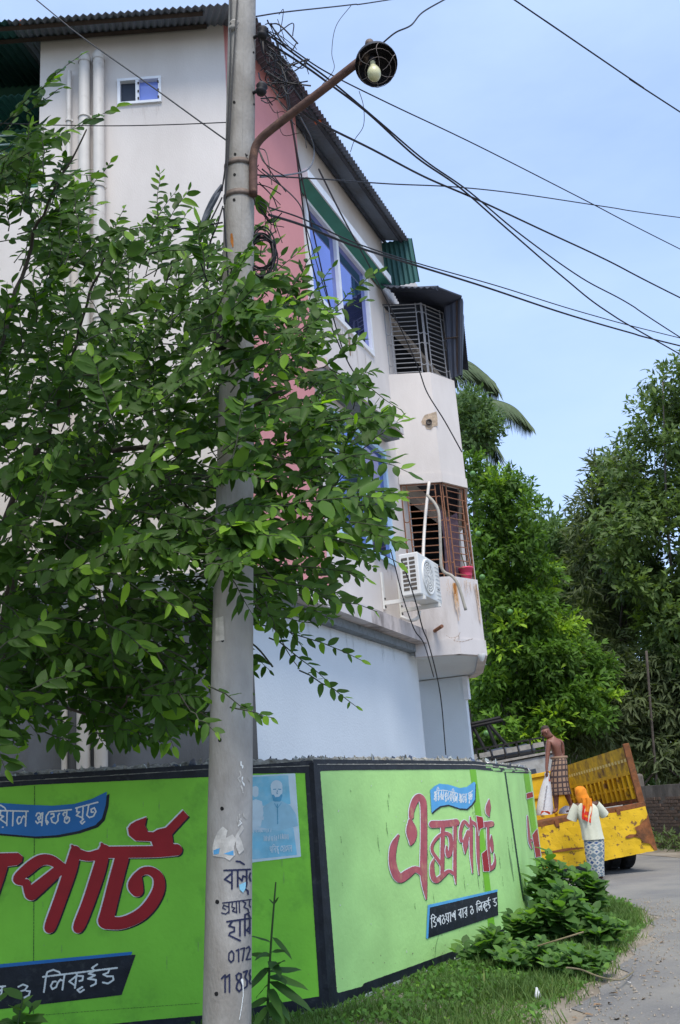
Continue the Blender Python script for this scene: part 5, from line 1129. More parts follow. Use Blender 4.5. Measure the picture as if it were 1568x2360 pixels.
for k in range(130):       # hanging lower sprays behind the wall, in the shade of the crown
    x, y = rnd.uniform(-40, 470), rnd.uniform(1330, 1690); a_ = rnd.uniform(-.2, 1.1)
    Y0 = rnd.uniform(6.3, 7.6); L_ = rnd.uniform(70, 150)
    if y + L_ * math.sin(a_) > 1730: continue
    tw_px(x, y, Y0, x + L_ * math.cos(a_), y + L_ * math.sin(a_), Y0 - .1, rnd.randint(8, 13), rnd.uniform(.08, .13), young=.06)
# unseen foliage added off-frame to shade the wall and the yard
for k in range(900):
    c = Vector((rnd.uniform(-7.5, -1.6), rnd.uniform(2.0, 9.3), rnd.uniform(2.6, 8.0)))
    if c.x > -.42 * c.y - .55: continue
    d = (c - Vector((-4.2, 8.6, 3.2))).normalized() + rv(rnd, .5); twig(c, c + d.normalized() * rnd.uniform(.4, .8), rnd.randint(8, 12), rnd.uniform(.24, .32), up=(0, 0, 1))
# more unseen foliage, added above the picture to block light from the lower left
for k in range(560):
    c = Vector((rnd.uniform(-6, -1.0), rnd.uniform(2.2, 5.6), rnd.uniform(6.6, 9.2)))
    if c.z < 1.55 + c.y * 1.0 + 1.3 or rnd.random() < (c.x + 2.4) * 1.1: continue
    d = rv(rnd) + Vector((.3, -.2, 0)); twig(c, c + d.normalized() * rnd.uniform(.4, .8), rnd.randint(8, 12), rnd.uniform(.24, .32), up=(0, 0, 1))
# limbs
def limb(pts, r0, r1):
    P = smooth_path([at_y(*p) if not isinstance(p, np.ndarray) else p for p in pts], 6); n = len(P)
    br_mb.tube([p + np.array([rnd.uniform(-1, 1), rnd.uniform(-1, 1), rnd.uniform(-1, 1)]) * .012 for p in P], [.62 * (r0 + (r1 - r0) * (i / (n - 1)) ** .7) for i in range(n)], 8)
limb([np.array([-3.9, 9.7, -.1]), np.array([-3.75, 9.45, 1.4]), np.array([-3.3, 9.1, 2.5]), (60, 1190, 7.6), (170, 1090, 7.2), (255, 1040, 6.9), (330, 1030, 6.8), (420, 1005, 6.7), (540, 960, 6.6), (650, 900, 6.4)], .085, .012)
limb([np.array([-3.75, 9.45, 1.3]), np.array([-3.6, 8.9, 2.9]), (30, 1150, 7.2), (110, 1000, 7.0), (150, 880, 6.8), (200, 700, 6.5), (260, 560, 6.2)], .06, .010)
limb([np.array([-3.6, 8.8, 3.2]), np.array([-3.9, 7.0, 5.6]), np.array([-3.4, 5.0, 7.4]), np.array([-2.6, 3.6, 8.0])], .06, .015)
limb([(190, 1085, 7.2), (240, 960, 7.0), (290, 860, 6.9), (350, 740, 6.7), (400, 610, 6.4)], .035, .008)
limb([np.array([-3.3, 9.1, 2.6]), (20, 1350, 7.4), (180, 1270, 7.0), (320, 1240, 6.8), (480, 1190, 6.4), (640, 1165, 5.7)], .035, .010)
limb([np.array([-3.6, 9.0, 2.4]), (0, 1600, 7.4), (120, 1625, 7.2), (250, 1650, 7.0), (310, 1600, 6.9), (440, 1585, 6.8)], .03, .007)
limb([(190, 1270, 7.0), (240, 1340, 6.6), (290, 1430, 6.4), (360, 1500, 6.2), (440, 1640, 5.8)], .018, .005)
limb([np.array([-3.6, 8.8, 3.0]), (-20, 900, 6.6), (60, 600, 6.4), (120, 450, 6.1), (200, 300, 5.9)], .045, .008)
limb([(330, 1030, 6.8), (400, 1120, 6.4), (520, 1290, 6.3), (600, 1400, 6.1), (690, 1545, 6.1)], .02, .004)
limb([(480, 1190, 6.4), (560, 1250, 6.2), (640, 1340, 6.0), (760, 1400, 5.9)], .014, .004)
limb([(420, 1005, 6.7), (560, 1040, 6.3), (680, 1060, 6.2), (800, 1050, 6.1)], .018, .005)
limb([(400, 1130, 6.5), (300, 1180, 6.3), (210, 1170, 6.2), (150, 1240, 6.0), (200, 1330, 5.8)], .014, .004)
for k in range(46):
    x, y = rnd.uniform(0, 480), rnd.uniform(1050, 1640); a = rnd.uniform(-.9, 1.0); L_ = rnd.uniform(80, 230); Y0 = rnd.uniform(5.9, 7.8)
    pts = [(x, y, Y0), (x + L_ * .35 * math.cos(a), y + L_ * .35 * math.sin(a) + rnd.uniform(-14, 14), Y0), (x + L_ * .7 * math.cos(a + .15), y + L_ * .7 * math.sin(a + .15), Y0 - .1), (x + L_ * math.cos(a + .3), y + L_ * math.sin(a + .3), Y0 - .2)]
    tw_mb.tube(smooth_path([at_y(*p) for p in pts], 4), .006, 4)
br_mb.build('trunk', 'bark', gt, smooth=True)
def score(M4, p):
    d = depth_of(p); n = Vector(M4.col[2][:3]).normalized(); v = (Vector(CAM) - Vector(p)).normalized(); q = np.array(p) - CAM
    sx, sy = F_PX * (q @ VR) / d, F_PX * (q @ VU) / d
    if abs(sx) > 760 or abs(sy) > 1150: return 0
    return abs(n.dot(v)) * Vector(M4.col[1][:3]).length / d * (1.0 if d < 7 else .5)
order = sorted(range(len(allv)), key=lambda i: -score(allv[i][0], allv[i][3])); single = set(order[:300])
lv = Leaves()
for i, (M4, k, t, p) in enumerate(allv):
    if i not in single: lv.add(LT[k], M4, t)
crown = lv.build('crown', 'near_leaf', gt)
for i in single: link('leaf', LM[allv[i][1]], crown, mw=allv[i][0])
tw_mb.build('twigs', 'twig_bark', gt, kind='stuff')
# ================================================================ background trees
mat('far_bark', (0.10, 0.085, 0.07), .95, .3, 8, .6, 40)
leaf_mat('lime_leaf', (.042, .085, .014), (.10, .205, .024), (.30, .46, .03), (.08, .14, .03), .34, .5)
leaf_mat('dark_leaf', (.045, .080, .022), (.125, .19, .052), (.24, .36, .05), (.10, .13, .06), .34, .45)
leaf_mat('olive_leaf', (.045, .07, .024), (.115, .155, .055), (.18, .24, .06), (.10, .12, .06), .28, .55)
leaf_mat('pale_leaf', (.045, .09, .03), (.10, .165, .055), (.18, .28, .07), (.12, .15, .08), .3, .6)
mat('palm_leaf', (0.085, 0.125, 0.055), .6, .2, 6)
def card(wd=.45, fold=.15):
    v = np.array([(0, 0, 0), (-wd / 2, .45, fold * wd), (0, 1, -.12), (wd / 2, .45, fold * wd), (0, .5, -.02)]); return v, [(0, 4, 1), (1, 4, 2), (2, 4, 3), (3, 4, 0)]
def long_card(wd=.26): return np.array([(0, 0, 0), (-wd / 2, .4, .03), (0, 1, -.2), (wd / 2, .4, .03)]), [(0, 1, 2), (0, 2, 3)]
CARD, LONG = card(), long_card()
def bg_tree(name, label, poly, Y0, dY, nclump, rpx, per, size, m, T, base, trunk_r, seed, young=.04, droop=.2, hole=.0, limbs=10, group='trees beyond the wall', bright=None, spray=5):
    r = random.Random(seed); t = thing(name, label, 'tree', base, group); lv = Leaves()
    xs = [p[0] for p in poly]; ys = [p[1] for p in poly]; cents = []; tries = 0
    while len(cents) < nclump and tries < nclump * 40:
        tries += 1; x, y = r.uniform(min(xs), max(xs)), r.uniform(min(ys), max(ys))
        if not in_poly(x, y, poly): continue
        Y = Y0 + r.uniform(-dY, dY); cents.append((x, y, Y))
    for x, y, Y in cents:
        c = Vector(at_y(x, y, Y)); ps = px_size(c); R = rpx * r.uniform(.6, 1.25) * ps; base_t = r.gauss(.36, .13)
        cut = r.random() < young
        for s_ in range(max(1, per // spray)):
            # a spray: a short twig holding a few leaves
            d = rv(r); d = d.normalized() if d.length > .1 else Vector((0, 0, 1)); d.z = d.z * .75 + .12
            q = c + Vector((d.x * R, d.y * R, d.z * R * .8)) * r.uniform(.45, 1.0) ** .6
            out_ = (d + rv(r, .6) + Vector((0, 0, -droop))).normalized()
            for j in range(spray):
                ld = (out_ + rv(r, .85)).normalized(); nn = Vector((0, -.55, .7)) + d * .5 + rv(r, .6); sz = size * r.uniform(.7, 1.25)
                tint = min(.78, max(0, base_t + r.gauss(0, .13) + .12 * d.z))
                if cut and d.z > -.2: tint = r.uniform(.8, 1)
                elif r.random() < .02: tint = r.uniform(.75, .95)
                lv.add(T, Matrix.Translation(q + out_ * (size * .35 * j)) @ frame_of(ld, nn).to_4x4() @ Matrix.Scale(sz, 4), tint)
    lv.build('crown', m, t)
    mb = MB(); b = Vector(base); top = sum((Vector(at_y(*c)) for c in cents), Vector()) / len(cents); top.z = max(top.z, 2.5)
    mid = b.lerp(top, .5) + rv(r, .3)
    mb.tube(smooth_path([b + Vector((0, 0, -.2)), b.lerp(mid, .5) + rv(r, .1), mid, top], 5), [trunk_r * (1 - .6 * i / 15) for i in range(16)], 9)
    mb.build('trunk', 'far_bark', t, smooth=True)
    for k in range(limbs):
        x, y, Y = cents[r.randrange(len(cents))]; e = Vector(at_y(x, y, Y)); s0 = b.lerp(mid, r.uniform(.7, 1)) if r.random() < .5 else mid.lerp(top, r.random() * .7)
        g = MB(); md = s0.lerp(e, .5) + rv(r, .4); P = smooth_path([s0, md, e], 5); g.tube(P, [trunk_r * .35 * (1 - .8 * i / (len(P) - 1)) for i in range(len(P))], 6); g.build('limb', 'far_bark', t, smooth=True)
    return t
g0 = lambda x, y: tuple(at_z(x, y, 0))
def gxy(x, y, Y): p = at_y(x, y, Y); return (p[0], p[1], 0)
# distant filler first
bg_tree('distant_tree', 'hazy grey green tree mass seen through the gap at the road bend', [(1060, 1400), (1200, 1200), (1290, 1205), (1330, 1330), (1420, 1380), (1568, 1350), (1620, 1700), (1560, 1830), (1100, 1800), (1040, 1700)], 44, 3, 230, 46, 130, .34, 'pale_leaf', CARD, gxy(1300, 1840, 44), .35, 5, limbs=4)
bg_tree('roadside_tree', 'tall narrow dark tree rising behind the balcony beside the palm fronds', [(1040, 915), (1080, 905), (1115, 920), (1138, 955), (1142, 1000), (1130, 1030), (1075, 1050), (1050, 1000)], 30, 1.2, 40, 20, 100, .20, 'pale_leaf', CARD, gxy(1085, 1800, 30), .14, 6, limbs=4)
bg_tree('citrus_tree', 'bushy bright green fruit tree filling the gap beside the balcony', [(1060, 1055), (1110, 1050), (1140, 1080), (1190, 1115), (1215, 1150), (1235, 1195), (1235, 1260), (1265, 1320), (1285, 1400), (1330, 1470), (1400, 1540), (1430, 1590), (1435, 1640), (1410, 1680), (1300, 1700), (1200, 1720), (1100, 1740), (1075, 1700), (1090, 1560), (1110, 1400), (1090, 1200)], 27.0, 1.6, 230, 30, 170, .185, 'lime_leaf', CARD, gxy(1180, 1830, 27), .16, 7, young=.13, limbs=14)
bg_tree('mango_tree', 'broad dark olive tree on the far side of the road', [(1320, 1260), (1345, 1180), (1370, 1150), (1375, 1080), (1430, 1030), (1470, 1100), (1500, 1250), (1470, 1400), (1440, 1480), (1390, 1490), (1345, 1430), (1325, 1340)], 32, 2, 100, 30, 150, .28, 'olive_leaf', LONG, gxy(1440, 1830, 32), .2, 8, limbs=10, droop=.4)
bg_tree('jackfruit_tree', 'tall dark glossy tree against the sky at the right edge', [(1450, 960), (1480, 900), (1530, 860), (1580, 830), (1680, 800), (1830, 860), (1860, 1300), (1760, 1600), (1580, 1560), (1520, 1500), (1470, 1400), (1400, 1320), (1385, 1210), (1380, 1090), (1430, 1040)], 29, 2.4, 320, 34, 160, .23, 'dark_leaf', CARD, gxy(1505, 1810, 29), .2, 9, young=.05, limbs=18)
bg_tree('understorey_tree', 'drooping dull green bush overhanging the truck', [(1290, 1560), (1400, 1480), (1500, 1520), (1600, 1500), (1760, 1540), (1800, 1800), (1560, 1800), (1480, 1750), (1400, 1720), (1330, 1740), (1280, 1700)], 27.7, .8, 190, 32, 150, .25, 'olive_leaf', LONG, gxy(1420, 1830, 27.8), .1, 10, limbs=8, droop=.7)
bg_tree('roadside_bush', 'dark bush below the balcony at the bend of the road', [(1085, 1560), (1180, 1520), (1300, 1600), (1330, 1720), (1200, 1760), (1090, 1760)], 30.5, 1.0, 60, 34, 150, .2, 'dark_leaf', CARD, gxy(1150, 1840, 30.5), .08, 12, limbs=6)
bg_tree('hazy_tree', 'soft pale green tree closing the low sky gap between the two crowns', [(1225, 1250), (1270, 1215), (1310, 1225), (1350, 1270), (1400, 1330), (1420, 1450), (1350, 1520), (1280, 1480), (1240, 1380)], 36, 1.5, 75, 30, 150, .3, 'pale_leaf', CARD, gxy(1330, 1835, 36), .2, 13, limbs=5)
# hanging green fruit
mat('green_fruit', (0.10, 0.22, 0.06), .4, .1, 8)
for i, (x, y, where) in enumerate([(1090, 1092, 'highest of the fruit, beside the upper balcony'), (1112, 1330, 'level with the top of the lower balcony'), (1176, 1410, 'well to the side of the others'), (1122, 1690, 'lowest of the fruit'), (1103, 1230, 'beside the rusty grille')]):
    g = MB(); c = at_y(x, y, 24.9); R = 7.0 * px_size(c); g.lathe([(0, -R), (R * .7, -R * .7), (R, 0), (R * .7, R * .7), (R * .12, R), (0, R * 1.05)], c, (0, 0, 1), 14)
    o = g.build('green_fruit', 'green_fruit', smooth=True); tag(o, 'round green fruit hanging in the bushy tree, ' + where, 'fruit', 'green fruit in the bushy tree', 'thing')
# palm fronds behind the house
pt = thing('coconut_palm', 'coconut palm with feathery fronds showing behind the balconies', 'palm', gxy(1000, 1800, 33))
pc = Vector(at_y(985, 905, 33)); g = MB(); g.tube(smooth_path([gxy(1000, 1800, 33), tuple(Vector(at_y(1002, 1400, 33))), tuple(pc)], 5), .16, 8); g.build('trunk', 'far_bark', pt)
rp_ = random.Random(2)
for ends in ([(985, 905), (1060, 838), (1120, 862), (1150, 905)], [(985, 905), (1040, 830), (1085, 835), (1140, 880)], [(985, 905), (1100, 915), (1180, 935), (1228, 985)], [(985, 905), (1010, 800), (980, 770), (930, 780)], [(985, 905), (1080, 960), (1130, 1010), (1150, 1060)], [(985, 905), (920, 860), (860, 890), (830, 960)]):
    P = smooth_path([at_y(x, y, 33 + .4 * k) for k, (x, y) in enumerate(ends)], 12); g = MB(); g.tube(P, [.03 * (1 - .8 * i / (len(P) - 1)) for i in range(len(P))], 5)
    for i in range(3, len(P)):
        u = i / (len(P) - 1); d = Vector(P[i] - P[i - 1]).normalized(); sd_ = d.cross(Vector((0, 0, 1))).normalized()
        for sg in (-1, 1):
            for h in (0, .5):
                p = Vector(P[i - 1]).lerp(Vector(P[i]), h); L_ = 1.15 * (math.sin(math.pi * min(1, .12 + u * .85)) ** .6) * rp_.uniform(.85, 1.1)
                ld = (d * .55 + sd_ * sg * .65 + Vector((0, 0, -1.0 - .4 * rp_.random()))).normalized(); w = sd_.cross(ld).normalized() * .022
                e = p + ld * L_ + Vector((0, 0, -.12)); m_ = p + ld * L_ * .5
                b = len(g.v); [g.vert(q) for q in (p - w, p + w, m_ + w * 1.3, e, m_ - w * 1.3)]; g.face((b, b + 1, b + 2, b + 3, b + 4))
    g.build('frond', 'palm_leaf', pt)
# ================================================================ old wall across the road
mat('old_plaster', (0.20, 0.17, 0.14), .95, .3, 5, .7, 40, stain=(.07, .06, .05), stain_scale=2.2, stain_amt=.48, hard=.3, stretch=(1, 1, .4))
mat('old_brick', (0.17, 0.115, 0.085), .95, .35, 9, .7, 40, stain=(.06, .055, .045), stain_scale=3, stain_amt=.42)
fwl = thing('old_wall', 'weathered brick and plaster wall across the road behind the truck', 'wall', gxy(1500, 1930, 25.5))
A_, B_ = np.array(at_y(1455, 1930, 26.0)[:2]), np.array(at_y(1800, 1900, 19.5)[:2]); dr = (B_ - A_) / np.linalg.norm(B_ - A_); nr = np.array([dr[1], -dr[0]]); Lw = np.linalg.norm(B_ - A_)
if nr @ (CAM[:2] - A_) < 0: nr = -nr
wp = lambda u, n, z: (*(A_ + dr * u + nr * n), z)
mb = MB(); mb.prism([wp(0, 0, 0)[:2], wp(Lw, 0, 0)[:2], wp(Lw, -.22, 0)[:2], wp(0, -.22, 0)[:2]], -.1, 1.42); mb.build('wall_core', 'old_plaster', fwl)
mb = MB(); mb.prism([wp(.0, .1, 0)[:2], wp(.62, .1, 0)[:2], wp(.62, -.3, 0)[:2], wp(.0, -.3, 0)[:2]], -.1, 1.72); o = mb.build('pier', 'old_plaster', fwl); bevel(o, .06, 2)
g = MB(); g.box((0, 0, 0), (.235, .035, .062)); bk = g.mesh('brick', 'old_brick'); rb_ = random.Random(5); nb = 0
rz = math.atan2(dr[1], dr[0])
for row in range(19):
    z = .05 + row * .074; u = .68 + (.12 if row % 2 else 0)
    while u < Lw - .12 and nb < 300:
        if rb_.random() < .86:
            p = wp(u + .12, .01 + rb_.uniform(-.008, .012), z + .031); link('brick', bk, fwl, mw=Matrix.Translation(p) @ Matrix.Rotation(rz + rb_.uniform(-.02, .02), 4, 'Z')); nb += 1
        u += .25
mat('red_mark', (0.45, 0.05, 0.04), .8, .3, 10)
mb = MB(); mb.poly([wp(.46, .106, .62), wp(.60, .106, .60), wp(.58, .106, 1.05), wp(.50, .106, 1.12)]); mb.build('red_mark', 'red_mark', fwl)
# bamboo stakes leaning over the wall
mat('bamboo', (0.16, 0.125, 0.075), .8, .3, 10)
for k in range(9):
    u = Lw * (.45 + .06 * k); g = MB(); g.tube([wp(u, -.4, 0), wp(u + rb_.uniform(-.15, .15), -.35, 1.75 + rb_.uniform(-.1, .15))], .022, 6); o = g.build('bamboo_stake', 'bamboo'); tag(o, 'thin bamboo stake standing in a row behind the old wall', 'stake', 'bamboo stakes behind the old wall', 'thing')
curve_thing('slim_trunk', 'pale slim bare trunk rising behind the old wall', 'trunk', smooth_path([gxy(1512, 1850, 27), at_y(1505, 1700, 26.6), at_y(1490, 1500, 26.5)], 5), .035, 'bark')
# weeds at the foot of the old wall
lv = Leaves(); rw = random.Random(14)
for k in range(900):
    u = rw.uniform(-1.2, Lw); p = Vector(wp(u, rw.uniform(.05, .55), 0)); p.z = rw.uniform(0, .45) * (1 - (rw.random() ** 2) * .5)
    lv.add(LONG, Matrix.Translation(p) @ frame_of(rv(rw) + Vector((0, 0, .5)), Vector((0, -.6, .6)) + rv(rw, .5)).to_4x4() @ Matrix.Scale(rw.uniform(.10, .22), 4), rw.uniform(.1, .6))
o = lv.build('roadside_weeds', 'dark_leaf'); tag(o, 'strip of dark weeds at the foot of the old wall', 'weeds', kind='stuff')
ground_sheet('far_verge', [tuple(wp(-2, 1.2, 0)[:2]), tuple(wp(Lw + 2, 1.2, 0)[:2]), tuple(wp(Lw + 2, -3, 0)[:2]), tuple(wp(-2, -3, 0)[:2])], .0, 'dirt')
# a pale house glimpsed through the gap below the trees
# ================================================================ yellow truck
mat('truck_yellow', (0.64, 0.39, 0.012), .6, .14, 4, .3, 40, stain=(.15, .07, .03), stain_scale=4.6, stain_amt=.38, hard=.1, detail=9)
mat('truck_yellow_worn', (0.64, 0.40, 0.012), .6, .12, 4, .3, 40, stain=(.16, .08, .03), stain_scale=11, stain_amt=.40, hard=.06, detail=12)
mat('truck_yellow_dull', (0.66, 0.42, 0.018), .7, .2, 5, .3, 40, stain=(.14, .075, .03), stain_scale=4, stain_amt=.45, hard=.25)
mat('rust_brown', (0.20, 0.075, 0.028), .9, .35, 9, .5, 50, stain=(.11, .05, .025), stain_scale=6, stain_amt=.45)
mat('tyre_rubber', (0.018, 0.018, 0.019), .85, .3, 12, .3, 40)
mat('chassis_black', (0.02, 0.019, 0.018), .85, .3, 12)
mat('cab_grey', (0.34, 0.34, 0.33), .6, .1, 5, stain=(.25, .24, .22), stain_scale=4, stain_amt=.4)
mat('reflector', (0.72, 0.60, 0.22), .5, .1, 9)
mat('plank_pale', (0.27, 0.255, 0.23), .85, .2, 12, .3, 40)
PR = at_y(1482, 1850, 18.6); YAW, TROLL, TPITCH = math.radians(4.5), math.radians(6.0), math.radians(-2.5)
truck = thing('dump_truck', 'worn yellow open truck with its tailgate hanging down at the road bend', 'truck', PR)
truck.rotation_mode = 'XYZ'; TM = Matrix.Translation(PR) @ Matrix.Rotation(YAW, 4, 'Z') @ Matrix.Rotation(-TROLL, 4, 'Y') @ Matrix.Rotation(TPITCH, 4, 'X')
truck.matrix_world = TM; WORLD_LOC[truck.name] = (0, 0, 0)
BWD, BLN = 2.3, 4.3
def tbox(name, x0, x1, y0, y1, z0, z1, m, parent=truck, bv=None):
    g = MB(); g.box(((x0 + x1) / 2, (y0 + y1) / 2, (z0 + z1) / 2), (x1 - x0, y1 - y0, z1 - z0)); o = bpy.data.objects.new(name, g.mesh(name, m)); COL.objects.link(o); o.parent = parent
    if bv: bevel(o, bv)
    return o
def tpart(name, g, m, parent=truck, smooth=False):
    o = bpy.data.objects.new(name, g.mesh(name, m, smooth)); COL.objects.link(o); o.parent = parent; return o
tbox('bed_floor', -BWD + .02, -.02, .0, BLN, -.06, 0, 'rust_brown')
tbox('floor_edge', -BWD, 0, -.05, .0, -.075, .015, 'rust_brown', bv=.01)
# tailgate hanging down, rusty at its outer corner
g = MB(); rows = []; rg = random.Random(3)
for j in range(8):
    v = j / 7; rows.append([(-BWD + BWD * i / 24, -.075 - .02 * math.sin(i * .8 + j) * (.3) + .004 * rg.uniform(-1, 1), -.07 - v * .76 + .006 * rg.uniform(-1, 1)) for i in range(25)])
g.sheet(rows); g.sheet([[(x, y + .045, z) for x, y, z in r] for r in rows[::-1]])
for r0, r1 in ((rows[0], None), (rows[-1], None)): g.sheet([r0, [(x, y + .045, z) for x, y, z in r0]])
g.sheet([[r[0] for r in rows], [(r[0][0], r[0][1] + .045, r[0][2]) for r in rows]]); g.sheet([[r[-1] for r in rows], [(r[-1][0], r[-1][1] + .045, r[-1][2]) for r in rows]])
tg_ = tpart('tailgate', g, 'truck_yellow_worn')
def rust_patch(P, y):
    d = MB(); b = [d.vert((x, y, z)) for x, z in P]; d.face(b); return d
g = rust_patch([(0, -.2), (-.04, -.27), (-.12, -.30), (-.20, -.36), (-.30, -.38), (-.28, -.47), (-.36, -.53), (-.25, -.58), (-.22, -.66), (-.1, -.7), (-.05, -.82), (0, -.82)], -.092); tpart('rust_patch', g, 'rust_brown', tg_)
for P in ([(-.5, -.5), (-.42, -.48), (-.30, -.50), (-.27, -.53), (-.45, -.545), (-.52, -.53)], [(-2.0, -.66), (-1.9, -.62), (-1.82, -.66), (-1.86, -.73), (-1.97, -.73)], [(-2.25, -.45), (-1.9, -.5), (-1.6, -.5), (-1.3, -.54), (-1.3, -.56), (-1.7, -.545), (-2.25, -.49)]):
    tpart('rust_patch', rust_patch(P, -.092), 'rust_brown', tg_)
tbox('tailgate_hinge', -.55, -.48, -.09, -.05, -.12, -.02, 'rust_brown', tg_); tbox('tailgate_hinge', -1.7, -1.63, -.09, -.05, -.12, -.02, 'rust_brown', tg_)
# right side wall, its ribs towards us
LEAN = .05
def rwall(x): return x
SW = tbox('side_wall', -.05, 0, .02, BLN, .02, 1.02, 'truck_yellow_dull')
tbox('rail', -.10, -.051, .03, BLN - .02, .52, .58, 'truck_yellow', SW); tbox('rail', -.10, -.051, .03, BLN - .02, .03, .09, 'rust_brown', SW); tbox('rail', -.09, -.051, .03, BLN - .02, .28, .32, 'truck_yellow', SW)
for k in range(15):
    y = .12 + k * .29; tbox('rib', -.125, -.052, y, y + (.1 if k in (5, 10) else .05), .092, .518, 'truck_yellow', SW)
for k in range(22): tbox('reflector', -.057, -.0512, .12 + k * .19, .22 + k * .19, .755, .81, 'reflector', SW)
tbox('corner_post', -.09, .03, -.04, .02, -.1, 1.07, 'rust_brown', bv=.012)
tbox('side_wall', -BWD, -BWD + .05, .02, BLN, .02, 1.02, 'truck_yellow_dull')
hb = tbox('headboard', -BWD, 0, BLN, BLN + .06, .0, .98, 'truck_yellow'); tbox('rail', -BWD + .06, -.06, BLN - .04, BLN - .002, .45, .50, 'truck_yellow', hb); tbox('rail', -BWD + .06, -.06, BLN - .04, BLN - .002, .9, .96, 'truck_yellow', hb)
for k in range(4): tbox('rib', -BWD + .3 + k * .5, -BWD + .36 + k * .5, BLN - .04, BLN - .003, .06, .44, 'truck_yellow', hb)
tbox('chassis', -1.7, -1.55, -.02, BLN + 2.0, -.32, -.10, 'chassis_black'); tbox('chassis', -.75, -.6, -.02, BLN + 2.0, -.32, -.10, 'chassis_black')
tbox('cross_member', -1.9, -.4, .05, .15, -.36, -.12, 'chassis_black'); tbox('mudguard', -BWD + .05, -.05, .35, .38, -.75, -.15, 'chassis_black')
# wheels stand on the road
TMi = TM.inverted()
def wheel(x, y, w=.25, R=.47):
    c = TM @ Vector((x, y, 0)); c = Vector((c.x, c.y, R)); cl = TMi @ c
    ax = (TM.to_3x3().inverted() @ (Matrix.Rotation(YAW, 3, 'Z') @ Vector((1, 0, 0)))).normalized()
    g = MB(); g.lathe([(R * .55, -w / 2), (R * .8, -w / 2), (R * .95, -w * .44), (R, -w * .3), (R, w * .3), (R * .95, w * .44), (R * .8, w / 2), (R * .55, w / 2)], cl, ax, 28)
    o = tpart('wheel', g, 'tyre_rubber', smooth=True)
    g = MB(); g.lathe([(0, -w * .3), (R * .3, -w * .32), (R * .56, -w * .46), (R * .56, w * .46), (R * .3, w * .32), (0, w * .3)], cl, ax, 20); tpart('rim', g, 'rust_brown', o, True)
    for k in range(18):
        a = k * math.pi / 9; e1 = ax.orthogonal().normalized(); e2 = ax.cross(e1); u = e1 * math.cos(a) + e2 * math.sin(a)
        g = MB(); Rm = Matrix((ax, u.cross(ax), u)).transposed(); g.box(cl + u * (R + .004), (w * .5, .05, .02), Rm); tpart('tread_block', g, 'tyre_rubber', o)
for x in (-.17, -.45, -BWD + .17, -BWD + .45): wheel(x, 1.0)
wheel(-.3, BLN + 1.3, .25); wheel(-BWD + .3, BLN + 1.3, .25)
cb = tbox('cab', -2.1, .0, BLN + .35, BLN + 2.0, -.55, 1.36, 'cab_grey', bv=.08)
tbox('rear_window', -1.5, -.6, BLN + .342, BLN + .349, .75, 1.1, 'dark_interior', cb)
tbox('cab_visor', -2.15, .05, BLN + .3, BLN + 2.05, 1.37, 1.42, 'plank_pale', cb)
rk = tbox('roof_rack', -2.2, -.2, BLN + .42, BLN + .46, 1.46, 1.5, 'chassis_black')
for k in range(7): tbox('rack_post', -2.18 + k * .32, -2.14 + k * .32, BLN + .42, BLN + .46, 1.42, 1.78, 'chassis_black', rk)
for k in range(6): tbox('rack_board', -2.12 + k * .32, -1.86 + k * .32, BLN + .40, BLN + .418, 1.55, 1.66, 'plank_pale', rk)
tbox('rack_rail', -2.2, -.2, BLN + .42, BLN + .46, 1.74, 1.78, 'chassis_black', rk)
# dark folding frame with a bundle lying on the cab roof
fr_ = thing('wooden_frame', 'dark wooden trestle frame tied on the cab roof rack', 'frame', TM @ Vector((-1.6, BLN + .9, 1.45)))
for (a, b) in (((-1.95, 1.45), (-1.72, 2.35)), ((-1.45, 1.45), (-1.70, 2.35)), ((-1.2, 1.45), (-1.35, 2.3)), ((-.85, 1.5), (-1.3, 2.3)), ((-2.0, 2.32), (-.95, 2.35)), ((-1.95, 2.38), (-1.0, 2.42)), ((-1.75, 2.4), (-1.7, 2.75))):
    g = MB(); p, q = TM @ Vector((a[0], BLN + .9, a[1])), TM @ Vector((b[0], BLN + .95, b[1])); g.tube([p, q], .045, 6); g.build('leg', 'chassis_black', fr_)
mat('tarp_dark', (0.05, 0.06, 0.08), .7, .3, 6)
g = MB(); g.lathe([(0, -.6), (.12, -.55), (.15, -.2), (.12, .1), (.16, .4), (.08, .58), (0, .6)], TM @ Vector((-.95, BLN + .9, 1.58)), (1, .1, .06), 10); o = g.build('tarp_roll', 'tarp_dark', smooth=True); tag(o, 'rolled dark tarpaulin lying on the cab roof', 'tarpaulin', kind='thing')
# ================================================================ sacks
mat('sack_white', (0.66, 0.66, 0.66), .7, .06, 8, .5, 30)
mat('sack_red', (0.60, 0.07, 0.02), .7, .1, 8)
mat('sack_print', (0.30, 0.28, 0.30), .7)
def C10(x, y): return (x * .28804 + 1116.4, y * .28804 + 1626.7)
def loft(rings, seg=20, close=True, wob=0.0, r=None):
    # rings: (centre 3-vector, half width along x, half depth along y)
    rows = []
    for k, (c, a, b) in enumerate(rings):
        rows.append([(c[0] + a * math.cos(t) * (1 + wob * math.sin(5 * t + k)), c[1] + b * math.sin(t) * (1 + wob * math.cos(4 * t + k * 1.3)), c[2]) for t in np.linspace(0, 2 * math.pi, seg + 1)])
    g = MB(); g.sheet(rows)
    if close: g.poly(rows[0][:-1][::-1]); g.poly(rows[-1][:-1])
    return g
YM = 19.05
def P10(x, y, dY=0.0, Y=None): return np.array(at_y(*C10(x, y), (YM if Y is None else Y) + dY))
s10 = .28804 * px_size(P10(560, 500))
sk = thing('rice_sack', 'tall white printed sack held upright on the truck bed', 'sack', P10(480, 868))
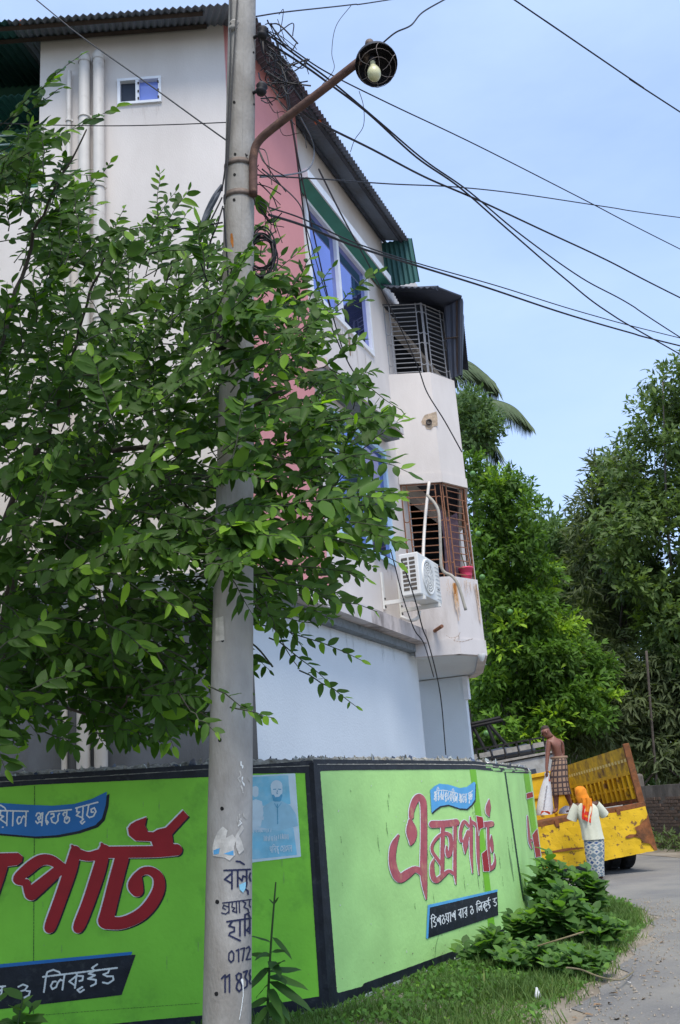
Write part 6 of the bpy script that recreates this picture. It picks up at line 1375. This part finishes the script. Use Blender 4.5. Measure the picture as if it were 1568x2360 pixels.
rings = [(P10(x, y, -.05), w * s10, .13) for x, y, w in ((482, 872, 66), (482, 860, 70), (484, 800, 64), (488, 730, 55), (494, 660, 42), (500, 600, 28), (503, 565, 15), (502, 545, 18), (500, 532, 10))]
loft(rings, 18, True, .04).build('sack_body', 'sack_white', sk, smooth=True)
def front(x, y): return P10(x, y, -.05)
def sack_patch(name, P, m):
    g = MB(); pts = []
    for x, y in P:
        k = np.interp(y, [532, 565, 600, 660, 730, 800, 860, 872], [10, 15, 28, 42, 55, 64, 70, 66]); cx = np.interp(y, [532, 600, 660, 730, 800, 872], [500, 500, 494, 488, 484, 482]); u = max(-.98, min(.98, (x - cx) / k)); p = P10(x, y, -.05); p[1] -= .145 * math.sqrt(1 - u * u) ; pts.append(p)
    g.poly(pts); g.build(name, m, sk)
sack_patch('red_print', [(450, 838), (500, 842), (520, 855), (518, 866), (440, 868)], 'sack_red'); sack_patch('red_print', [(505, 572), (520, 566), (524, 604), (508, 606)], 'sack_red')
for k, y in enumerate((640, 668, 696, 724, 752, 780, 808)): sack_patch('print_mark', [(486 - k * 4, y), (496 - k * 4, y - 2), (494 - k * 4, y + 14), (484 - k * 4, y + 16)], 'sack_print')
s2_ = loft([(P10(x, y, .15), w * s10, .12) for x, y, w in ((640, 862, 42), (642, 850, 46), (645, 825, 40), (655, 808, 24), (660, 800, 8))], 16, True, .06); o = s2_.build('rice_sack', 'sack_white', smooth=True); tag(o, 'small white sack slumped at the bare feet on the truck bed', 'sack', kind='thing')
# ================================================================ people
mat('dark_skin', (0.20, 0.078, 0.05), .5, .15, 9, .1, 60, spec=.5)
mat('brown_skin', (0.10, 0.048, 0.032), .55, .15, 9, spec=.4)
mat('short_hair', (0.05, 0.032, 0.026), .8, .3, 40)
def plaid(name, base, d1, d2, sx=9.0, sz=7.0):
    m = bpy.data.materials.new(name); m.use_nodes = True; n = m.node_tree; b = n.nodes['Principled BSDF']; b.inputs['Roughness'].default_value = .9
    tc = n.nodes.new('ShaderNodeTexCoord'); mp = n.nodes.new('ShaderNodeMapping'); n.links.new(tc.outputs['UV'], mp.inputs['Vector'])
    last = None
    for dirn, sc_, col in (('X', sx, d1), ('Y', sz, d2)):
        w = n.nodes.new('ShaderNodeTexWave'); w.bands_direction = dirn; w.inputs['Scale'].default_value = sc_; w.inputs['Distortion'].default_value = .4; w.inputs['Detail'].default_value = 1
        n.links.new(mp.outputs[0], w.inputs['Vector']); r = n.nodes.new('ShaderNodeValToRGB'); r.color_ramp.elements[0].position = .70; r.color_ramp.elements[1].position = .80
        n.links.new(w.outputs['Fac'], r.inputs[0]); mx = n.nodes.new('ShaderNodeMix'); mx.data_type = 'RGBA'; n.links.new(r.outputs[0], mx.inputs[0])
        if last is None: mx.inputs[6].default_value = (*base, 1)
        else: n.links.new(last, mx.inputs[6])
        mx.inputs[7].default_value = (*col, 1); last = mx.outputs[2]
    n.links.new(last, b.inputs['Base Color']); MATS[name] = m
plaid('lungi_check', (0.30, 0.19, 0.125), (0.045, 0.03, 0.032), (0.055, 0.035, 0.035), 1.3, 1.35)
mat('shirt_pale', (0.60, 0.60, 0.47), .9, .06, 6, .4, 30)
def motif(name):
    m = bpy.data.materials.new(name); m.use_nodes = True; n = m.node_tree; b = n.nodes['Principled BSDF']; b.inputs['Roughness'].default_value = .9
    tc = n.nodes.new('ShaderNodeTexCoord'); v = n.nodes.new('ShaderNodeTexVoronoi'); v.distance = 'MANHATTAN'; v.inputs['Scale'].default_value = 3.4; v.inputs['Randomness'].default_value = .35
    n.links.new(tc.outputs['UV'], v.inputs['Vector']); r = n.nodes.new('ShaderNodeValToRGB'); r.color_ramp.interpolation = 'CONSTANT'
    e = r.color_ramp.elements; e[0].color = (.035, .085, .22, 1); e[1].position = .42; e[1].color = (.52, .52, .47, 1); k = e.new(.78); k.color = (.16, .22, .27, 1)
    n.links.new(v.outputs['Distance'], r.inputs[0])
    w = n.nodes.new('ShaderNodeTexWave'); w.inputs['Scale'].default_value = 9; n.links.new(tc.outputs['UV'], w.inputs['Vector']); mx = n.nodes.new('ShaderNodeMix'); mx.data_type = 'RGBA'; mx.blend_type = 'MULTIPLY'; mx.inputs[0].default_value = .25
    n.links.new(r.outputs[0], mx.inputs[6]); n.links.new(w.outputs[0], mx.inputs[7]); n.links.new(mx.outputs[2], b.inputs['Base Color']); MATS[name] = m
motif('blue_print_cloth')
mat('scarf_orange', (0.72, 0.24, 0.02), .9, .25, 10, .3, 40, stain=(.60, .055, .02), stain_scale=8, stain_amt=.34)
mat('scarf_red', (0.62, 0.04, 0.02), .9, .2, 18, stain=(.75, .38, .08), stain_scale=22, stain_amt=.36, hard=.1, stretch=(.3, .3, 1))
def uv_loft(rings, uw, uh, seg=24, folds=0.0, nf=9):
    rows = []; g = MB(); uv = []
    for k, (c, a, b) in enumerate(rings):
        v = k / (len(rings) - 1); row = []
        for i in range(seg + 1):
            t = 2 * math.pi * i / seg; f = 1 + folds * v * math.sin(nf * t + .8 * math.sin(k)); row.append((c[0] + a * math.cos(t) * f, c[1] + b * math.sin(t) * f, c[2])); uv.append((uw * i / seg, uh * v))
        rows.append(row)
    g.sheet(rows); g.uv = uv; return g
def build_uv(g, name, m, parent):
    me = g.mesh(name, m, True); ul = me.uv_layers.new(name='UVMap')
    for lp in me.loops: ul.data[lp.index].uv = g.uv[lp.vertex_index]
    return link(name, me, parent)
def skin_body(name, verts, edges, root, m, parent, sub=2):
    me = bpy.data.meshes.new(name); bm = bmesh.new(); lay = bm.verts.layers.skin.verify(); vs_ = []
    for p, r in verts:
        v = bm.verts.new([float(c) for c in p]); v[lay].radius = (r, r) if not isinstance(r, tuple) else r; vs_.append(v)
    vs_[root][lay].use_root = True
    for a, b in edges: bm.edges.new((vs_[a], vs_[b]))
    bm.to_mesh(me); bm.free(); me.materials.append(MATS[m]); o = link(name, me, parent)
    sk_ = o.modifiers.new('skin', 'SKIN'); sk_.use_smooth_shade = True; sk_.branch_smoothing = .4; ss = o.modifiers.new('sub', 'SUBSURF'); ss.levels = sub; ss.render_levels = sub
    return o
class Sk:
    def __init__(s, P): s.v = []; s.e = []; s.P = P
    def j(s, x, y, dY, r, prev=None): s.v.append((s.P(x, y, dY), r)); k = len(s.v) - 1; (s.e.append((prev, k)) if prev is not None else None); return k
    def a(s, p, r, prev): s.v.append((np.array(p, float), r)); k = len(s.v) - 1; s.e.append((prev, k)); return k
    def hand(s, wrist, d, side, up):
        # palm and five fingers growing along d, curled towards -up
        d = np.array(d, float) / np.linalg.norm(d); side = np.array(side, float) / np.linalg.norm(side); up = np.array(up, float); w = s.v[wrist][0]
        pm = s.a(w + d * .05, (.036, .02), wrist); pe = s.a(w + d * .085, (.036, .017), pm)
        for k, L in enumerate((.068, .08, .075, .058)):
            b = w + d * .095 + side * (.026 - .0175 * k); f1 = s.a(b, .0095, pe); f2 = s.a(b + d * L * .55 - up * .012, .009, f1); s.a(b + d * L * .85 - up * .045, .0075, f2)
        t1 = s.a(w + d * .045 + side * .04, .011, pm); s.a(w + d * .075 + side * .058 - up * .015, .009, t1)
man = thing('person', 'bare-backed person in a brown checked wrap standing on the truck bed', 'person', P10(600, 850))
b = Sk(P10)
pel = b.j(598, 445, 0, (.145, .105)); sp = b.j(590, 400, .0, (.128, .095), pel); ch = b.j(572, 335, -.02, (.165, .11), sp); up_ = b.j(556, 285, -.02, (.15, .085), ch); nk = b.j(532, 252, -.03, .058, up_)
h1 = b.j(508, 232, -.04, (.07, .075), nk); h2 = b.j(488, 206, -.05, (.1, .112), h1); h3 = b.j(480, 182, -.05, (.078, .088), h2); no = b.j(456, 226, -.08, .018, h1)
ls = b.j(515, 285, -.09, .066, up_); le = b.j(506, 395, -.12, .043, ls); lw = b.j(498, 505, -.16, .029, le); b.hand(lw, P10(500, 545, -.16) - P10(498, 505, -.16), (.6, -.8, 0), (0, -.3, -.2))
rs = b.j(612, 290, .08, .062, up_); re = b.j(630, 390, .12, .042, rs); rw_ = b.j(575, 470, .02, .03, re); b.hand(rw_, P10(540, 500, -.02) - P10(575, 470, .02), (0, -1, 0), (0, 0, 1))
lh = b.j(575, 520, -.06, .09, pel); lk = b.j(572, 690, -.07, .06, lh); lc = b.j(574, 740, -.05, .055, lk); la = b.j(578, 832, -.04, .036, lc); b.j(556, 852, -.16, (.04, .025), la)
rh = b.j(625, 520, .08, .09, pel); rk_ = b.j(655, 690, .06, .058, rh); rc = b.j(672, 735, .10, .052, rk_); ra = b.j(698, 800, .14, .035, rc); b.j(690, 828, .06, (.04, .025), ra)
skin_body('body', b.v, b.e, pel, 'dark_skin', man)
g = MB(); q = P10(489, 192, -.02); g.lathe([(0, -.082), (.05, -.066), (.076, -.03), (.084, .01), (.072, .05), (.04, .078), (0, .088)], q, (-.35, .25, 1), 18); g.build('hair', 'short_hair', man, smooth=True)
g = MB(); e = P10(497, 212, -.13); g.lathe([(0, -.03), (.014, -.025), (.019, 0), (.012, .028), (0, .032)], e, (0, 0, 1), 8); g.build('ear', 'dark_skin', man, smooth=True)
rings = [(P10(x, y, 0), w * s10, dp) for x, y, w, dp in ((600, 412, 52, .15), (603, 440, 60, .17), (600, 500, 66, .19), (598, 580, 70, .20), (602, 650, 76, .21), (608, 700, 82, .21), (610, 712, 81, .205))]
build_uv(uv_loft(rings, 3.0, 2.2, 32, .07, 11), 'lungi', 'lungi_check', man)
g = MB(); g.lathe([(.155, -.02), (.168, 0), (.155, .025)], P10(598, 415, 0), (0, 0, 1), 20); g.build('waist_knot', 'lungi_check', man, smooth=True)
# second person, on the road
YW = 17.75
def Pw(x, y, dY=0.0): return np.array(at_y(*C10(x, y), YW + dY))
sw_ = .28804 * px_size(Pw(860, 1000)); wz = np.array(at_z(*C10(900, 1395), 0.0))
wo = thing('person', 'person in orange headscarf, pale shirt and blue patterned bottoms leaning on the tailgate', 'person', (Pw(880, 1390)[0], YW, 0))
b = Sk(Pw)
pel = b.j(880, 1090, 0, (.15, .11)); sp = b.j(865, 1000, 0, (.125, .09), pel); ch = b.j(835, 880, 0, (.15, .1), sp); up_ = b.j(815, 800, 0, (.14, .075), ch); nk = b.j(795, 752, .02, .05, up_)
h1 = b.j(775, 720, .03, (.066, .075), nk); h2 = b.j(768, 690, .03, (.082, .092), h1); h3 = b.j(765, 664, .03, (.06, .07), h2); b.j(738, 706, .07, .016, h1)
ls = b.j(735, 800, .0, .058, up_); le = b.j(700, 905, .05, .04, ls); lw = b.j(690, 850, .24, .028, le); b.hand(lw, (-.1, .9, .25), (1, 0, 0), (0, 0, 1))
rs = b.j(900, 785, .0, .058, up_); re = b.j(955, 865, .08, .04, rs); rw_ = b.j(972, 868, .26, .028, re); b.hand(rw_, (.2, .9, -.05), (-1, 0, 0), (0, 0, 1))
lh = b.j(850, 1150, .0, .088, pel); lk = b.j(868, 1270, .02, .06, lh); la = b.j(888, 1370, .04, .04, lk); b.a((b.v[la][0][0] - .02, YW - .02, .03), (.042, .026), la)
rh = b.j(910, 1150, .03, .088, pel); rk_ = b.j(920, 1270, .04, .06, rh); ra = b.j(932, 1370, .08, .04, rk_); b.a((b.v[ra][0][0] + .02, YW + .03, .03), (.042, .026), ra)
skin_body('body', b.v, b.e, pel, 'brown_skin', wo)
# shirt: body and sleeves
rings = [(Pw(x, y, 0), w * sw_, dp) for x, y, w, dp in ((802, 772, 40, .08), (812, 790, 78, .11), (822, 830, 92, .135), (838, 900, 84, .14), (855, 970, 80, .14), (868, 1040, 82, .15), (876, 1068, 84, .155))]
sh_ = uv_loft(rings, 2, 2, 40, .05, 9); sg = build_uv(sh_, 'shirt', 'shirt_pale', wo)
for pts, rr in (([(745, 795, 0), (718, 850, .02), (700, 912, .05)], (.078, .082, .088)), ([(888, 785, 0), (925, 825, .04), (960, 872, .09)], (.078, .08, .085))):
    g = MB(); g.tube([Pw(*p) for p in pts], list(rr), 14, cap=False); g.build('sleeve', 'shirt_pale', sg, smooth=True)
rings = [(Pw(x, y, .02), w * sw_, dp) for x, y, w, dp in ((876, 1062, 80, .145), (880, 1110, 80, .165), (885, 1180, 76, .165), (892, 1260, 68, .15), (903, 1330, 58, .13), (910, 1362, 52, .115))]
build_uv(uv_loft(rings, 2.4, 2.6, 28, .06, 6), 'patterned_bottoms', 'blue_print_cloth', wo)
rings = [(Pw(x, y, .02), w * sw_, dp) for x, y, w, dp in ((762, 642, 8, .03), (764, 650, 32, .07), (769, 672, 46, .10), (777, 705, 50, .105), (790, 740, 54, .10), (803, 770, 58, .115), (815, 800, 52, .115))]
build_uv(uv_loft(rings, 2, 2, 22, .03, 6), 'headscarf', 'scarf_orange', wo)
g = MB(); rows = []
for j in range(13):
    v = j / 12; rows.append([Pw(772 + 18 * v + 8 * math.sin(v * 5) + (84 - 12 * v) * i / 11, 738 + 168 * v + 32 * (i / 11) * v, -.118 - .028 * math.sin(i * 1.1 + v * 2.5) - .035 * math.sin(math.pi * i / 11) - .012 * v) for i in range(12)])
g.sheet(rows)
g.m = [1 if (k // 11 > 6 and (k // 11) % 3) or (k % 11 < 3 and k // 11 > 3) else 0 for k in range(len(g.f))]
o = g.build('scarf_tail', ['scarf_orange', 'scarf_red'], wo, smooth=True)
# ================================================================ verge: grass, weeds, litter
leaf_mat('grass_blade', (.065, .115, .032), (.145, .23, .065), (.30, .30, .13), (.06, .11, .03), .25, .6)
leaf_mat('weed_leaf', (.055, .115, .026), (.13, .27, .055), (.26, .43, .07), (.07, .13, .045), .4, .5)
leaf_mat('weed_leaf_single', (.055, .115, .026), (.13, .27, .055), (.20, .36, .06), (.07, .13, .045), .4, .5, obj_random=True)
mat('stem_green', (0.05, 0.09, 0.028), .8, .3, 10); mat('dry_stem', (0.20, 0.165, 0.09), .9, .3, 10)
rg = random.Random(31)
def verge_ok(x, y):
    ex = float(np.interp(y, [p[1] for p in EDGE[:9]], [p[0] for p in EDGE[:9]])); 
    if y < 8.6: wx = (y - CORNER[1]) / .31 + CORNER[0] if y < CORNER[1] else CORNER[0]
    else: wx = float(np.interp(y, [p[1] for p in PLAN_R], [p[0] for p in PLAN_R]))
    return wx + .02, ex
BL = (np.array([(-.5, 0, 0), (.5, 0, 0), (.32, .55, .06), (0, 1, .26), (-.32, .55, .06)]), [(0, 1, 2, 4), (2, 3, 4)])
lv = Leaves(); n = 0
while n < 52000:
    y = 4.6 + 10.6 * rg.random() ** 1.1; wx, ex = verge_ok(0, y); wx = max(wx, -2.2)
    if ex <= wx: continue
    x = rg.uniform(wx, ex + .15); u = (x - wx) / (ex - wx)
    edge = max(0, (u - .72) / .28)
    pn = .5 + .5 * math.sin(x * 3.1 + 1.7 * math.sin(y * 2.3)) * math.sin(y * 2.7 + x)
    if rg.random() < edge * 1.15 - .25 * pn or (pn < .22 and rg.random() < .7): continue
    h = rg.uniform(.05, .15) * (1 - .45 * edge) * (.38 if u < .28 else 1) * (1.2 if rg.random() < .1 else 1) * (.7 + .6 * pn); d = Vector((rg.uniform(-.8, .8), rg.uniform(-.8, .8), 1)); w = h * rg.uniform(.08, .14)
    M4 = Matrix.Translation((x, y, -.004)) @ frame_of(d, rv(rg)).to_4x4() @ Matrix.Diagonal((w, h, h, 1)); lv.add(BL, M4, min(1, max(0, rg.gauss(.4, .18) + .35 * edge))); n += 1
o = lv.build('grass', 'grass_blade'); tag(o, 'short trodden grass on the verge between wall and road', 'grass', kind='stuff')
# low broad-leaved ground cover
lv = Leaves(); n = 0
while n < 14000:
    y = 5.5 + 8.5 * rg.random(); wx, ex = verge_ok(0, y); wx = max(wx, -1.6)
    if ex <= wx: continue
    u = rg.random() ** 1.1 * .92; x = wx + (ex - wx) * u; bump = .5 + .5 * math.sin(x * 4 + 2 * math.sin(y * 1.9))
    p = Vector((x, y, rg.uniform(.005, .11) * bump * (.4 if u < .25 else 1))); d = rv(rg) + Vector((0, 0, .2)); sz = rg.uniform(.03, .065)
    lv.add(CARD, Matrix.Translation(p) @ frame_of(d, Vector((0, -.4, 1)) + rv(rg, .5)).to_4x4() @ Matrix.Diagonal((sz * 1.4, sz, sz, 1)), min(.9, max(0, rg.gauss(.42, .2)))); n += 1
o = lv.build('ground_cover', 'weed_leaf'); tag(o, 'mat of small creeping weeds among the verge grass', 'weeds', kind='stuff')
# broad leaved weed clumps by the wall
WL = [leaf_mesh('leaf', 'weed_leaf_single', 1, wd, fo, cu, 4, tw) for wd, fo, cu, tw in ((.62, .1, .2, 0), (.55, .16, .3, .2), (.7, .06, .1, -.2))]; WT = [template(m) for m in WL]
def weed(name, label, x, y, H, nst, spread, leafsz, seed, nsingle, dens=10, group='weed clumps along the wall'):
    r = random.Random(seed); t = thing(name, label, 'weed', (x, y, 0), group); st = MB(); L_ = []
    for k in range(nst):
        a = r.random() * 6.28; q = r.random() ** .6; top = Vector((x + math.cos(a) * spread * q, y + math.sin(a) * spread * q * .8, H * (1 - .45 * q) * r.uniform(.75, 1.1))); b = Vector((x + math.cos(a) * .25 * spread * q, y + math.sin(a) * .25 * spread * q, 0))
        P = [b, b.lerp(top, .5) + Vector((0, 0, .12 * H)), top]; P = [Vector(p) for p in smooth_path(P, 3)]; st.tube(P, .006, 5)
        for j in range(dens):
            u = .2 + .8 * (j + .5) / dens; i = min(len(P) - 2, int(u * (len(P) - 1))); p = P[i].lerp(P[i + 1], u * (len(P) - 1) - i); an = j * 2.4 + r.random()
            d = Vector((math.cos(an), math.sin(an), r.uniform(.0, .8) + (.6 if j > dens - 3 else 0))); sz = leafsz * 1.45 * r.uniform(.65, 1.15) * (.75 if j > dens - 3 else 1)
            tint = min(.75, max(.05, r.gauss(.42, .16))) if not (j > dens - 3 and r.random() < .25) else r.uniform(.8, 1)
            M4 = Matrix.Translation(p) @ frame_of(d, Vector((0, -.25, 1)) + rv(r, .35)).to_4x4() @ Matrix.Scale(sz, 4); L_.append((M4, r.randrange(3), tint, p))
    st.build('stems', 'stem_green', t, kind='stuff')
    L_.sort(key=lambda q: -abs(Vector(q[0].col[2][:3]).normalized().dot((Vector(CAM) - q[3]).normalized())) * (1 + q[3].z) * q[0].to_scale().x)
    ml = Leaves()
    for i, (M4, k, tint, p) in enumerate(L_):
        if i < nsingle: link('leaf', WL[k], t, mw=M4)
        else: ml.add(WT[k], M4, tint)
    ml.build('foliage', 'weed_leaf', t)
    return t
def gp(x, y): p = at_z(x, y, 0); return p[0], p[1]
leafk = 1.35
weed('broadleaf_weed', 'tallest leafy weed clump, rising in front of the end of the green wall', *gp(1288, 2130), .84, 24, .38, .15, 41, 60)
weed('broadleaf_weed', 'leafy weed sprig standing highest beside the person on the road', *gp(1372, 2125), .60, 14, .2, .15, 42, 40)
weed('broadleaf_weed', 'wide leafy weed clump in the middle of the verge bank', *gp(1318, 2185), .60, 26, .40, .13, 43, 60)
weed('broadleaf_weed', 'leafy weed clump nearest the black label on the wall', *gp(1238, 2190), .46, 22, .32, .13, 44, 50)
weed('broadleaf_weed', 'low weed clump on the road side of the bank', *gp(1385, 2190), .36, 24, .34, .10, 45, 40)
weed('broadleaf_weed', 'small weed clump against the white plinth', *gp(1140, 2230), .32, 20, .36, .10, 46, 40)
weed('broadleaf_weed', 'low spreading weeds at the front edge of the bank', *gp(1250, 2240), .26, 30, .48, .085, 47, 30)
weed('broadleaf_weed', 'trailing weeds at the road edge of the bank', *gp(1345, 2250), .20, 24, .42, .075, 48, 20)
# dry trailing stems
for i, (lab, pts) in enumerate([('long pale dry stem trailing out of the weed bank', [(1385, 2230, .30), (1430, 2235, .22), (1490, 2252, .14), (1550, 2258, .06), (1590, 2240, .02)]), ('pale dry stem lying across the weed leaves', [(1240, 2180, .4), (1290, 2165, .45), (1345, 2148, .48)])]):
    P = smooth_path([at_z(x if i else (x - 956.9) * .75 + 985, y, z) for x, y, z in pts], 5); g = MB(); g.tube(P, .006, 5); o = g.build('dry_stem', 'dry_stem'); tag(o, lab, 'stem', kind='thing')
# tall weed right behind the pole
tw0 = at_z(612, 2420, 0); tw0 = np.array([at_y(612, 2345, 7.0)[0], 7.0, 0.0])
t = thing('tall_weed', 'tall single-stemmed weed with long toothed leaves right of the pole', 'weed', tw0)
Ps = [np.array([tw0[0], 7.0, 0])] + [at_y(x, y, 7.0) for x, y in ((617, 2345), (620, 2260), (626, 2160), (633, 2070), (636, 2108 - 75))]
g = MB(); P = smooth_path(Ps, 5); g.tube(P, [.011 * (1 - .55 * i / (len(P) - 1)) for i in range(len(P))], 7); g.build('stem', 'stem_green', t, smooth=True)
leaf_mat('toothed_leaf', (.025, .075, .012), (.05, .14, .018), (.10, .22, .03), (.06, .12, .04), .25, .5, obj_random=True)
TLM = [leaf_mesh('leaf', 'toothed_leaf', 1, wd, .12, cu, 6, tw) for wd, cu, tw in ((.22, .25, .1), (.26, .12, -.1), (.19, .4, 0))]
for (x0, y0, x1, y1, k, dy) in [(620, 2250, 700, 2262, 0, -.1), (620, 2262, 706, 2300, 2, -.15), (621, 2240, 690, 2230, 1, .1), (628, 2160, 668, 2190, 2, -.1), (627, 2175, 585, 2150, 0, -.05), (624, 2205, 578, 2195, 1, .1), (622, 2230, 580, 2260, 2, -.2), (620, 2290, 668, 2330, 0, -.2), (619, 2300, 575, 2320, 1, -.1), (619, 2310, 650, 2350, 1, -.25), (621, 2270, 586, 2290, 0, .1), (622, 2235, 650, 2210, 1, -.2), (625, 2195, 652, 2185, 0, -.1), (622, 2250, 655, 2255, 1, -.3), (620, 2280, 640, 2300, 2, -.3), (632, 2085, 640, 2068, 0, 0), (632, 2085, 622, 2072, 1, 0), (619, 2320, 590, 2350, 2, -.2), (622, 2215, 645, 2240, 1, -.25), (624, 2200, 600, 2185, 2, -.2)]:
    p, q = Vector(at_y(x0, y0, 7.0)), Vector(at_y(x1, y1, 7.0 + dy)); L_ = (q - p).length
    link('leaf', TLM[k], t, mw=Matrix.Translation(p) @ frame_of(q - p, Vector((.1, -.6, .8)) + rv(rg, .3)).to_4x4() @ Matrix.Diagonal((L_ * (1.5 if L_ < .15 else 1.1), L_ * 1.12, L_, 1)))
# weeds at the very left bottom corner
weed('corner_weed', 'leafy weed poking into the bottom left corner', *[float(v) for v in at_y(15, 2400, 6.6)[:2]], .62, 10, .3, .12, 51, 12, group='weed clumps along the wall')
# dry leaves and scraps on the road edge
mat('dead_leaf', (0.22, 0.145, 0.085), .9, .3, 10); mat('paper_bit', (0.60, 0.58, 0.54), .9, .1, 10)
DL = [leaf_mesh('leaf', 'dead_leaf', 1, .5, .25, .25, 4, .3), leaf_mesh('leaf', 'paper_bit', 1, .7, .1, -.2, 3, .4)]
for i, (x, y) in enumerate([(1380, 2330), (1345, 2338), (1318, 2345), (1410, 2312), (1455, 2265), (1500, 2290), (1478, 2250), (1390, 2362), (1440, 2340), (1520, 2215), (1530, 2170), (1490, 2300), (1368, 2318), (1425, 2290), (1508, 2240), (1420, 2348), (1470, 2210), (1550, 2120)]):
    p = Vector(at_z(x, y, .006)); k = 1 if i in (4, 5) else 0; o = link('fallen_leaf' if not k else 'paper_scrap', DL[k], mw=Matrix.Translation(p) @ Matrix.Rotation(rg.random() * 6.28, 4, 'Z') @ Matrix.Rotation(rg.uniform(-.3, .3), 4, 'X') @ Matrix.Scale(rg.uniform(.035, .085), 4))
    if k: tag(o, 'pale paper scrap on the road edge, ' + ('by the trailing dry stem' if i == 4 else 'farther out on the asphalt'), 'paper', kind='thing')
    else: tag(o, 'brown fallen leaf on the gritty road edge', 'leaf', 'fallen leaves along the road edge', 'thing')
# grit and small stones along the road edge
gs = MB(); n = 0
while n < 1500:
    y = 5.5 + 9 * rg.random(); _, ex = verge_ok(0, y); x = ex + rg.gauss(.12, .28)
    if x < ex - .5: continue
    r_ = rg.uniform(.004, .016) * (1.6 if rg.random() < .06 else 1); b = len(gs.v)
    for p in ((1, 0, .2), (-.4, .9, .1), (-.5, -.8, .15), (.1, .1, 1.1), (.3, .8, .5)): gs.vert((x + p[0] * r_ * rg.uniform(.7, 1.2), y + p[1] * r_ * rg.uniform(.7, 1.2), -.004 + p[2] * r_))
    for f in ((0, 4, 3), (4, 1, 3), (1, 2, 3), (2, 0, 3)): gs.face([b + i for i in f])
    n += 1
mat('grit', (0.27, 0.23, 0.18), .95, .5, 60); o = gs.build('grit', 'grit'); tag(o, 'loose grit and small stones along the crumbling road edge', 'grit', kind='stuff')
# white plastic bag caught in the weeds
pb = at_z(1240, 2300, .02); g = loft([(pb + np.array([0, 0, z]), a, b_) for z, a, b_ in ((0, .018, .015), (.015, .026, .018), (.04, .017, .014), (.06, .012, .008), (.075, .006, .003))], 10, True, .2); o = g.build('plastic_bag', 'sack_white', smooth=True); tag(o, 'small crumpled white plastic bag in the verge grass', 'bag', kind='thing')
